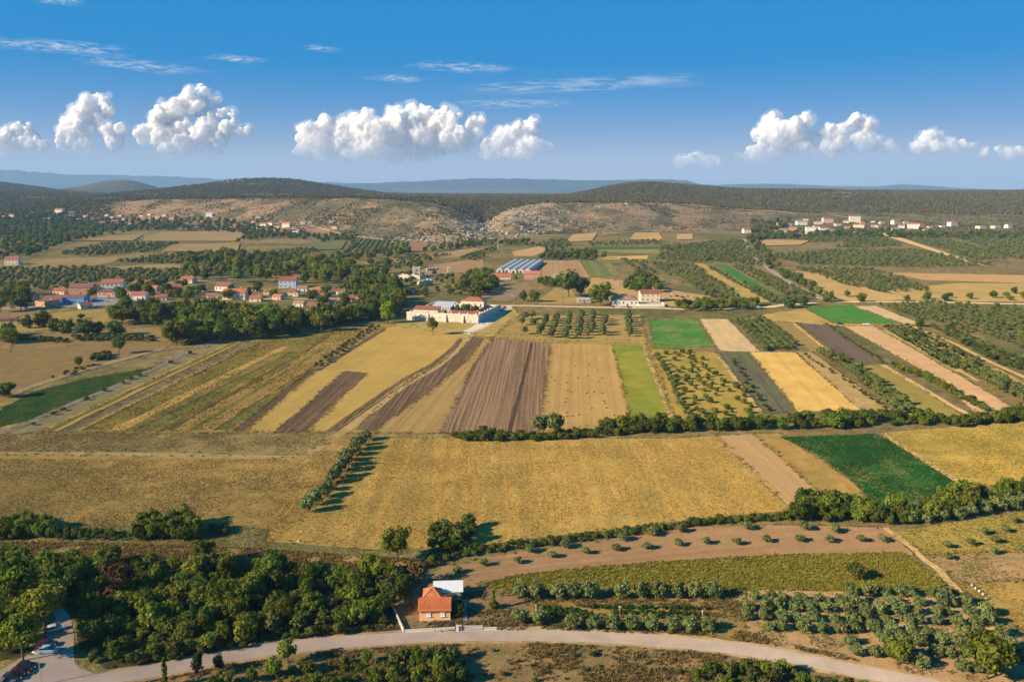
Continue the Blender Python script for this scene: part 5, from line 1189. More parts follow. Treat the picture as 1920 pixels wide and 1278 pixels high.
# --- individuals: the nearest of each kind; everything farther becomes one mass per kind
KEEP = {'broadleaf_tree': 285, 'dark_tree': 285, 'olive_tree': 285, 'green_olive': 230, 'bush': 285, 'lime_tree': 60}
MASS = {'broadleaf_tree': 'distant_broadleaf_trees', 'dark_tree': 'distant_dark_trees', 'olive_tree': 'distant_olive_trees', 'green_olive': 'distant_olive_groves', 'bush': 'distant_bushes', 'lime_tree': 'distant_light_trees', 'pine_tree': 'distant_pines'}
NAMES = {'green_olive': 'green_olive_tree'}
CATS = {'bush': 'bush'}
def gn_scatter(name, pts, meshes_objs, kind='stuff'):
    """pts: rows x, y, z, sx, sy, sz, rot, variant -> one object whose points carry the given crowns"""
    A = np.array(pts, np.float32)
    me = bpy.data.meshes.new(name)
    me.vertices.add(len(A)); me.vertices.foreach_set('co', A[:, :3].ravel())
    a = me.attributes.new('size', 'FLOAT_VECTOR', 'POINT'); a.data.foreach_set('vector', A[:, 3:6].ravel())
    a = me.attributes.new('turn', 'FLOAT', 'POINT'); a.data.foreach_set('value', A[:, 6].copy())
    a = me.attributes.new('variant', 'INT', 'POINT'); a.data.foreach_set('value', A[:, 7].astype(np.int32))
    o = obj(name, me); o['kind'] = kind
    ng = bpy.data.node_groups.new(name, 'GeometryNodeTree')
    ng.interface.new_socket('Geometry', in_out='INPUT', socket_type='NodeSocketGeometry')
    ng.interface.new_socket('Geometry', in_out='OUTPUT', socket_type='NodeSocketGeometry')
    gi = ng.nodes.new('NodeGroupInput'); go = ng.nodes.new('NodeGroupOutput')
    jn = ng.nodes.new('GeometryNodeJoinGeometry')
    def na(n, ty):
        x = ng.nodes.new('GeometryNodeInputNamedAttribute'); x.data_type = ty; x.inputs['Name'].default_value = n; return x.outputs['Attribute']
    sz, tn, vr = na('size', 'FLOAT_VECTOR'), na('turn', 'FLOAT'), na('variant', 'INT')
    cx = ng.nodes.new('ShaderNodeCombineXYZ'); ng.links.new(tn, cx.inputs['Z'])
    for k, so in enumerate(meshes_objs):
        oi = ng.nodes.new('GeometryNodeObjectInfo'); oi.inputs['Object'].default_value = so; oi.transform_space = 'ORIGINAL'
        cp = ng.nodes.new('FunctionNodeCompare'); cp.data_type = 'INT'; cp.operation = 'EQUAL'
        ng.links.new(vr, cp.inputs[2]); cp.inputs[3].default_value = k
        ip = ng.nodes.new('GeometryNodeInstanceOnPoints')
        ng.links.new(gi.outputs[0], ip.inputs['Points']); ng.links.new(cp.outputs[0], ip.inputs['Selection'])
        ng.links.new(oi.outputs['Geometry'], ip.inputs['Instance'])
        ng.links.new(cx.outputs[0], ip.inputs['Rotation']); ng.links.new(sz, ip.inputs['Scale'])
        ng.links.new(ip.outputs[0], jn.inputs[0])
    ng.links.new(jn.outputs[0], go.inputs[0])
    md = o.modifiers.new('scatter', 'NODES'); md.node_group = ng
    return o

CROWN_OBJ = {}
def flush_plants():
    q = random.Random(99)
    bykind = {}
    for p in PLANTS: bykind.setdefault(p[0], []).append(p)
    for kind, L in bykind.items():
        crowns, trunks = PROTO[kind]
        def key(p):
            px, py, zc = proj(p[1], p[2], p[3] + p[4])
            vis = -60 < px < 1980 and py < 1300
            return (0 if p[9] else 1, 0 if vis else 1, -p[4] / zc)
        L.sort(key=key)
        ind, rest = [], []
        for p in L:
            (ind if len(ind) < KEEP.get(kind, 250) and key(p)[1] == 0 and (p[4] / proj(p[1], p[2], p[3])[2] * F > 5 or p[9]) and p[7] != 'tree' else rest).append(p)
        same = {}
        for p in ind: same.setdefault(p[7], []).append(p)
        lab2 = {}
        for lb, ps in same.items():
            if len(ps) < 2: continue
            nb = 1 if len(ps) <= 16 else 2 if len(ps) <= 36 else 3
            ps = sorted(ps, key=lambda p: p[2])
            for bi in range(nb):
                part_ = sorted(ps[bi * len(ps) // nb:(bi + 1) * len(ps) // nb], key=lambda p: p[1] / p[2])
                for ki, p in enumerate(part_):
                    band = '' if nb == 1 else [', front band', ', back band'][bi] if nb == 2 else [', front band', ', middle band', ', back band'][bi]
                    lab2[id(p)] = '%s, %s from left%s' % (lb, ORD[ki + 1], band)
        nm = NAMES.get(kind, kind)
        tn, cn = PARTN.get(kind, ('trunk', 'crown'))
        for p in ind:
            (_, x, y, z, r, hf, th, lab, grp, must) = p
            lab = lab2.get(id(p), lab)
            if len(lab.split()) > 16: print('LONG', lab)
            e = thing(nm, lab, CATS.get(kind, 'tree'), (x, y, z), q.uniform(0, 6.28), grp)
            H_ = r * 2 * th
            ce = r * hf * 0.8
            obj(tn, q.choice(trunks), e, scale=(r, r, H_ * 0.6 + ce))
            k = q.randrange(len(crowns))
            o = obj(cn, crowns[k], e, loc=(0, 0, H_ * 0.6 + ce), scale=(r, r * q.uniform(0.9, 1.1), r * hf))
            CROWN_OBJ.setdefault((kind, k), o)
        objs = [CROWN_OBJ[(kind, k)] for k in range(len(crowns)) if (kind, k) in CROWN_OBJ]
        if rest and objs:
            pts = [(p[1], p[2], p[3] + p[4] * 2 * p[6] * 0.6 + p[4] * p[5] * 0.8, p[4], p[4] * q.uniform(0.9, 1.1), p[4] * p[5], q.uniform(0, 6.28), q.randrange(len(objs))) for p in rest]
            gn_scatter(MASS.get(kind, 'distant_trees'), pts, objs)
        print(kind, len(ind), len(rest))
flush_plants()

# --- forest on the plateau and the hills, scrub on the bare slopes: one mass each
def forest():
    g = np.random.default_rng(5)
    n = 330000
    Y = 1500 + 4700 * g.random(n) ** 1.3
    c = g.uniform(-320, 2240, n)
    X = (c - 960) / 1527 * Y
    yt = np.interp(c, TC, YT); yf = np.interp(c, TC, YF)
    wood_ = fbm(X / 220, Y / 220, 53)
    edge = Y > yt - 60 - 260 * (wood_ - 0.5) + 60
    dens = np.where(edge, 0.9 - 0.75 * sm((fbm(X / 240, Y / 240, 59) - 0.54) / 0.08), 0.0)
    hill = np.exp(-((c - 1580) / 60) ** 2 - ((Y - 3150) / 170) ** 2)
    dens *= 1 - 0.7 * hill
    dens *= 1 - 0.8 * np.exp(-((c - 322) / 22) ** 4 - ((Y - 6700) / 320) ** 4)
    slope = (Y > yf) & ~edge
    scr = sm((fbm(X / 70, Y / 110, 43) - 0.5) / 0.12)
    lw = 1 - sm((c - 150) / 120)
    base = 0.10 + 0.75 * scr
    gorge = np.exp(-((c - 905) / 28) ** 2)
    base = np.maximum(base, 0.4 * gorge * (fbm(X / 40, Y / 40, 71) > 0.52))
    rv = sm((c - 1400) / 80)
    base = np.maximum(base, 0.3 * rv * (fbm(X / 60, Y / 60, 73) > 0.5))
    dens = np.where(slope, np.maximum(base, lw * 0.8), dens)
    # thin out with distance where a tree is far below a pixel
    keep = g.random(n) < dens * np.clip(0.75, 0, 1)
    keep &= np.abs(X) < 3400 + Y * 0.2
    X, Y, c = X[keep], Y[keep], c[keep]
    edge, lw = edge[keep], lw[keep]
    Z = Hgt(X, Y)
    r = np.where(edge | (lw > 0.5), g.uniform(2.4, 4.6, len(X)), g.uniform(1.0, 2.5, len(X))) * (1 + np.clip((Y - 3500) / 3500, 0, 1) * 0.8)
    hf = g.uniform(0.7, 1.2, len(X)) * np.where(edge, 1.1, 0.75)
    v = g.integers(0, 3, len(X))
    pts = np.stack([X, Y, Z + r * hf * 0.62, r, r, r * hf, g.uniform(0, 6.28, len(X)), v], 1)
    return pts, edge
fc = [crown('forest_crown', 200 + k, L_FOREST, 10, 11, 0.62, (1, 1, 0.95), 0, (0.3, 0.5), 0.6) for k in range(3)]
fp, fe = forest()
print('forest', len(fp))
F0 = []
for k in range(3):
    x, y = (-60 + 60 * k) * 20.0, 2950.0
    z = float(Hgt(x, y))
    e = thing('forest_tree', ['low dark forest tree on the plateau left of the gorge', 'low dark forest tree on the plateau straight behind the gorge', 'low dark forest tree on the plateau right of the gorge'][k], 'tree', (x, y, z), 0, None)
    F0.append(obj('crown', fc[k], e, loc=(0, 0, 2.6), scale=(3.6, 3.6, 3.6)))
gn_scatter('forest', fp[fe], F0)
gn_scatter('hillside_scrub', fp[~fe], F0)
# ------------------------------------------------------------------ buildings
WALLS = {'white': plain('white_plaster', (0.70, 0.66, 0.60), 0.85, 0.06, 0.8, randobj=0.1), 'cream': plain('cream_plaster', (0.66, 0.56, 0.42), 0.85, 0.07, 0.8, randobj=0.1),
         'stone': plain('grey_stone_wall', (0.40, 0.34, 0.27), 0.9, 0.25, 1.2), 'brick': plain('bare_brick', (0.46, 0.24, 0.15), 0.9, 0.15, 1.2), 'pink': plain('pink_plaster', (0.62, 0.42, 0.33), 0.85, 0.07),
         'blue': plain('blue_paint', (0.05, 0.27, 0.62), 0.6, 0.08), 'paleblue': plain('pale_blue_plaster', (0.45, 0.52, 0.62), 0.8, 0.06), 'orange': plain('orange_plaster', (0.80, 0.42, 0.19), 0.85, 0.05, 1.0)}
def tile_mat(name, c1, c2):
    m, t, o = new_mat(name)
    tc = nd(t, 'ShaderNodeTexCoord')
    w = nd(t, 'ShaderNodeTexBrick', i_Scale=1.0, i_Vector=tc.outputs['Object'])
    w.inputs['Color1'].default_value = c4(c1); w.inputs['Color2'].default_value = c4(c2); w.inputs['Mortar'].default_value = c4([x * 0.6 for x in c1])
    w.inputs['Brick Width'].default_value = 0.34; w.inputs['Row Height'].default_value = 0.4; w.inputs['Mortar Size'].default_value = 0.03
    nz = nd(t, 'ShaderNodeTexNoise', i_Scale=0.5, i_Detail=5.0, i_Vector=tc.outputs['Object'])
    oi = nd(t, 'ShaderNodeObjectInfo')
    c = mixc(t, 1.0, w.outputs[0], mixc(t, ramp(t, nz.outputs[0], 0.3, 0.7), (0.72, 0.74, 0.76), (1.18, 1.15, 1.1)), 'MULTIPLY')
    h = nd(t, 'ShaderNodeHueSaturation', i_Color=c)
    t.links.new(mth(t, 'ADD', mth(t, 'MULTIPLY', oi.outputs['Random'], 0.3), 0.85), h.inputs['Value'])
    b = nd(t, 'ShaderNodeBsdfPrincipled', i_Roughness=0.8)
    t.links.new(h.outputs[0], b.inputs['Base Color'])
    bp = nd(t, 'ShaderNodeBump', i_Strength=0.5, i_Distance=0.05, i_Height=w.outputs['Fac']); bp.invert = True
    t.links.new(bp.outputs[0], b.inputs['Normal']); t.links.new(b.outputs[0], o.inputs[0])
    return m
ROOFS = {'orange': tile_mat('orange_tiles', (0.50, 0.155, 0.06), (0.58, 0.20, 0.08)), 'red': tile_mat('red_tiles', (0.36, 0.10, 0.055), (0.42, 0.13, 0.07)),
         'brown': tile_mat('brown_tiles', (0.22, 0.095, 0.062), (0.27, 0.12, 0.075)), 'old': tile_mat('old_tiles', (0.38, 0.20, 0.115), (0.46, 0.26, 0.15)),
         'sheet': plain('grey_sheet', (0.52, 0.53, 0.54), 0.5, 0.08, 0.4, metal=0.2), 'flat': plain('pale_concrete', (0.50, 0.46, 0.41), 0.9, 0.1)}
GLASS = plain('dark_window_glass', (0.035, 0.045, 0.055), 0.15, 0.1, spec=0.6)
FRAME = plain('white_frame', (0.78, 0.77, 0.74), 0.5, 0.03)
WOODM = plain('dark_wood', (0.10, 0.062, 0.038), 0.8, 0.2, 3)
METAL = plain('galvanised_metal', (0.50, 0.50, 0.50), 0.4, 0.05, metal=0.6)
STONE = plain('pale_limestone', (0.60, 0.52, 0.42), 0.9, 0.22, 0.35, bump=0.2)
RUIN = plain('ruined_limestone', (0.52, 0.46, 0.38), 0.9, 0.3, 0.5, bump=0.4)
RUBBLE = plain('rubble', (0.42, 0.37, 0.31), 0.95, 0.3, 0.6)

def window_mesh():
    b = MB().box(0, 0, 0, 1, 0.06, 1)
    return b.mesh('window_pane', GLASS)
WPANE = window_mesh()
fb = MB()
for (x, z, sx, sz) in ((-0.5, 0, 0.1, 1), (0.5, 0, 0.1, 1)): fb.box(x, 0, -0.05, sx, 0.12, 1.1)
fb.box(0, 0, -0.06, 0.9, 0.115, 0.1).box(0, 0, 0.96, 0.9, 0.115, 0.1).box(0, 0.002, 0.04, 0.06, 0.1, 0.92)
WFRAME = fb.mesh('window_frame', FRAME)
DOORM = MB().box(0, 0, 0, 1, 0.08, 1).mesh('door', WOODM)
def add_window(parent, x, y, z, w, h, rz=0.0, frame=True):
    f = obj('window', WPANE, parent, (x, y, z), (0, 0, rz), (w, 1, h))
    if frame: obj('frame', WFRAME, f)
    return f

def roof_mb(kind, w, d, h, rh, ov=0.35, th=0.18):
    b = MB()
    W2, D2 = w / 2 + ov, d / 2 + ov
    if kind == 'gable':            # ridge along x
        dz = rh * ov / (d / 2)
        for s in (1, -1):
            b.add([(-W2, s * D2, h - dz), (W2, s * D2, h - dz), (W2, 0, h + rh), (-W2, 0, h + rh), (-W2, s * D2, h - dz + th), (W2, s * D2, h - dz + th), (W2, 0, h + rh + th), (-W2, 0, h + rh + th)],
                  [(0, 1, 2, 3), (4, 5, 6, 7), (0, 1, 5, 4), (1, 2, 6, 5), (3, 0, 4, 7)])
    elif kind == 'hip':
        r = max(0.0, W2 - D2)
        b.add([(-W2, -D2, h), (W2, -D2, h), (W2, D2, h), (-W2, D2, h), (-W2, -D2, h + th), (W2, -D2, h + th), (W2, D2, h + th), (-W2, D2, h + th), (-r, 0, h + rh + th), (r, 0, h + rh + th)],
              [(3, 2, 1, 0), (0, 1, 5, 4), (1, 2, 6, 5), (2, 3, 7, 6), (3, 0, 4, 7), (4, 5, 9, 8), (6, 7, 8, 9), (5, 6, 9), (7, 4, 8)] if r > 0.01 else
              [(3, 2, 1, 0), (0, 1, 5, 4), (1, 2, 6, 5), (2, 3, 7, 6), (3, 0, 4, 7), (4, 5, 8), (5, 6, 8), (6, 7, 8), (7, 4, 8)])
    elif kind == 'shed':
        b.add([(-W2, -D2, h), (W2, -D2, h), (W2, D2, h + rh), (-W2, D2, h + rh), (-W2, -D2, h + th), (W2, -D2, h + th), (W2, D2, h + rh + th), (-W2, D2, h + rh + th)],
              [(3, 2, 1, 0), (4, 5, 6, 7), (0, 1, 5, 4), (1, 2, 6, 5), (2, 3, 7, 6), (3, 0, 4, 7)])
    else:
        b.box(0, 0, h, 2 * W2, 2 * D2, 0.25)
    return b

def walls_mb(kind, w, d, h, rh, base=-1.0):
    b = MB()
    if kind == 'gable':
        b.prism([(-d / 2, base), (d / 2, base), (d / 2, h), (0, h + rh - 0.02), (-d / 2, h)], -w / 2, w / 2, 'x')
    elif kind == 'shed':
        b.prism([(-d / 2, base), (d / 2, base), (d / 2, h + rh), (-d / 2, h)], -w / 2, w / 2, 'x')
    else:
        b.box(0, 0, base, w, d, h - base)
    return b

def house(label, loc, rz, w, d, h, rh, kind='gable', wall='white', roof='red', cat='house', group=None, storeys=1, wins=2, door=True, chimney=True, name='house', ridge='x', sidewins=True):
    e = thing(name, label, cat, loc, rz, group)
    rot = 0.0
    if ridge == 'y': w, d = d, w; rot = math.pi / 2
    obj('wall', walls_mb(kind, w, d, h, rh).mesh('wall', WALLS[wall] if isinstance(wall, str) else wall), e, rot=(0, 0, rot))
    rf = obj('roof', roof_mb(kind, w, d, h, rh).mesh('roof', ROOFS[roof] if isinstance(roof, str) else roof), e, rot=(0, 0, rot))
    if chimney and kind != 'flat':
        obj('chimney', MB().box(w * 0.22, d * 0.12, h + rh * 0.5, 0.6, 0.6, rh * 0.5 + 0.9).box(w * 0.22, d * 0.12, h + rh + 0.9, 0.8, 0.8, 0.15).mesh('chimney', WALLS['cream']), rf)
    if ridge == 'y': w, d = d, w
    sh = h / storeys
    for s in range(storeys):
        z = s * sh + sh * 0.36
        for k in range(wins):
            x = -w / 2 + w * (k + 0.5) / wins
            if door and s == 0 and k == wins // 2:
                obj('door', DOORM, e, (x, -d / 2 - 0.03, 0), scale=(1.1, 1, 2.1)); continue
            add_window(e, x, -d / 2 - 0.02, z, min(1.2, w / wins * 0.45), sh * 0.42)
        if sidewins:
            add_window(e, w / 2 + 0.02, 0, z, 1.1, sh * 0.42, math.pi / 2)
            add_window(e, -w / 2 - 0.02, 0, z, 1.1, sh * 0.42, -math.pi / 2)
    return e

ROOMS = []
VILL = {}
def vhouse(place, px, py, wpx, wall='white', roof='red', kind='gable', storeys=1, rz=None, ridge='x', aspect=0.8, what=None, wins=None, cat='house'):
    VILL.setdefault(place, []).append((px, py, wpx, wall, roof, kind, storeys, rz, ridge, aspect, what, wins, cat))
def flush_villages():
    q = random.Random(4)
    for place, L in VILL.items():
        L.sort()
        for i, (px, py, wpx, wall, roof, kind, st, rz, ridge, asp, what, wins, cat) in enumerate(L):
            x, y, z = G(px, py)
            k = proj(x, y, z)[2] / F
            w = wpx * k * (0.8 if py < 450 else 1.0)
            d = min(w * asp, 13)
            h = max(min(3.0 * st, w * 0.85), w * 0.30 * st ** 0.6)
            rh = min(w, d) * (0.26 if kind == 'gable' else 0.22)
            if kind == 'shed': rh = 0.7
            desc = what or ('%s%s house with %s roof' % ('two-storey ' if st > 1 else '', {'paleblue': 'pale blue', 'stone': 'stone', 'brick': 'bare brick'}.get(wall, wall), {'old': 'weathered tile', 'flat': 'a flat', 'sheet': 'grey sheet'}.get(roof, roof)))
            lab = '%s, %s from left in %s' % (desc, ORD[i + 1], place)
            house(lab, (x, y + d / 2, z), (q.uniform(-0.35, 0.35) if rz is None else rz) - math.atan2(x, y) * 0.0, w, d, h, rh, kind, wall, roof, cat, 'houses of ' + place, st, wins or max(2, int(w / 3.6)), wall not in ('stone',), q.random() < 0.6, 'house' if cat == 'house' else 'shed')
LV = 'the left village'
for a in [(46, 566, 30, 'brick', 'brown', 'gable', 1, 0.1), (82, 575, 34, 'brick', 'brown', 'shed', 1, -0.5), (150, 552, 42, 'brick', 'brown', 'gable', 1, 0.08), (208, 548, 38, 'white', 'red', 'gable', 2, 0.2), (198, 557, 32, 'pink', 'brown', 'hip', 1, 0.1),
          (262, 541, 28, 'cream', 'red', 'gable', 1, 0.0), (258, 562, 28, 'white', 'red', 'gable', 1, 0.0), (322, 552, 28, 'white', 'red', 'gable', 2, 0.25), (350, 531, 24, 'cream', 'red', 'gable', 1, -0.1), (419, 546, 31, 'white', 'red', 'gable', 1, -0.15),
          (438, 562, 42, 'cream', 'orange', 'gable', 1, 0.02), (502, 552, 17, 'white', 'orange', 'gable', 1, 0.1), (538, 540, 32, 'paleblue', 'red', 'gable', 2, 0.1), (546, 556, 26, 'cream', 'red', 'hip', 1, 0), (594, 553, 30, 'white', 'orange', 'hip', 1, 0.1),
          (628, 571, 24, 'cream', 'old', 'gable', 1, 0.2), (674, 560, 20, 'cream', 'orange', 'gable', 1, 0.1), (697, 569, 28, 'white', 'orange', 'gable', 2, -0.1)]:
    vhouse(LV, *a)
vhouse(LV, 588, 583, 26, 'cream', 'brown', 'gable', 1, -0.15, 'y', 1.0, 'beige gabled house with brown roof')
vhouse(LV, 155, 579, 21, 'cream', 'brown', 'gable', 1, 0.75, 'y', 0.9, 'small beige gabled house with dark brown roof')
HV = 'the far left hillside village'
for a in [(5, 410, 14), (22, 410, 17, 'white', 'red', 'gable', 2), (53, 407, 10), (110, 400, 18, 'white', 'orange', 'gable', 2), (133, 402, 14, 'cream', 'flat', 'flat', 2), (103, 405, 10, 'stone', 'old'), (129, 410, 20, 'stone', 'red'), (147, 415, 12, 'white', 'old'),
          (177, 414, 18, 'white', 'red'), (190, 421, 18, 'white', 'red', 'hip', 1), (209, 412, 12, 'cream', 'orange', 'gable', 2), (214, 421, 16, 'cream', 'orange', 'gable', 2), (232, 413, 10, 'stone', 'sheet', 'shed'), (265, 406, 9, 'white', 'flat', 'flat'), (245, 420, 11, 'stone', 'red'),
          (294, 412, 15, 'stone', 'old'), (308, 406, 10, 'cream', 'orange'), (345, 410, 12, 'white', 'old', 'gable', 1), (392, 407, 15, 'white', 'sheet', 'gable', 2), (375, 413, 12, 'stone', 'old'), (20, 497, 24, 'cream', 'red', 'gable', 2, 0.15)]:
    vhouse(HV, *a)
MV = 'the left slope village'
for a in [(484, 410, 12, 'white', 'old'), (494, 424, 16, 'white', 'red'), (507, 423, 12, 'white', 'red', 'gable', 2), (520, 428, 14, 'cream', 'red', 'hip'), (537, 427, 20, 'cream', 'orange', 'gable', 2), (486, 430, 13, 'white', 'flat', 'flat'), (480, 434, 13, 'cream', 'orange'),
          (531, 438, 16, 'white', 'red', 'gable', 2), (553, 441, 14, 'paleblue', 'sheet', 'gable', 2), (545, 437, 11, 'white', 'brown'), (567, 421, 12, 'white', 'old', 'gable', 2), (628, 429, 12, 'cream', 'flat', 'flat'), (605, 415, 12, 'stone', 'flat', 'flat'), (582, 420, 9, 'stone', 'old'), (622, 418, 10, 'stone', 'sheet', 'shed'), (470, 402, 9, 'stone', 'old')]:
    vhouse(MV, *a)
RV = 'the far right village'
for a in [(1401, 437, 17, 'white', 'red', 'gable', 2), (1462, 422, 16, 'stone', 'flat', 'flat'), (1504, 422, 24, 'white', 'old', 'gable', 1), (1470, 436, 18, 'stone', 'old'), (1488, 433, 18, 'brick', 'old'), (1521, 434, 21, 'white', 'flat', 'flat', 2), (1523, 440, 24, 'stone', 'flat', 'flat'),
          (1545, 432, 18, 'white', 'red'), (1553, 419, 24, 'pink', 'red', 'gable', 2), (1536, 421, 20, 'stone', 'flat', 'flat'), (1604, 417, 24, 'cream', 'flat', 'flat', 3), (1612, 427, 23, 'cream', 'red', 'hip'), (1649, 427, 12, 'pink', 'old'), (1639, 426, 10, 'stone', 'old'),
          (1681, 421, 18, 'cream', 'orange', 'gable', 2), (1692, 428, 14, 'paleblue', 'red', 'gable', 2), (1714, 429, 23, 'white', 'orange', 'hip', 2), (1680, 433, 14, 'stone', 'old'), (1665, 441, 10, 'white', 'red'), (1606, 440, 20, 'white', 'flat', 'flat'), (1590, 429, 11, 'stone', 'old'),
          (1638, 417, 8, 'white', 'flat', 'flat'), (1788, 424, 20, 'white', 'orange', 'hip', 2), (1768, 426, 11, 'white', 'flat', 'flat'), (1893, 428, 14, 'white', 'old', 'gable', 2, 0.3, 'y'), (1870, 428, 18, 'cream', 'flat', 'flat'), (1842, 429, 20, 'cream', 'flat', 'flat')]:
    vhouse(RV, *a)
for k, (px, py, wpx) in enumerate([(1445, 428, 11), (1455, 437, 12), (1480, 424, 10), (1496, 441, 10), (1532, 428, 11), (1560, 434, 11), (1572, 424, 12), (1580, 437, 10), (1588, 418, 10), (1622, 434, 11), (1630, 440, 9), (1655, 420, 10), (1660, 432, 11), (1700, 420, 10), (1704, 440, 9), (1728, 424, 11), (1735, 434, 9), (1618, 420, 9), (1512, 414, 9), (1745, 428, 9)]):
    vhouse(RV, px, py, wpx * 1.15, ['white', 'stone', 'cream', 'pink'][k % 4], ['red', 'old', 'orange', 'old', 'red'][k % 5], 'gable', 1)
for k, (px, py, wpx) in enumerate([(62, 402, 11), (80, 410, 10), (92, 414, 12), (120, 416, 10), (160, 408, 11), (168, 420, 10), (200, 406, 9), (225, 406, 9), (256, 414, 10), (280, 404, 9), (322, 412, 10), (360, 405, 9), (34, 402, 10), (14, 404, 10)]):
    vhouse(HV, px, py, wpx * 1.1, ['white', 'cream', 'stone'][k % 3], ['red', 'orange', 'old', 'red'][k % 4], 'gable', 1)
for k, (px, py, wpx) in enumerate([(500, 412, 10), (512, 434, 10), (526, 418, 10), (550, 430, 10), (558, 434, 9), (540, 440, 9), (575, 430, 9), (475, 418, 9)]):
    vhouse(MV, px, py, wpx * 1.1, ['white', 'cream', 'stone'][k % 3], ['red', 'orange', 'old'][k % 3], 'gable', 1)
for k, (px, py, wpx) in enumerate([(300, 563, 20), (285, 546, 20), (378, 548, 18), (396, 560, 20), (470, 546, 18), (478, 566, 22), (520, 562, 18), (566, 546, 18), (610, 560, 20), (640, 552, 18), (655, 566, 20), (720, 562, 20), (560, 575, 20), (110, 552, 22), (180, 540, 20), (236, 552, 18)]):
    vhouse(LV, px, py, wpx, ['white', 'cream', 'pink', 'white'][k % 4], ['red', 'orange', 'old', 'red', 'brown'][k % 5], 'gable', 1)
flush_villages()

def place_house(label, px0, px1, py, d, h, rh, rz=0.0, **kw):
    x0, y0, z0 = G(px0, py); x1, y1, _ = G(px1, py)
    w = x1 - x0
    return house(label, ((x0 + x1) / 2, y0 + d / 2, z0), rz, w, d, h, rh, **kw)
place_house('blue painted works building with brown roof beside the yard', 120, 157, 568, 12, 4.8, 2.2, 0.05, wall='blue', roof='brown', cat='building', wins=5, storeys=2, chimney=False, name='works_building')
place_house('white and blue works hall with red trimmed flat roofs', 76, 112, 570, 14, 4.6, 1.2, 0.1, kind='shed', wall='paleblue', roof='red', cat='building', wins=5, chimney=False, name='works_building')
place_house('long low orange roofed barn behind the manor', 913, 958, 524, 14, 2.8, 3.4, 0.0, wall='cream', roof='orange', cat='barn', wins=5, chimney=False, name='barn')
place_house('two-storey brick house with orange roof right of the barn', 983, 1014, 524, 11, 6.4, 2.6, -0.05, wall='brick', roof='orange', storeys=2, wins=4)
place_house('small ruined stone hut at the edge of the brown field', 1038, 1054, 521, 7, 3.4, 0.5, 0, kind='flat', wall='stone', roof='flat', cat='hut', wins=2, chimney=False, name='hut')
place_house('long restaurant with white walls and weathered hip roof by the road', 1149, 1196, 574, 18, 5.4, 4.0, 0.0, kind='hip', wall='white', roof='old', cat='restaurant', wins=6, name='restaurant')
place_house('two-storey stone house with dark red roof beside the pool', 1201, 1237, 566, 12, 7.6, 2.8, 0.0, wall='cream', roof='red', storeys=2, wins=4)
place_house('small white cabin right of the parked cars', 1306, 1321, 571, 4, 3.2, 0.4, 0.1, kind='flat', wall='white', roof='flat', cat='cabin', wins=2, chimney=False, name='cabin')
place_house('tiny white cabin with red roof on the tan yard', 1174, 1184, 528, 4, 3, 2.0, 0.1, wall='white', roof='red', cat='cabin', wins=2, chimney=False, name='cabin')
place_house('open grey shed left of the restaurant trees', 1083, 1108, 568, 7, 3.0, 0.6, 0, kind='shed', wall='stone', roof='sheet', cat='shed', wins=3, chimney=False, name='shed')
place_house('low pale shed at the left edge of the golden paddock', -6, 26, 604, 8, 2.4, 1.2, 0.3, wall='stone', roof='brown', cat='shed', wins=2, chimney=False, name='shed')
# pool terrace
x0, y0, _ = G(1198, 575); x1, _, _ = G(1246, 575)
e = thing('pool_terrace', 'white walled pool terrace in front of the stone house', 'terrace', ((x0 + x1) / 2, y0 + 6, 0))
w_ = x1 - x0
obj('terrace_wall', MB().box(0, -6, 0, w_, 0.4, 2.4).box(-w_ / 2, 0, 0, 0.4, 11.6, 2.4).box(w_ / 2, 0, 0, 0.4, 11.6, 2.4).mesh('terrace_wall', WALLS['white']), e)
obj('deck', MB().box(0, 0, 0, w_ - 0.4, 11.6, 1.5).mesh('deck', ROOFS['flat']), e)
obj('pool', MB().box(-1, 0.6, 1.5, w_ * 0.72, 5, 0.06).mesh('pool', plain('pool_water', (0.03, 0.22, 0.36), 0.1, 0.1, spec=0.6)), e)

# ------------------------------------------------------------------ polytunnels
e0 = G(947, 511)
gx0, gx1 = G(946, 511)[0], G(1011, 511)[0]
n = 5; gw = (gx1 - gx0) / n; dep = 130
PTM = plain('tunnel_film', (0.47, 0.44, 0.40), 0.5, 0.06, 0.4, spec=0.4)
for k in range(n):
    e = thing('polytunnel', '%s polytunnel from the left in the silver greenhouse block' % ORD[k + 1], 'greenhouse', (gx0 + gw * (k + 0.5) + (k % 2) * 0.4, e0[1] + dep / 2 - (6 if k in (2, 3, 4) else 0), 0), -0.16, 'polytunnels behind the barn')
    prof = [(gw * 0.47 * math.cos(a), 1.6 + gw * 0.42 * math.sin(a)) for a in np.linspace(0, math.pi, 11)]
    prof = [(gw * 0.47, 0)] + prof + [(-gw * 0.47, 0)]
    obj('film', MB().prism([(p[0], p[1]) for p in prof], -dep / 2, dep / 2, 'y').mesh('film', PTM), e)
    for j in range(14):
        y = -dep / 2 + dep * j / 13
        b = MB(); b.tube([(p[0] * 1.015, y, p[1] * 1.012) for p in prof], [0.14] * len(prof), 4)
        obj('hoop', b.mesh('hoop', METAL), e)
    obj('door', MB().box(0, -dep / 2 - 0.05, 0, 2.4, 0.1, 2.6).mesh('door', GLASS), e)

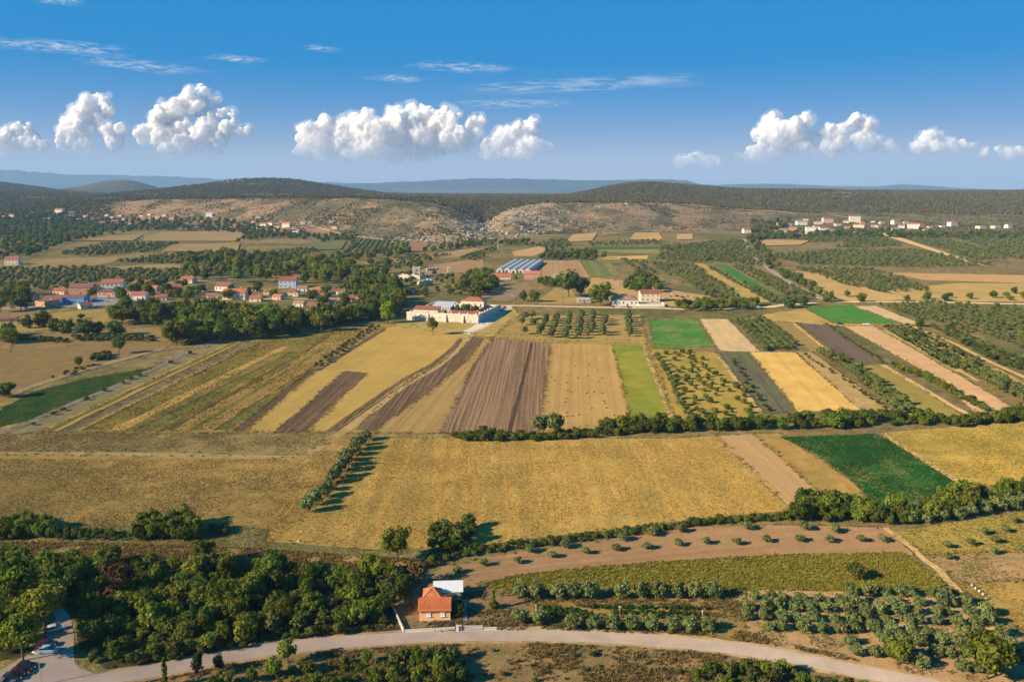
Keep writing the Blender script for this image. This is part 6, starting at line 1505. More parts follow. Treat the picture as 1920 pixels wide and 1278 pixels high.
# ------------------------------------------------------------------ walled manor
A = np.array(G(763, 600)[:2]); B = np.array(G(897, 606)[:2])
ux = (B - A) / np.linalg.norm(B - A); uy = np.array([-ux[1], ux[0]])
WID = float(np.linalg.norm(B - A)); DEP = 62.0
ang = math.atan2(ux[1], ux[0])
man = thing('walled_manor', 'pale stone walled manor with red roofs in the centre of the plain', 'manor', (A[0], A[1], 0), ang)
b = MB(); b.box(WID / 2, 0, -0.5, WID, 1.2, 7.2)
obj('curtain_wall', b.mesh('curtain_wall', STONE), man)
b = MB(); b.prism([(0.61, -0.5), (DEP, -0.5), (DEP, 5.6), (0.61, 6.4)], WID - 1.2, WID, 'x'); obj('curtain_wall', b.mesh('curtain_wall', STONE), man)
b = MB(); b.box(0.6, DEP / 2 + 0.35, -0.5, 1.2, DEP - 0.7, 6.4); obj('curtain_wall', b.mesh('curtain_wall', STONE), man)
b = MB(); b.box(WID / 2, DEP + 0.62, -0.5, WID - 0.02, 1.2, 5.6); obj('curtain_wall', b.mesh('curtain_wall', STONE), man)
for x in (WID * 0.30, WID * 0.55, WID * 0.79):
    obj('buttress', MB().prism([(-0.5, -0.5), (-2.4, -0.5), (-1.2, 5.4), (-0.5, 6.2)], x - 0.9, x + 0.9, 'x').mesh('buttress', STONE), man)
for k in range(9):
    x = WID * (0.06 + 0.91 * k / 8)
    obj('merlon', MB().box(x, 0, 6.7, 0.9, 1.0, 1.2).mesh('merlon', STONE), man)
for k in range(5):
    obj('merlon', MB().box(WID - 0.6, 4 + k * 7.5, 6.2 - k * 0.08, 1.0, 0.9, 1.0).mesh('merlon', STONE), man)
for k in range(4):
    obj('window', WPANE, man, (WID + 0.02, 8 + k * 9, 2.8), (0, 0, math.pi / 2), (0.9, 1, 1.2))
obj('window', WPANE, man, (WID * 0.9, -0.6, 0.6), (0, 0, 0), (0.9, 1, 1.0))
def wing(name, x0, x1, y0, y1, h, rh, kind='gable', roof='red', ridge='x', nw=3, wall='cream', base=0.0):
    w, d = x1 - x0, y1 - y0
    rot = 0 if ridge == 'x' else math.pi / 2
    ww, dd = (w, d) if ridge == 'x' else (d, w)
    o = obj(name, walls_mb(kind, ww, dd, h, rh).mesh(name, WALLS[wall] if isinstance(wall, str) else wall), man, ((x0 + x1) / 2, (y0 + y1) / 2, 0), (0, 0, rot))
    obj('roof', roof_mb(kind, ww, dd, h, rh, 0.3).mesh('roof', ROOFS[roof]), o)
    for k in range(nw):
        if ridge == 'x':
            obj('window', WPANE, o, (-ww / 2 + ww * (k + 0.5) / nw, -dd / 2 - 0.03, h * 0.55), scale=(1.0, 1, h * 0.26))
        else:
            obj('window', WPANE, o, (-ww / 2 + ww * (k + 0.5) / nw, dd / 2 + 0.03, h * 0.5), scale=(1.0, 1, h * 0.28))
    return o
wing('left_wing', 3, WID * 0.40, 6, 13, 7.6, 2.0, 'shed', 'red', 'x', 4)
wing('front_wing', WID * 0.58, WID - 2, 1.2, 8, 6.2, 1.6, 'shed', 'red', 'x', 4)
wing('right_wing', WID - 9, WID - 1.3, 14, 44, 5.6, 2.2, 'gable', 'red', 'y', 6)
wing('main_house', WID * 0.52, WID * 0.52 + 19, 42, 53, 10.4, 2.6, 'hip', 'red', 'x', 4, 'cream')
wing('grey_hall', WID * 0.18, WID * 0.46, 26, 40, 7.0, 2.6, 'shed', 'sheet', 'x', 2, 'stone')
wing('low_store', WID * 0.42, WID * 0.57, 2, 7, 4.6, 0.8, 'flat', 'flat', 'x', 2, 'white')
b = MB(); b.prism([(30, 0), (41, 0), (41, 7), (38, 9.5), (35, 8.0), (32, 9.0), (30, 5)], WID * 0.48, WID * 0.48 + 1.0, 'x')
obj('ruined_gable', b.mesh('ruined_gable', RUIN), man)
for (fx, fy, r, k) in ((0.66, 32, 4.2, 'broadleaf_tree'), (0.78, 34, 3.6, 'broadleaf_tree'), (0.58, 30, 3.2, 'dark_tree'), (0.42, 18, 2.6, 'dark_tree')):
    p = A + ux * WID * fx + uy * fy
    e = thing('courtyard_tree', 'tree in the manor courtyard, %s' % {0.66: 'the large one before the main house', 0.78: 'right of the large one', 0.58: 'left of the large one', 0.42: 'beside the grey hall'}[fx], 'tree', (p[0], p[1], 0))
    H_ = r * 1.1
    obj('trunk', PROTO[k][1][0], e, scale=(r, r, H_ * 0.6 + r * 0.8)); obj('crown', PROTO[k][0][1], e, loc=(0, 0, H_ * 0.6 + r * 0.8), scale=(r, r, r))

# ------------------------------------------------------------------ castle ruins, chapel tower
def ruin_wall(name, label, pa, pb, h, th=1.4, seed=1, amp=0.45):
    a, b_ = np.array(G(*pa)[:2]), np.array(G(*pb)[:2])
    L = float(np.linalg.norm(b_ - a)); rz = math.atan2(b_[1] - a[1], b_[0] - a[0])
    n = max(6, int(L / 1.6))
    top = [(L * i / n, h * (1 - amp * float(fbm(i * 0.55, seed * 3.1, seed)) * 1.5)) for i in range(n + 1)]
    bb = MB()
    for i in range(n):
        x0, z0 = top[i]; x1, z1 = top[i + 1]
        zz = (z0 + z1) / 2
        bb.add([(x0, -th / 2, -0.5), (x1, -th / 2, -0.5), (x1, th / 2, -0.5), (x0, th / 2, -0.5), (x0, -th / 2, z0), (x1, -th / 2, z1), (x1, th / 2, z1), (x0, th / 2, z0)],
               [(3, 2, 1, 0), (4, 5, 6, 7), (0, 1, 5, 4), (2, 3, 7, 6)] + ([(3, 0, 4, 7)] if i == 0 else []) + ([(1, 2, 6, 5)] if i == n - 1 else []))
    m = bb.mesh(name, RUIN, fix=False)
    bm = bmesh.new(); bm.from_mesh(m); bmesh.ops.remove_doubles(bm, verts=bm.verts, dist=0.01); bmesh.ops.recalc_face_normals(bm, faces=bm.faces); bm.to_mesh(m); bm.free()
    tag(obj(name, m, None, (a[0], a[1], 0), (0, 0, rz)), label, 'ruin', 'castle ruins')
ruin_wall('ruined_wall', 'long broken limestone wall of the castle ruin, left of the tower', (732, 522), (788, 524), 7.5, seed=2)
ruin_wall('ruined_wall', 'short broken limestone wall at the left end of the castle ruin', (696, 518), (718, 515), 5, seed=3)
ruin_wall('ruined_wall', 'broken limestone wall of the castle ruin, right of the tower', (790, 521), (834, 519), 6, seed=4)
ruin_wall('ruined_wall', 'square broken limestone walls in front of the castle tower', (784, 537), (810, 533), 8, 2.5, seed=5)
ruin_wall('ruined_wall', 'low broken wall behind the castle tower', (800, 508), (822, 505), 4, seed=6)
ruin_wall('ruined_wall', 'small stub of wall at the foot of the castle ruin', (766, 549), (776, 550), 4, 2, seed=7)
def tower(label, px, py, w, h, mat, seed, cat='tower', name='ruined_tower'):
    x, y, z = G(px, py)
    q = random.Random(seed)
    n = 6; bb = MB()
    pts = []
    for i in range(4):
        for k in range(n):
            t = k / n
            c = [(-1, -1), (1, -1), (1, 1), (-1, 1), (-1, -1)]
            pts.append((w / 2 * (c[i][0] + (c[i + 1][0] - c[i][0]) * t), w / 2 * (c[i][1] + (c[i + 1][1] - c[i][1]) * t)))
    N = len(pts); tops = [h * q.uniform(0.82, 1.0) for _ in pts]
    V = [(p[0], p[1], -0.5) for p in pts] + [(p[0] * 0.96, p[1] * 0.96, tz) for p, tz in zip(pts, tops)] + [(p[0] * 0.66, p[1] * 0.66, tz) for p, tz in zip(pts, tops)] + [(p[0] * 0.66, p[1] * 0.66, h * 0.4) for p in pts]
    Fs = []
    for i in range(N):
        j = (i + 1) % N
        for lv in range(3): Fs.append((lv * N + i, lv * N + j, (lv + 1) * N + j, (lv + 1) * N + i))
    Fs.append(tuple(range(3 * N, 4 * N)))
    bb.add(V, Fs)
    e = thing(name, label, cat, (x, y, z), 0.15)
    obj('shaft', bb.mesh('shaft', mat), e)
    obj('opening', WPANE, e, (0, -w / 2 * 0.985, h * 0.5), scale=(w * 0.16, 3, h * 0.16))
tower('square broken tower of the castle ruin', 781, 516, 8.5, 10.5, RUIN, 1)
tower('thin broken turret at the right end of the castle ruin', 842, 513, 4.0, 8.5, RUIN, 2)
tower('brown stone chapel tower at the gorge mouth', 937, 469, 7.0, 10, plain('brown_stone', (0.30, 0.22, 0.16), 0.9, 0.25, 1.0), 3, name='chapel_tower')

# ------------------------------------------------------------------ the orange house by the road
hx0, hy0, _ = G(785, 1165); hx1 = G(843.5, 1162)[0]
HW = hx1 - hx0
hz = thing('orange_house', 'small orange house with red tiled roof beside the road', 'house', ((hx0 + hx1) / 2, hy0 + 3.3, 0), 0.05)
D, HH, RH = 5.8, 2.75, 1.25
obj('wall', walls_mb('gable', HW, D, HH, RH, 0.0).mesh('wall', WALLS['orange']), hz)
# plinth
obj('plinth', MB().box(0, -D / 2 - 0.06, 0, HW + 0.1, 0.12, 0.35).mesh('plinth', ROOFS['flat']), hz)
# tiled roof: every course of tiles is a strip of its own
TILE = [plain('roof_tile_%s' % n_, c_, 0.75, 0.16, 2.5) for n_, c_ in (('red', (0.56, 0.16, 0.055)), ('rust', (0.62, 0.20, 0.07)), ('dull', (0.50, 0.145, 0.055)))]
rf = obj('roof', roof_mb('gable', HW, D, HH, RH, 0.3, 0.1).mesh('roof', TILE[0]), hz)
sl = math.hypot(D / 2 + 0.3, RH * (D / 2 + 0.3) / (D / 2))
sa = math.atan2(RH, D / 2)
cb = MB()
ntx = int((HW + 0.6) / 0.25)
for i in range(ntx): cb.tube([(-(HW + 0.6) / 2 + 0.25 * (i + 0.5), 0, 0), (-(HW + 0.6) / 2 + 0.25 * (i + 0.5), 0.42, 0.05)], [0.085, 0.085], 6)
courses = [cb.mesh('tile_course_%s' % k, TILE[k]) for k in ('0', '1', '2') for k in [int(k)]]
nco = int(sl / 0.38)
q = random.Random(5)
for s in (1, -1):
    for k in range(nco):
        dd_ = 0.38 * k
        yy = s * (D / 2 + 0.3 - dd_ * math.cos(sa)); zz = HH - RH * 0.3 / (D / 2) + dd_ * math.sin(sa) + 0.13
        obj('tile_course', courses[q.randrange(3)], rf, (0, yy, zz), (sa if s == -1 else -sa, 0, 0 if s == -1 else 0), (1, 1 if s == -1 else -1, 1))
obj('ridge', MB().tube([(-HW / 2 - 0.32, 0, HH + RH + 0.16), (HW / 2 + 0.32, 0, HH + RH + 0.16)], [0.14, 0.14], 8).mesh('ridge', TILE[2]), rf)
for k in range(5):
    obj('roof_vent', MB().box(-HW / 2 + HW * (0.16 + 0.17 * k), -0.75, HH + RH - 0.25, 0.2, 0.22, 0.22).mesh('roof_vent', plain('dark_vent', (0.12, 0.05, 0.03), 0.8)), rf)
obj('gutter', MB().tube([(-HW / 2 - 0.3, -D / 2 - 0.38, HH - 0.14), (HW / 2 + 0.3, -D / 2 - 0.38, HH - 0.14)], [0.07, 0.07], 6).mesh('gutter', plain('brown_gutter', (0.22, 0.10, 0.06), 0.5)), rf)
for fx in (-0.20, 0.25):
    w_ = obj('window', MB().box(0, 0, 0, 1.05, 0.1, 1.05).mesh('window', GLASS), hz, (HW * fx, -D / 2 - 0.03, 1.2))
    obj('shutter', MB().box(-0.26, -0.07, 0.02, 0.48, 0.05, 1.0).mesh('shutter', FRAME), w_)
    obj('shutter', MB().box(0.26, -0.07, 0.02, 0.48, 0.05, 1.0).mesh('shutter', FRAME), w_)
    obj('lintel', MB().box(0, -0.12, 1.06, 1.3, 0.26, 0.1).mesh('lintel', WALLS['orange']), w_)
    obj('sill', MB().box(0, -0.1, -0.08, 1.25, 0.22, 0.08).mesh('sill', FRAME), w_)
wg = obj('rear_wing', MB().box(-HW * 0.12, D / 2 + 1.4, 0, HW * 0.58, 4.6, 3.0).mesh('rear_wing', WALLS['orange']), hz)
b = MB(); rw, rd, cx_, cy_ = HW * 0.58 + 0.5, 4.9, -HW * 0.12, D / 2 + 1.4
b.add([(cx_ - rw / 2, cy_ - rd / 2, 3.02), (cx_ + rw / 2, cy_ - rd / 2, 3.02), (cx_ + rw / 2, cy_ + rd / 2, 3.02), (cx_ - rw / 2, cy_ + rd / 2, 3.02), (cx_ + 0.1, cy_ - 0.1, 4.9)], [(3, 2, 1, 0), (0, 1, 4), (1, 2, 4), (2, 3, 4), (3, 0, 4)])
hr = obj('hip_roof', b.mesh('hip_roof', ROOFS['orange']), hz)
for (ex, ey) in ((-1, -1), (1, -1), (1, 1), (-1, 1)):
    obj('hip_tile', MB().tube([(cx_ + ex * rw / 2, cy_ + ey * rd / 2, 3.06), (cx_ + 0.1, cy_ - 0.1, 4.96)], [0.09, 0.09], 6).mesh('hip_tile', TILE[1]), hr)
obj('door', DOORM, hz, (HW / 2 + 0.03, 0.5, 0.1), (0, 0, math.pi / 2), (0.95, 1, 2.0))
# shed with pale roof behind the house
sx0, sy0, _ = G(812, 1128); sx1 = G(866, 1128)[0]
sh = thing('slatted_shed', 'open slatted shed with pale sheet roof behind the orange house', 'shed', ((sx0 + sx1) / 2, sy0 + 2.4, 0), 0.06)
SW = sx1 - sx0
obj('roof', roof_mb('shed', SW, 4.6, 2.6, 0.5, 0.2, 0.08).mesh('roof', plain('white_sheet', (0.66, 0.64, 0.63), 0.5, 0.06, 0.6)), sh)
obj('back_wall', MB().box(0, 2.2, 0, SW - 0.3, 0.1, 2.9).mesh('back_wall', WALLS['stone']), sh)
slm = MB().box(0, 0, 0, 0.16, 0.05, 2.55).mesh('slat', plain('grey_planks', (0.42, 0.40, 0.38), 0.8, 0.15, 2))
for k in range(int((SW - 0.2) / 0.3)): obj('slat', slm, sh, (-SW / 2 + 0.2 + 0.3 * k, -2.3, 0.02))
for (px_, py_) in ((-SW / 2 + 0.1, -2.2), (SW / 2 - 0.1, -2.2), (SW / 2 - 0.1, 2.1), (-SW / 2 + 0.1, 2.1)): obj('post', MB().box(px_, py_, 0, 0.14, 0.14, 2.6).mesh('post', WOODM), sh)
# clipped hedge beside the house
hx, hy, _ = G(858, 1160)
hg = thing('clipped_hedge', 'tall dark clipped hedge against the right wall of the orange house', 'hedge', (hx, hy + 2.5, 0))
obj('foliage', crown('hedge_foliage', 300, L_DARK, 60, 34, 0.22, (1, 1, 0.9), 0, (0.25, 0.36), 0.9), hg, loc=(0, 0, 1.5), scale=(1.5, 2.6, 1.6))
obj('stem', PROTO['bush'][1][0], hg, scale=(1, 1.6, 1.4))
# garden walls, gate and pillar
WHITEW = plain('white_garden_wall', (0.66, 0.60, 0.52), 0.9, 0.12, 1.0)
def wall_between(label, pa, pb, h, th=0.25, name='garden_wall', mat=None):
    a, b_ = np.array(G(*pa)[:2]), np.array(G(*pb)[:2])
    L = float(np.linalg.norm(b_ - a)); rz = math.atan2(b_[1] - a[1], b_[0] - a[0])
    e = thing(name, label, 'wall', ((a[0] + b_[0]) / 2, (a[1] + b_[1]) / 2, 0), rz)
    obj('wall_body', MB().box(0, 0, -0.2, L, th, h + 0.2).mesh('wall_body', mat or WHITEW), e)
    obj('coping', MB().box(0, 0, h, L + 0.06, th + 0.1, 0.08).mesh('coping', ROOFS['flat']), e)
    return L
wall_between('pale garden wall running back along the left side of the yard', (757, 1185), (736, 1140), 0.8)
wall_between('low white garden wall along the road in front of the orange house', (759, 1185), (853, 1180), 0.6)
wall_between('short low white wall right of the white gate', (908, 1181), (931, 1180), 0.6)
gx, gy, _ = G(858, 1182)
e = thing('gate_pillar', 'white gate pillar with meter box beside the garden gate', 'pillar', (gx, gy, 0))
obj('shaft', MB().box(0, 0, 0, 0.6, 0.6, 1.25).mesh('shaft', WHITEW), e); obj('cap', MB().box(0, 0, 1.25, 0.75, 0.75, 0.12).mesh('cap', ROOFS['flat']), e)
obj('meter_box', MB().box(0.7, 0.1, 0.1, 0.5, 0.3, 1.3).mesh('meter_box', WALLS['pink']), e)
ga_, gb_ = np.array(G(868, 1181)[:2]), np.array(G(906, 1180)[:2])
GL = float(np.linalg.norm(gb_ - ga_))
e = thing('picket_gate', 'long white picket gate beside the gate pillar', 'gate', (ga_[0], ga_[1], 0), math.atan2(gb_[1] - ga_[1], gb_[0] - ga_[0]))
pk = MB().box(0, 0, 0.08, 0.1, 0.05, 1.15).mesh('picket', FRAME)
for k in range(int(GL / 0.24)): obj('picket', pk, e, (0.12 + 0.24 * k, 0, 0))
for z in (0.3, 0.95): obj('rail', MB().box(GL / 2, 0.05, z, GL, 0.05, 0.09).mesh('rail', FRAME), e)
# ------------------------------------------------------------------ cars
TYRE = plain('tyre_rubber', (0.02, 0.02, 0.02), 0.8, 0.1)
RIM = plain('alloy_rim', (0.45, 0.45, 0.46), 0.35, 0.05, metal=0.7)
LAMP = plain('lamp_lens', (0.75, 0.74, 0.70), 0.2, 0.02, spec=0.6)
TAIL = plain('tail_lens', (0.35, 0.02, 0.02), 0.25, 0.05)
CG = plain('car_glass', (0.02, 0.025, 0.03), 0.08, 0.05, spec=0.8)
PAINT = {}
def paint(n_, c):
    if n_ not in PAINT: PAINT[n_] = plain(n_ + '_car_paint', c, 0.25, 0.02, spec=0.6)
    return PAINT[n_]
PC = {'white': (0.72, 0.72, 0.70), 'black': (0.02, 0.02, 0.022), 'dark red': (0.07, 0.008, 0.01), 'pale blue': (0.22, 0.38, 0.55), 'silver': (0.42, 0.43, 0.44), 'dark blue': (0.02, 0.035, 0.09), 'red': (0.22, 0.02, 0.018), 'grey': (0.16, 0.165, 0.17)}  # dark red is deepened, with tree shade put into the paint
def sections(prof, width):
    b = MB()
    ring = []
    for (x, z0, z1, w) in prof:
        ring.append([(x, -w * width / 2, z0), (x, w * width / 2, z0), (x, w * width / 2, z0 + (z1 - z0) * 0.6), (x, w * width / 2 * 0.93, z1), (x, -w * width / 2 * 0.93, z1), (x, -w * width / 2, z0 + (z1 - z0) * 0.6)])
    n = 6
    V = [p for r in ring for p in r]; Fs = []
    for i in range(len(ring) - 1):
        for k in range(n): Fs.append((i * n + k, i * n + (k + 1) % n, (i + 1) * n + (k + 1) % n, (i + 1) * n + k))
    Fs += [tuple(range(n)), tuple(range((len(ring) - 1) * n, len(ring) * n))]
    return b.add(V, Fs)
BODYP = [(-2.1, 0.38, 0.72, 0.86), (-1.95, 0.26, 0.88, 0.96), (-1.2, 0.22, 0.92, 1.0), (0.9, 0.22, 0.9, 1.0), (1.5, 0.24, 0.84, 0.98), (2.0, 0.28, 0.74, 0.9), (2.12, 0.36, 0.62, 0.8)]
CABP = [(-1.85, 0.88, 0.93, 0.9), (-1.45, 0.88, 1.36, 0.84), (-0.5, 0.88, 1.46, 0.82), (0.35, 0.88, 1.38, 0.82), (1.05, 0.86, 0.90, 0.9)]
ROOFP = [(-1.4, 1.35, 1.41, 0.8), (-0.5, 1.42, 1.50, 0.8), (0.3, 1.36, 1.43, 0.8)]
cm_body = {}
CABM = sections(CABP, 1.72).mesh('cabin_glass', CG)
wb = MB().tube([(0, -0.1, 0), (0, 0.1, 0)], [0.32, 0.32], 14); WHM = wb.mesh('wheel', TYRE)
RIMM = MB().tube([(0, -0.112, 0), (0, 0.112, 0)], [0.2, 0.2], 10).mesh('rim', RIM)
HLM = MB().box(0, 0, 0, 0.12, 0.36, 0.14).mesh('headlight', LAMP); TLM = MB().box(0, 0, 0, 0.1, 0.3, 0.16).mesh('tail_light', TAIL)
def car(label, x, y, z, rz, colour, group=None, scale=1.0):
    e = thing('car', label, 'car', (x, y, z), rz, group, (scale,) * 3)
    p = paint(colour, PC[colour])
    if colour not in cm_body: cm_body[colour] = (sections(BODYP, 1.74).mesh('car_body', p), sections(ROOFP, 1.7).mesh('car_roof', p))
    bd = obj('body', cm_body[colour][0], e); obj('roof', cm_body[colour][1], e); obj('cabin', CABM, e)
    for sx in (-1.28, 1.32):
        for sy in (-0.78, 0.78):
            w = obj('wheel', WHM, e, (sx, sy, 0.32)); obj('rim', RIMM, w)
    for sy in (-0.6, 0.6):
        obj('headlight', HLM, e, (2.06, sy, 0.55)); obj('tail_light', TLM, e, (-2.06, sy, 0.62))
    return e
def car_px(label, px, py, rz, colour, group=None, scale=1.0):
    x, y, z = G(px, py)
    car(label, x, y, z + 0.06, rz, colour, group, scale)
GP = 'cars in the car park'
car_px('dark red car at the shaded kerb of the car park, above a pale blue one', 88, 1211, 0.15, 'dark red', GP)
car_px('pale blue car in the car park, between the dark red car and the street lamp', 92, 1222, 0.12, 'pale blue', GP)
car_px('pale grey car half under the tree at the top of the car park', 103, 1182, 0.5, 'silver', GP)
car_px('black car at the upper end of the lower left parked row', 50, 1252, 0.1, 'black', GP)
car_px('dark red car in the lower left parked row, between two black ones', 38, 1263, 0.1, 'dark red', GP)
car_px('black car in the lower left parked row, below the dark red one', 24, 1273, 0.1, 'black', GP)
car_px('grey car at the bottom left corner of the photo', 6, 1285, 0.1, 'grey', GP)
car_px('dark blue car parked on the farm track below the bright green field', 1575, 608, 0.0, 'dark blue', None, 1.15)
car_px('white car parked on the farm track below the bright green field', 1625, 609, 3.0, 'white', None, 1.15)
for k, (px, py, c, a) in enumerate([(1151, 526, 'white', 0.4), (1163, 531, 'white', 0.3), (1158, 535, 'white', 0.1), (1177, 529, 'silver', 0.2), (1185, 530, 'white', -0.3)]):
    car_px('%s car on the tan yard, %s from the left' % (c, ORD[[0, 2, 1, 3, 4][k] + 1]), px, py, a, c, 'cars on the tan yard')
for k, (px, py, c, a) in enumerate([(1247, 560, 'white', 0.2), (1256, 556, 'silver', 0.9), (1263, 552, 'white', 0.3), (1270, 556, 'black', 0.2), (1280, 558, 'red', 0), (1289, 556, 'silver', 0.2), (1291, 566, 'dark blue', 0.1), (1300, 558, 'white', 0.3), (1302, 566, 'pale blue', 0)]):
    car_px('%s car right of the stone house, %s from the left' % (c, ORD[k + 1]), px, py, a, c, 'cars right of the stone house')
for k, (px, py, c, a) in enumerate([(1150, 576, 'dark blue', 0), (1160, 577, 'white', 0), (1180, 577, 'red', 0.1), (1190, 577, 'white', 0.0)]):
    car_px('%s car in front of the restaurant, %s from the left' % (c, ORD[k + 1]), px, py, a, c, 'cars before the restaurant')
for k, (px, py, c, a) in enumerate([(24, 578, 'red', 0), (52, 580, 'white', 0), (80, 574, 'dark blue', 0.2), (98, 575, 'grey', 0.1), (112, 577, 'red', 0.1), (166, 567, 'black', 0.2), (176, 567, 'dark blue', 0.4), (187, 566, 'dark blue', 0.3), (200, 566, 'silver', 0.2), (132, 571, 'black', 0.1), (148, 571, 'white', 0.2)]):
    car_px('%s car in the works yard at left, %s of eleven' % (c, ORD[k + 1]), px, py, a, c, 'cars in the works yard')
for k, (px, py, c, a) in enumerate([(941, 583, 'red', 1.0), (944, 580, 'dark red', 1.0), (947, 577, 'red', 1.0)]):
    car_px('%s car on the manor drive, %s from the front' % (c, ORD[k + 1]), px, py, a, c, 'cars on the manor drive')
for (px, py, c, l) in [(1423, 577, 'white', 'white car under the trees at the end of the plain road'), (1537, 559, 'white', 'white van-like car at the road bend'), (1774, 564, 'white', 'white car on the straight road at right'), (1782, 564, 'silver', 'silver car behind the white one on the straight road at right')]:
    car_px(l, px, py, 0.2, c, None, 1.2)
# blue tank or boat hull stored in the works yard
x, y, _ = G(181, 566)
e = thing('blue_tarpaulin', 'bright blue covered load in the works yard', 'load', (x, y + 2, 0), 0.3)
obj('cover', MB().prism([(-1.6, 0), (1.6, 0), (1.5, 2.2), (0, 2.9), (-1.5, 2.2)], -4.5, 4.5, 'x').mesh('cover', WALLS['blue']), e)
obj('trailer', MB().box(0, 0, 0.02, 9.4, 2.4, 0.3).mesh('trailer', METAL), e)

# ------------------------------------------------------------------ posts, poles, mast, bales, beams
def lamp_post(label, px, py, h, arm=1.2):
    x, y, z = G(px, py)
    e = thing('street_lamp', label, 'street lamp', (x, y, z), 2.6)
    obj('pole', MB().tube([(0, 0, 0), (0, 0, h * 0.9), (arm * 0.3, 0, h * 0.985), (arm, 0, h)], [0.11, 0.075, 0.06, 0.05], 8).mesh('pole', METAL), e)
    obj('lamp_head', MB().box(arm + 0.3, 0, h - 0.08, 0.75, 0.28, 0.16).mesh('lamp_head', LAMP, bevel=0.04), e)
    obj('foot', MB().box(0, 0, -0.05, 0.4, 0.4, 0.35).mesh('foot', METAL), e)
lamp_post('tall grey street lamp at the edge of the car park', 78, 1284, 7.0)
lamp_post('white street lamp on the road behind the manor drive', 963, 572, 8.5, 1.5)
def pole(label, px, py, h):
    x, y, z = G(px, py)
    e = thing('utility_pole', label, 'pole', (x, y, z), 0.3, 'utility poles')
    obj('post', MB().tube([(0, 0, -0.3), (0, 0, h)], [0.16, 0.11], 7).mesh('post', WOODM), e)
    obj('cross_arm', MB().box(0, 0, h - 0.5, 1.8, 0.12, 0.14).mesh('cross_arm', WOODM), e)
    for s in (-0.75, 0.0, 0.75): obj('insulator', MB().tube([(s, 0, h - 0.36), (s, 0, h - 0.16)], [0.06, 0.04], 6).mesh('insulator', FRAME), e)
for a in [('utility pole among the ruins, left of the other pole there', 824, 556), ('utility pole by the ruins, nearer the barn', 842, 545), ('utility pole at the left end of the orange barn road', 877, 559), ('utility pole in the far left fields', 165, 500), ('utility pole left of the hillside village field', 28, 463), ('utility pole beside the plain road left of the restaurant', 1056, 573)]:
    pole(a[0], a[1], a[2], 9)
mx_, my_ = (528 - 960) / 1527 * 4250, 4250
mz = float(Hgt(mx_, my_))
e = thing('radio_mast', 'thin radio mast on top of the dark left hill', 'mast', (mx_, my_, mz))
obj('lattice', MB().tube([(0, 0, -2), (0, 0, 46)], [1.3, 0.7], 4).mesh('lattice', METAL), e)
for z in (16, 30, 43): obj('platform', MB().box(0, 0, z, 3.4, 3.4, 0.8).mesh('platform', METAL), e)
# posts of the trellis and the net frame
CONC = plain('concrete_post', (0.62, 0.55, 0.45), 0.9, 0.1, 3)
for (px, py, h, l) in [(1005, 1148, 2.2, 'pale post at the left end of the vine rows'), (1162, 1152, 2.4, 'pale T-shaped post in the middle of the vine rows'), (1318, 1160, 2.4, 'leaning pale post at the right end of the vine rows')]:
    x, y, z = G(px, py)
    e = thing('trellis_post', l, 'post', (x, y, 0), 0, 'trellis posts')
    obj('post', MB().tube([(0, 0, -0.2), (-0.25 if px > 1300 else 0, 0, h)], [0.09, 0.08], 6).mesh('post', CONC), e)
    obj('cross_bar', MB().box(-0.2 if px > 1300 else 0, 0, h - 0.35, 0.9 if px > 1100 else 0.35, 0.08, 0.1).mesh('cross_bar', CONC), e)
# hay bales

HAY = plain('hay_bale', (0.42, 0.27, 0.10), 0.95, 0.25, 3)
BAND = plain('bale_band', (0.34, 0.22, 0.08), 0.95, 0.1)
balem = MB().tube([(0, -0.55, 0.6), (0, -0.5, 0.6), (0, 0.5, 0.6), (0, 0.55, 0.6)], [0.42, 0.5, 0.5, 0.42], 12).mesh('bale', HAY)
bandm = MB().tube([(0, -0.12, 0.6), (0, 0.12, 0.6)], [0.635, 0.635], 12).mesh('band', BAND)
bales = [(1039, 651), (1072, 663), (1075, 687), (1102, 683), (1113, 673), (1117, 694), (1031, 707), (1038, 714), (1062, 704), (1061, 718), (1062, 733), (1082, 709), (1099, 705), (1120, 716), (1127, 709), (1068, 736), (1098, 737), (1111, 735), (1127, 737), (1060, 747), (1058, 754), (1130, 752), (1132, 757), (1107, 766), (1135, 765), (1060, 774), (1061, 781), (1071, 780), (1083, 778), (1150, 779), (1172, 774)]
bales.sort(key=lambda p: p[0])
for k, (px, py) in enumerate(bales):
    x, y, z = G(px, py)
    e = thing('hay_bale', 'hay bale on the golden stubble, %s from the left' % ORD[k + 1], 'hay bale', (x, y, 0.02), rnd.uniform(0, 3), 'hay bales on the stubble')
    e.scale = (0.78, 0.78, 0.78)
    obj('bale', balem, e); obj('band', bandm, e)
# red awning and shade frames near the manor lamp
x, y, _ = G(996, 588)
e = thing('red_awning', 'small red roofed shelter at the end of the manor orchard', 'shelter', (x, y, 0), 0.1)
obj('awning_roof', roof_mb('shed', 6, 3.5, 2.0, 0.6, 0.2, 0.08).mesh('awning_roof', ROOFS['red']), e)
for (a, b_) in ((-2.8, -1.6), (2.8, -1.6), (2.8, 1.6), (-2.8, 1.6)): obj('post', MB().box(a, b_, 0, 0.12, 0.12, 2.0 if b_ < 0 else 2.5).mesh('post', WOODM), e)
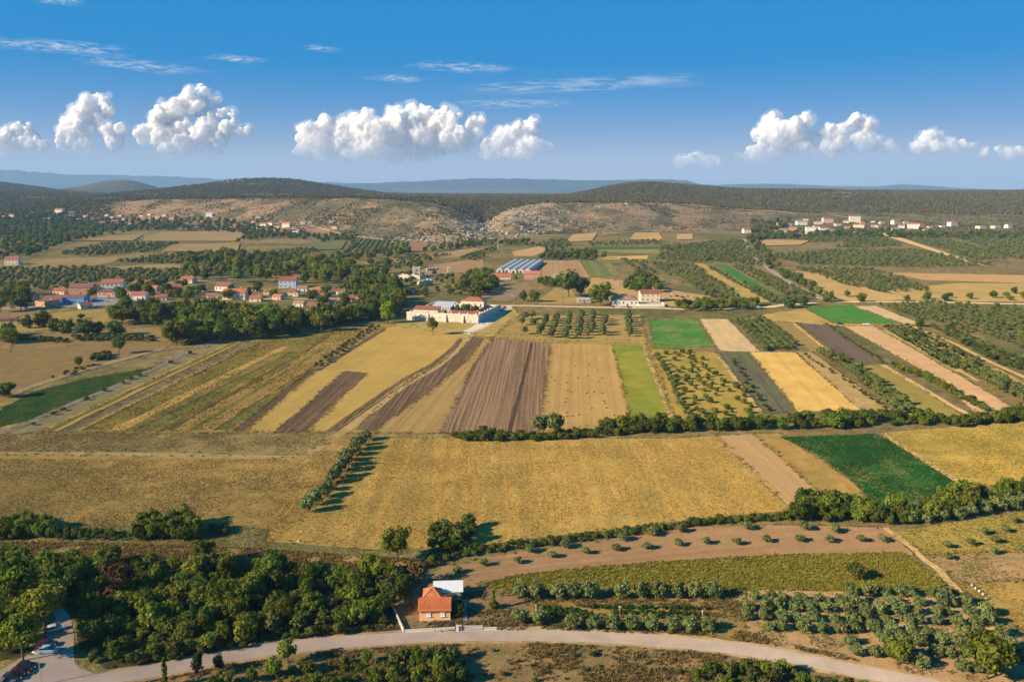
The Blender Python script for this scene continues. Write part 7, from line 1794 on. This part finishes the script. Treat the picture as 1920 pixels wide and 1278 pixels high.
# boulders on the near meadow and beehives
for (px, py, r, l) in [(565, 997, 0.35, 'pale boulder on the dry meadow left of the wood'), (560, 1015, 0.45, 'larger pale boulder on the dirt band')]:
    x, y, z = G(px, py)
    V, Fc = ICO2
    dsp = 0.75 + 0.5 * fbm(V[:, 0] * 1.7 + px, V[:, 1] * 1.7 + V[:, 2] * 1.3, 5)
    o = obj('boulder', np_mesh('boulder', V * dsp[:, None] * np.array([1.2, 0.9, 0.7]) * r, Fc, RUBBLE), None, (x, y, 0.15))
    tag(o, l, 'boulder')
hive = MB().box(0, 0, 0.2, 0.42, 0.42, 0.5).mesh('hive_box', FRAME); lid = MB().box(0, 0, 0.75, 0.56, 0.56, 0.09).mesh('hive_lid', METAL); leg = MB().box(0, 0, 0, 0.42, 0.42, 0.2).mesh('hive_stand', WOODM)
for k, (px, py) in enumerate([(1822, 1099), (1829, 1105), (1836, 1110), (1843, 1116), (1848, 1125)]):
    x, y, z = G(px, py)
    e = thing('beehive', 'small white beehive by the field path, %s from the left in the curved row' % ORD[k + 1], 'beehive', (x, y, 0.02), 0.4, 'beehives by the field path')
    e.scale = (0.72, 0.72, 0.9)
    obj('hive_box', hive, e); obj('hive_lid', lid, e); obj('hive_stand', leg, e)

# ------------------------------------------------------------------ rocks, vines, grass: real relief nobody could count
def rocks():
    g = np.random.default_rng(8)
    n = 34000
    Y = g.uniform(1480, 2900, n); c = g.uniform(640, 1420, n); X = (c - 960) / 1527 * Y
    yf = np.interp(c, TC, YF); yt = np.interp(c, TC, YT)
    s = (Y - yf) / (yt - yf)
    d = np.exp(-((c - 930) / 60) ** 2) * 0.8 * (s > 0.02) * (s < 1.05)
    d += np.exp(-((c - 990) / 70) ** 2) * 0.5 * (s > 0.03) * (s < 1.0)
    d += np.exp(-((c - 765) / 55) ** 2 - ((s - 0.06) / 0.07) ** 2) * 0.9
    d += np.exp(-((c - 1185) / 60) ** 2 - ((s - 0.86) / 0.08) ** 2) * 0.7
    d *= fbm(X / 50, Y / 50, 83) > 0.46
    k = g.random(n) < d
    X, Y = X[k], Y[k]; Z = Hgt(X, Y)
    r = g.uniform(0.8, 2.4, len(X)) * g.choice([0.6, 1.0, 1.7], len(X))
    return np.stack([X, Y, Z + r * 0.1, r, r * g.uniform(0.6, 1.1, len(X)), r * g.uniform(0.5, 1.1, len(X)), g.uniform(0, 6.28, len(X)), g.integers(0, 2, len(X))], 1)
RK = plain('cliff_limestone', (0.36, 0.30, 0.24), 0.95, 0.25, 0.5)
R0 = []
for k in range(2):
    V, Fc = ICO1
    g_ = np.random.default_rng(k)
    x, y, z = G(915 + 40 * k, 415 - 4 * k)
    o = obj('boulder', np_mesh('boulder', V * g_.uniform(0.65, 1.25, (len(V), 1)), Fc, RK), None, (x, y, z + 1), (0, 0, 0), (3, 3, 3))
    tag(o, ['grey limestone boulder beside the gorge mouth', 'grey limestone boulder on the right gorge slope'][k], 'boulder')
    R0.append(o)
gn_scatter('cliff_rocks', rocks(), R0)

def tuft(name, seed, mat, blades=9, h=1.0, w=0.16, lean=0.5):
    g = np.random.default_rng(seed); V = []; T = []
    for k in range(blades):
        a = g.uniform(0, 6.28); r = g.uniform(0, 0.35); x, y = r * math.cos(a), r * math.sin(a)
        l = g.uniform(0.1, lean); ww = w * g.uniform(0.6, 1.3); hh = h * g.uniform(0.6, 1.1); b_ = g.uniform(0, 6.28)
        dx, dy = math.cos(b_) * ww, math.sin(b_) * ww
        V += [(x - dx, y - dy, 0), (x + dx, y + dy, 0), (x + dx * 0.4 + math.cos(a) * l, y + dy * 0.4 + math.sin(a) * l, hh), (x - dx * 0.4 + math.cos(a) * l, y - dy * 0.4 + math.sin(a) * l, hh * 0.96)]
        T += [g.uniform(0, 1)] * 4
    me = np_mesh(name, V, np.arange(len(V)).reshape(-1, 4), mat)
    at = me.attributes.new('tint', 'FLOAT', 'POINT'); at.data.foreach_set('value', np.array(T, np.float32))
    return me
def grass(name, label, pxpoly, n, mat, size=(0.3, 0.6), hmul=1.0, mask=None, seed=1, rows=None):
    P = np.array([G(*p)[:2] for p in pxpoly])
    g = np.random.default_rng(seed)
    x = g.uniform(P[:, 0].min(), P[:, 0].max(), n * 4); y = g.uniform(P[:, 1].min(), P[:, 1].max(), n * 4)
    ins = np.zeros(len(x), bool); j = len(P) - 1
    for i in range(len(P)):
        xi, yi = P[i]; xj, yj = P[j]
        c = ((yi > y) != (yj > y)) & (x < (xj - xi) * (y - yi) / (yj - yi + 1e-9) + xi); ins ^= c; j = i
    x, y = x[ins], y[ins]
    if mask is not None:
        k = mask(x, y, g); x, y = x[k], y[k]
    x, y = x[:n], y[:n]
    s = g.uniform(*size, len(x))
    pts = np.stack([x, y, np.zeros(len(x)) + 0.02, s, s, s * hmul * g.uniform(0.7, 1.3, len(x)), g.uniform(0, 6.28, len(x)), g.integers(0, 2, len(x))], 1)
    T0 = []
    for k in range(2):
        o = obj(name[:-1] if name.endswith('s') else name + '_tuft', tuft(name + '_tuft', seed * 3 + k, mat), None, (x[k], y[k], 0.02), (0, 0, 0), (s[k], s[k], s[k]))
        o['kind'] = 'stuff'
        T0.append(o)
    gn_scatter(name, pts, T0)
def clumpy(lo, sc, seed):
    return lambda x, y, g: fbm(x / sc, y / sc, seed) + g.normal(0, 0.16, len(x)) > lo
GR = lambda n_, a, b_: leaf_mat(n_, a, b_, 0.5, 0.25, 0.02)
RP = np.array([G(*p)[:2] for p in [(120, 1290), (200, 1271), (280, 1258), (360, 1244), (450, 1226), (560, 1210), (700, 1199), (850, 1191), (1000, 1190), (1150, 1195), (1300, 1206), (1440, 1224), (1560, 1247), (1700, 1275), (1860, 1312), (2000, 1350)]])
RX, RY = RP[:, 0], RP[:, 1]
TRX = []
for pts_ in [[(832, 826), (828, 880), (820, 930), (812, 1000)], [(884, 826), (887, 870), (892, 900), (900, 990)], [(778, 826), (752, 890), (722, 950), (700, 1005)], [(1005, 826), (1018, 870), (1027, 905), (1036, 985)], [(940, 826), (946, 890), (956, 990)], [(1060, 826), (1076, 890), (1098, 975)], [(1120, 826), (1146, 890), (1182, 965)], [(1180, 826), (1216, 890), (1268, 958)]]:
    q_ = np.array([G(*p)[:2] for p in pts_])[::-1]
    TRX.append((q_[:, 1], q_[:, 0]))
def wheat_mask(x, y, g):
    k = fbm(x / 14, y / 14, 5) + g.normal(0, 0.16, len(x)) > 0.40
    for i, (ty, tx) in enumerate(TRX):
        cx = np.interp(y, ty, tx) + (fbm(y / 9, y * 0 + i, 61) - 0.5) * 1.6
        k &= (np.abs(x - cx) > (0.75 if i < 4 else 0.5)) | (g.random(len(x)) < 0.12 + 0.5 * fbm(y / 12, y * 0 + i, 67))
    return k
grass('tall_green_grass', '', [(890, 1098), (960, 1078), (1150, 1058), (1440, 1040), (1690, 1034), (1745, 1070), (1800, 1112), (1440, 1106), (1250, 1102), (960, 1108)], 9000, GR('tall_grass_blades', (0.16, 0.155, 0.02), (0.34, 0.28, 0.05)), (0.35, 0.6), 0.8, None, 1)
grass('wheat_stalks', '', [(690, 826), (740, 824), (1250, 824), (1345, 819), (1484, 953), (1300, 970), (1100, 994), (900, 1018), (700, 1026), (500, 1012), (510, 985), (565, 972), (640, 905)], 30000, GR('wheat_blades', (0.25, 0.155, 0.038), (0.50, 0.33, 0.10)), (0.22, 0.42), 0.6, wheat_mask, 2)
grass('meadow_grass', '', [(-100, 860), (560, 860), (620, 818), (700, 818), (640, 900), (560, 975), (500, 1040), (300, 1030), (-100, 1020)], 30000, GR('meadow_blades', (0.15, 0.105, 0.03), (0.36, 0.25, 0.085)), (0.2, 0.42), 0.55, clumpy(0.44, 10, 7), 3)
grass('dry_weeds', '', [(330, 1255), (300, 1215), (560, 1180), (750, 1165), (930, 1165), (1400, 1185), (1700, 1262), (1900, 1330), (-100, 1330)], 9000, GR('weed_blades', (0.09, 0.075, 0.022), (0.34, 0.23, 0.09)), (0.3, 0.8), 0.8, lambda x, y, g: (fbm(x / 6, y / 6, 9) + g.normal(0, 0.08, len(x)) > 0.5) & (np.abs(y - np.interp(x, RX, RY)) > 3.6), 4)
grass('garden_weeds', '', [(742, 1185), (740, 1140), (930, 1100), (1400, 1104), (1404, 1195), (1000, 1180)], 5000, GR('garden_blades', (0.075, 0.075, 0.02), (0.28, 0.19, 0.065)), (0.25, 0.6), 0.7, lambda x, y, g: (fbm(x / 5, y / 5, 13) > 0.48), 5)
grass('orchard_weeds', '', [(1395, 1112), (1800, 1110), (1920, 1200), (1960, 1290), (1700, 1262), (1500, 1220), (1405, 1194)], 3500, GR('orchard_blades', (0.10, 0.10, 0.03), (0.34, 0.24, 0.09)), (0.25, 0.5), 0.6, lambda x, y, g: (fbm(x / 5, y / 5, 17) > 0.52), 6)
grass('yellow_weeds', '', [(1655, 813), (1920, 792), (2100, 780), (2100, 900), (1920, 908), (1806, 910), (1666, 822)], 9000, GR('yellow_blades', (0.17, 0.13, 0.022), (0.46, 0.32, 0.075)), (0.25, 0.5), 0.6, clumpy(0.44, 12, 19), 7)
grass('field_weeds', '', [(1665, 998), (1720, 990), (1920, 958), (2000, 940), (2000, 1240), (1850, 1150), (1740, 1050)], 7000, GR('field_blades', (0.13, 0.12, 0.026), (0.34, 0.245, 0.062)), (0.2, 0.45), 0.6, clumpy(0.46, 9, 23), 8)
grass('bank_weeds', '', [(-100, 1016), (240, 1018), (500, 1030), (780, 1048), (760, 1066), (480, 1058), (-100, 1046)], 5000, GR('bank_blades', (0.10, 0.085, 0.022), (0.38, 0.25, 0.085)), (0.35, 0.8), 0.7, clumpy(0.47, 6, 29), 9)
grass('crop_plants', '', [(1462, 820), (1640, 813), (1662, 823), (1800, 910), (1770, 932), (1640, 944), (1596, 898), (1530, 850)], 16000, GR('crop_blades', (0.014, 0.065, 0.014), (0.045, 0.14, 0.03)), (0.3, 0.5), 0.5, clumpy(0.43, 12, 31), 10)
grass('fan_weeds', '', [(150, 806), (434, 806), (600, 690), (700, 612), (520, 636), (486, 640)], 7000, GR('fan_blades', (0.08, 0.08, 0.016), (0.24, 0.18, 0.045)), (0.3, 0.7), 0.6, clumpy(0.48, 16, 37), 11)
grass('pale_meadow_grass', '', [(-100, 846), (-100, 816), (300, 811), (612, 809), (606, 830), (560, 849), (300, 845)], 12000, GR('pale_meadow_blades', (0.15, 0.12, 0.045), (0.40, 0.29, 0.11)), (0.25, 0.55), 0.5, clumpy(0.45, 9, 41), 12)
def margins():
    g = np.random.default_rng(44); pts = []
    for P in EDGES:
        for k in range(len(P)):
            (x0, y0), (x1, y1) = P[k], P[(k + 1) % len(P)]
            L = math.hypot(x1 - x0, y1 - y0)
            if abs(x0) > 0.75 * y0 or abs(y0 - np.interp(x0, RX, RY)) < 9: continue
            for j in range(int(L * 0.75)):
                if fbm(np.array([x0 / 7.0 + j * 0.1]), np.array([y0 / 7.0]), 51)[0] < 0.42: continue
                t_ = g.random(); s = g.uniform(0.25, 0.75) * (1 + y0 / 900.0)
                pts.append((x0 + (x1 - x0) * t_ + g.normal(0, 0.6), y0 + (y1 - y0) * t_ + g.normal(0, 0.6), 0.1, s, s, s * 0.7, g.uniform(0, 6.28), 0))
    return pts
mm_ = tuft('margin_tuft', 91, GR('margin_blades', (0.11, 0.10, 0.026), (0.38, 0.27, 0.08)))
x, y, _ = G(1010, 640)
o = obj('margin_tuft', mm_, None, (x, y, 0.05), (0, 0, 0), (0.6, 0.6, 0.6)); o['kind'] = 'stuff'
gn_scatter('field_margin_grass', margins(), [o])
# vine rows between the two olive rows
def vines():
    g = np.random.default_rng(12); pts = []
    for (a, b_, n) in [((1005, 1142), (1090, 1148), 60), ((1008, 1148), (1110, 1154), 50), ((1020, 1156), (1120, 1160), 20), ((1090, 1140), (1325, 1143), 70), ((1150, 1150), (1320, 1154), 60), ((1200, 1158), (1310, 1162), 24)]:
        A_, B_ = G(*a), G(*b_)
        for k in range(n):
            t_ = g.random(); pts.append((A_[0] + (B_[0] - A_[0]) * t_, A_[1] + (B_[1] - A_[1]) * t_ + g.normal(0, 0.2), g.uniform(0.4, 1.0), *([g.uniform(0.35, 0.6)] * 3), g.uniform(0, 6.28), 0))
    return pts
vc = crown('vine_foliage', 400, L_VINE, 10, 14, 0.5, (1, 1, 0.9), 0, (0.3, 0.5), 0.6)
x, y, _ = G(1030, 1150)
e = thing('vine', 'leafy vine at the left end of the vine rows', 'vine', (x, y, 0)); v0 = obj('foliage', vc, e, loc=(0, 0, 0.8), scale=(0.6, 0.6, 0.6)); obj('stem', PROTO['bush'][1][0], e, scale=(0.5, 0.5, 1.2))
gn_scatter('vine_rows', vines(), [v0])
gn_scatter('small_vineyard_rows', [(x + (k - 0) * 0, y, 0, 0, 0, 0, 0, 0) for k in range(1)], [v0]) if False else None
# shrubs of the small plots: purple plot rim, lavender rows
def rowplants(polys):
    g = np.random.default_rng(13); pts = []
    for (poly, a, b_, rg, gp, r) in polys:
        P = [G(*p)[:2] for p in poly]; A_, B_ = G(*a), G(*b_)
        L = math.hypot(B_[0] - A_[0], B_[1] - A_[1]); d = ((B_[0] - A_[0]) / L, (B_[1] - A_[1]) / L); n_ = (-d[1], d[0])
        us_ = [p[0] * d[0] + p[1] * d[1] for p in P]; vs_ = [p[0] * n_[0] + p[1] * n_[1] for p in P]
        v = min(vs_)
        while v < max(vs_):
            u = min(us_)
            while u < max(us_):
                uu, vv = u + g.normal(0, gp * 0.2), v + g.normal(0, rg * 0.08)
                xx, yy = uu * d[0] + vv * n_[0], uu * d[1] + vv * n_[1]
                if inpoly(xx, yy, P) and g.random() > 0.12:
                    s = r * g.uniform(0.7, 1.3); pts.append((xx, yy, s * 0.5, s, s, s * 0.8, g.uniform(0, 6.28), 0))
                u += gp
            v += rg
    return pts
gn_scatter('low_crop_rows', rowplants([([(652, 474), (672, 449), (766, 455), (750, 475)], (700, 474), (715, 450), 9, 3.2, 1.9), ([(620, 478), (680, 462), (660, 450), (652, 474)], (640, 474), (665, 452), 9, 3.2, 1.8),
    ([(1650, 616), (1712, 612), (1850, 686), (1790, 692)], (1680, 612), (1820, 690), 4.5, 2.6, 1.1), ([(1754, 618), (1776, 614), (1920, 680), (1940, 700), (1880, 684)], (1765, 616), (1910, 688), 4, 2.2, 1.3)]), [v0])
# far town on the plain beyond the hills
TOWNM = MB().box(0, 0, 0, 1, 1, 1).mesh('town_block', WALLS['stone'])
g_ = np.random.default_rng(77); pts = []
x, y = (960 - 960) / 1527 * 9500, 9500.0
T1 = obj('town_block', TOWNM, None, (x, y, float(Hgt(x, y)) - 2), (0, 0, 0), (22, 16, 8)); tag(T1, 'pale town building far away on the blue plain', 'building')
for k in range(240):
    yy = g_.uniform(8600, 10200); cx_ = g_.choice([g_.normal(1000, 70), g_.normal(880, 40), g_.normal(1870, 40), g_.normal(1800, 60)]); xx = (cx_ - 960) / 1527 * yy
    s = g_.uniform(8, 24); pts.append((xx, yy, float(Hgt(xx, yy)) - 2, s, s * 0.7, g_.uniform(4, 9), g_.uniform(0, 6), 0))
gn_scatter('distant_town', pts, [T1])
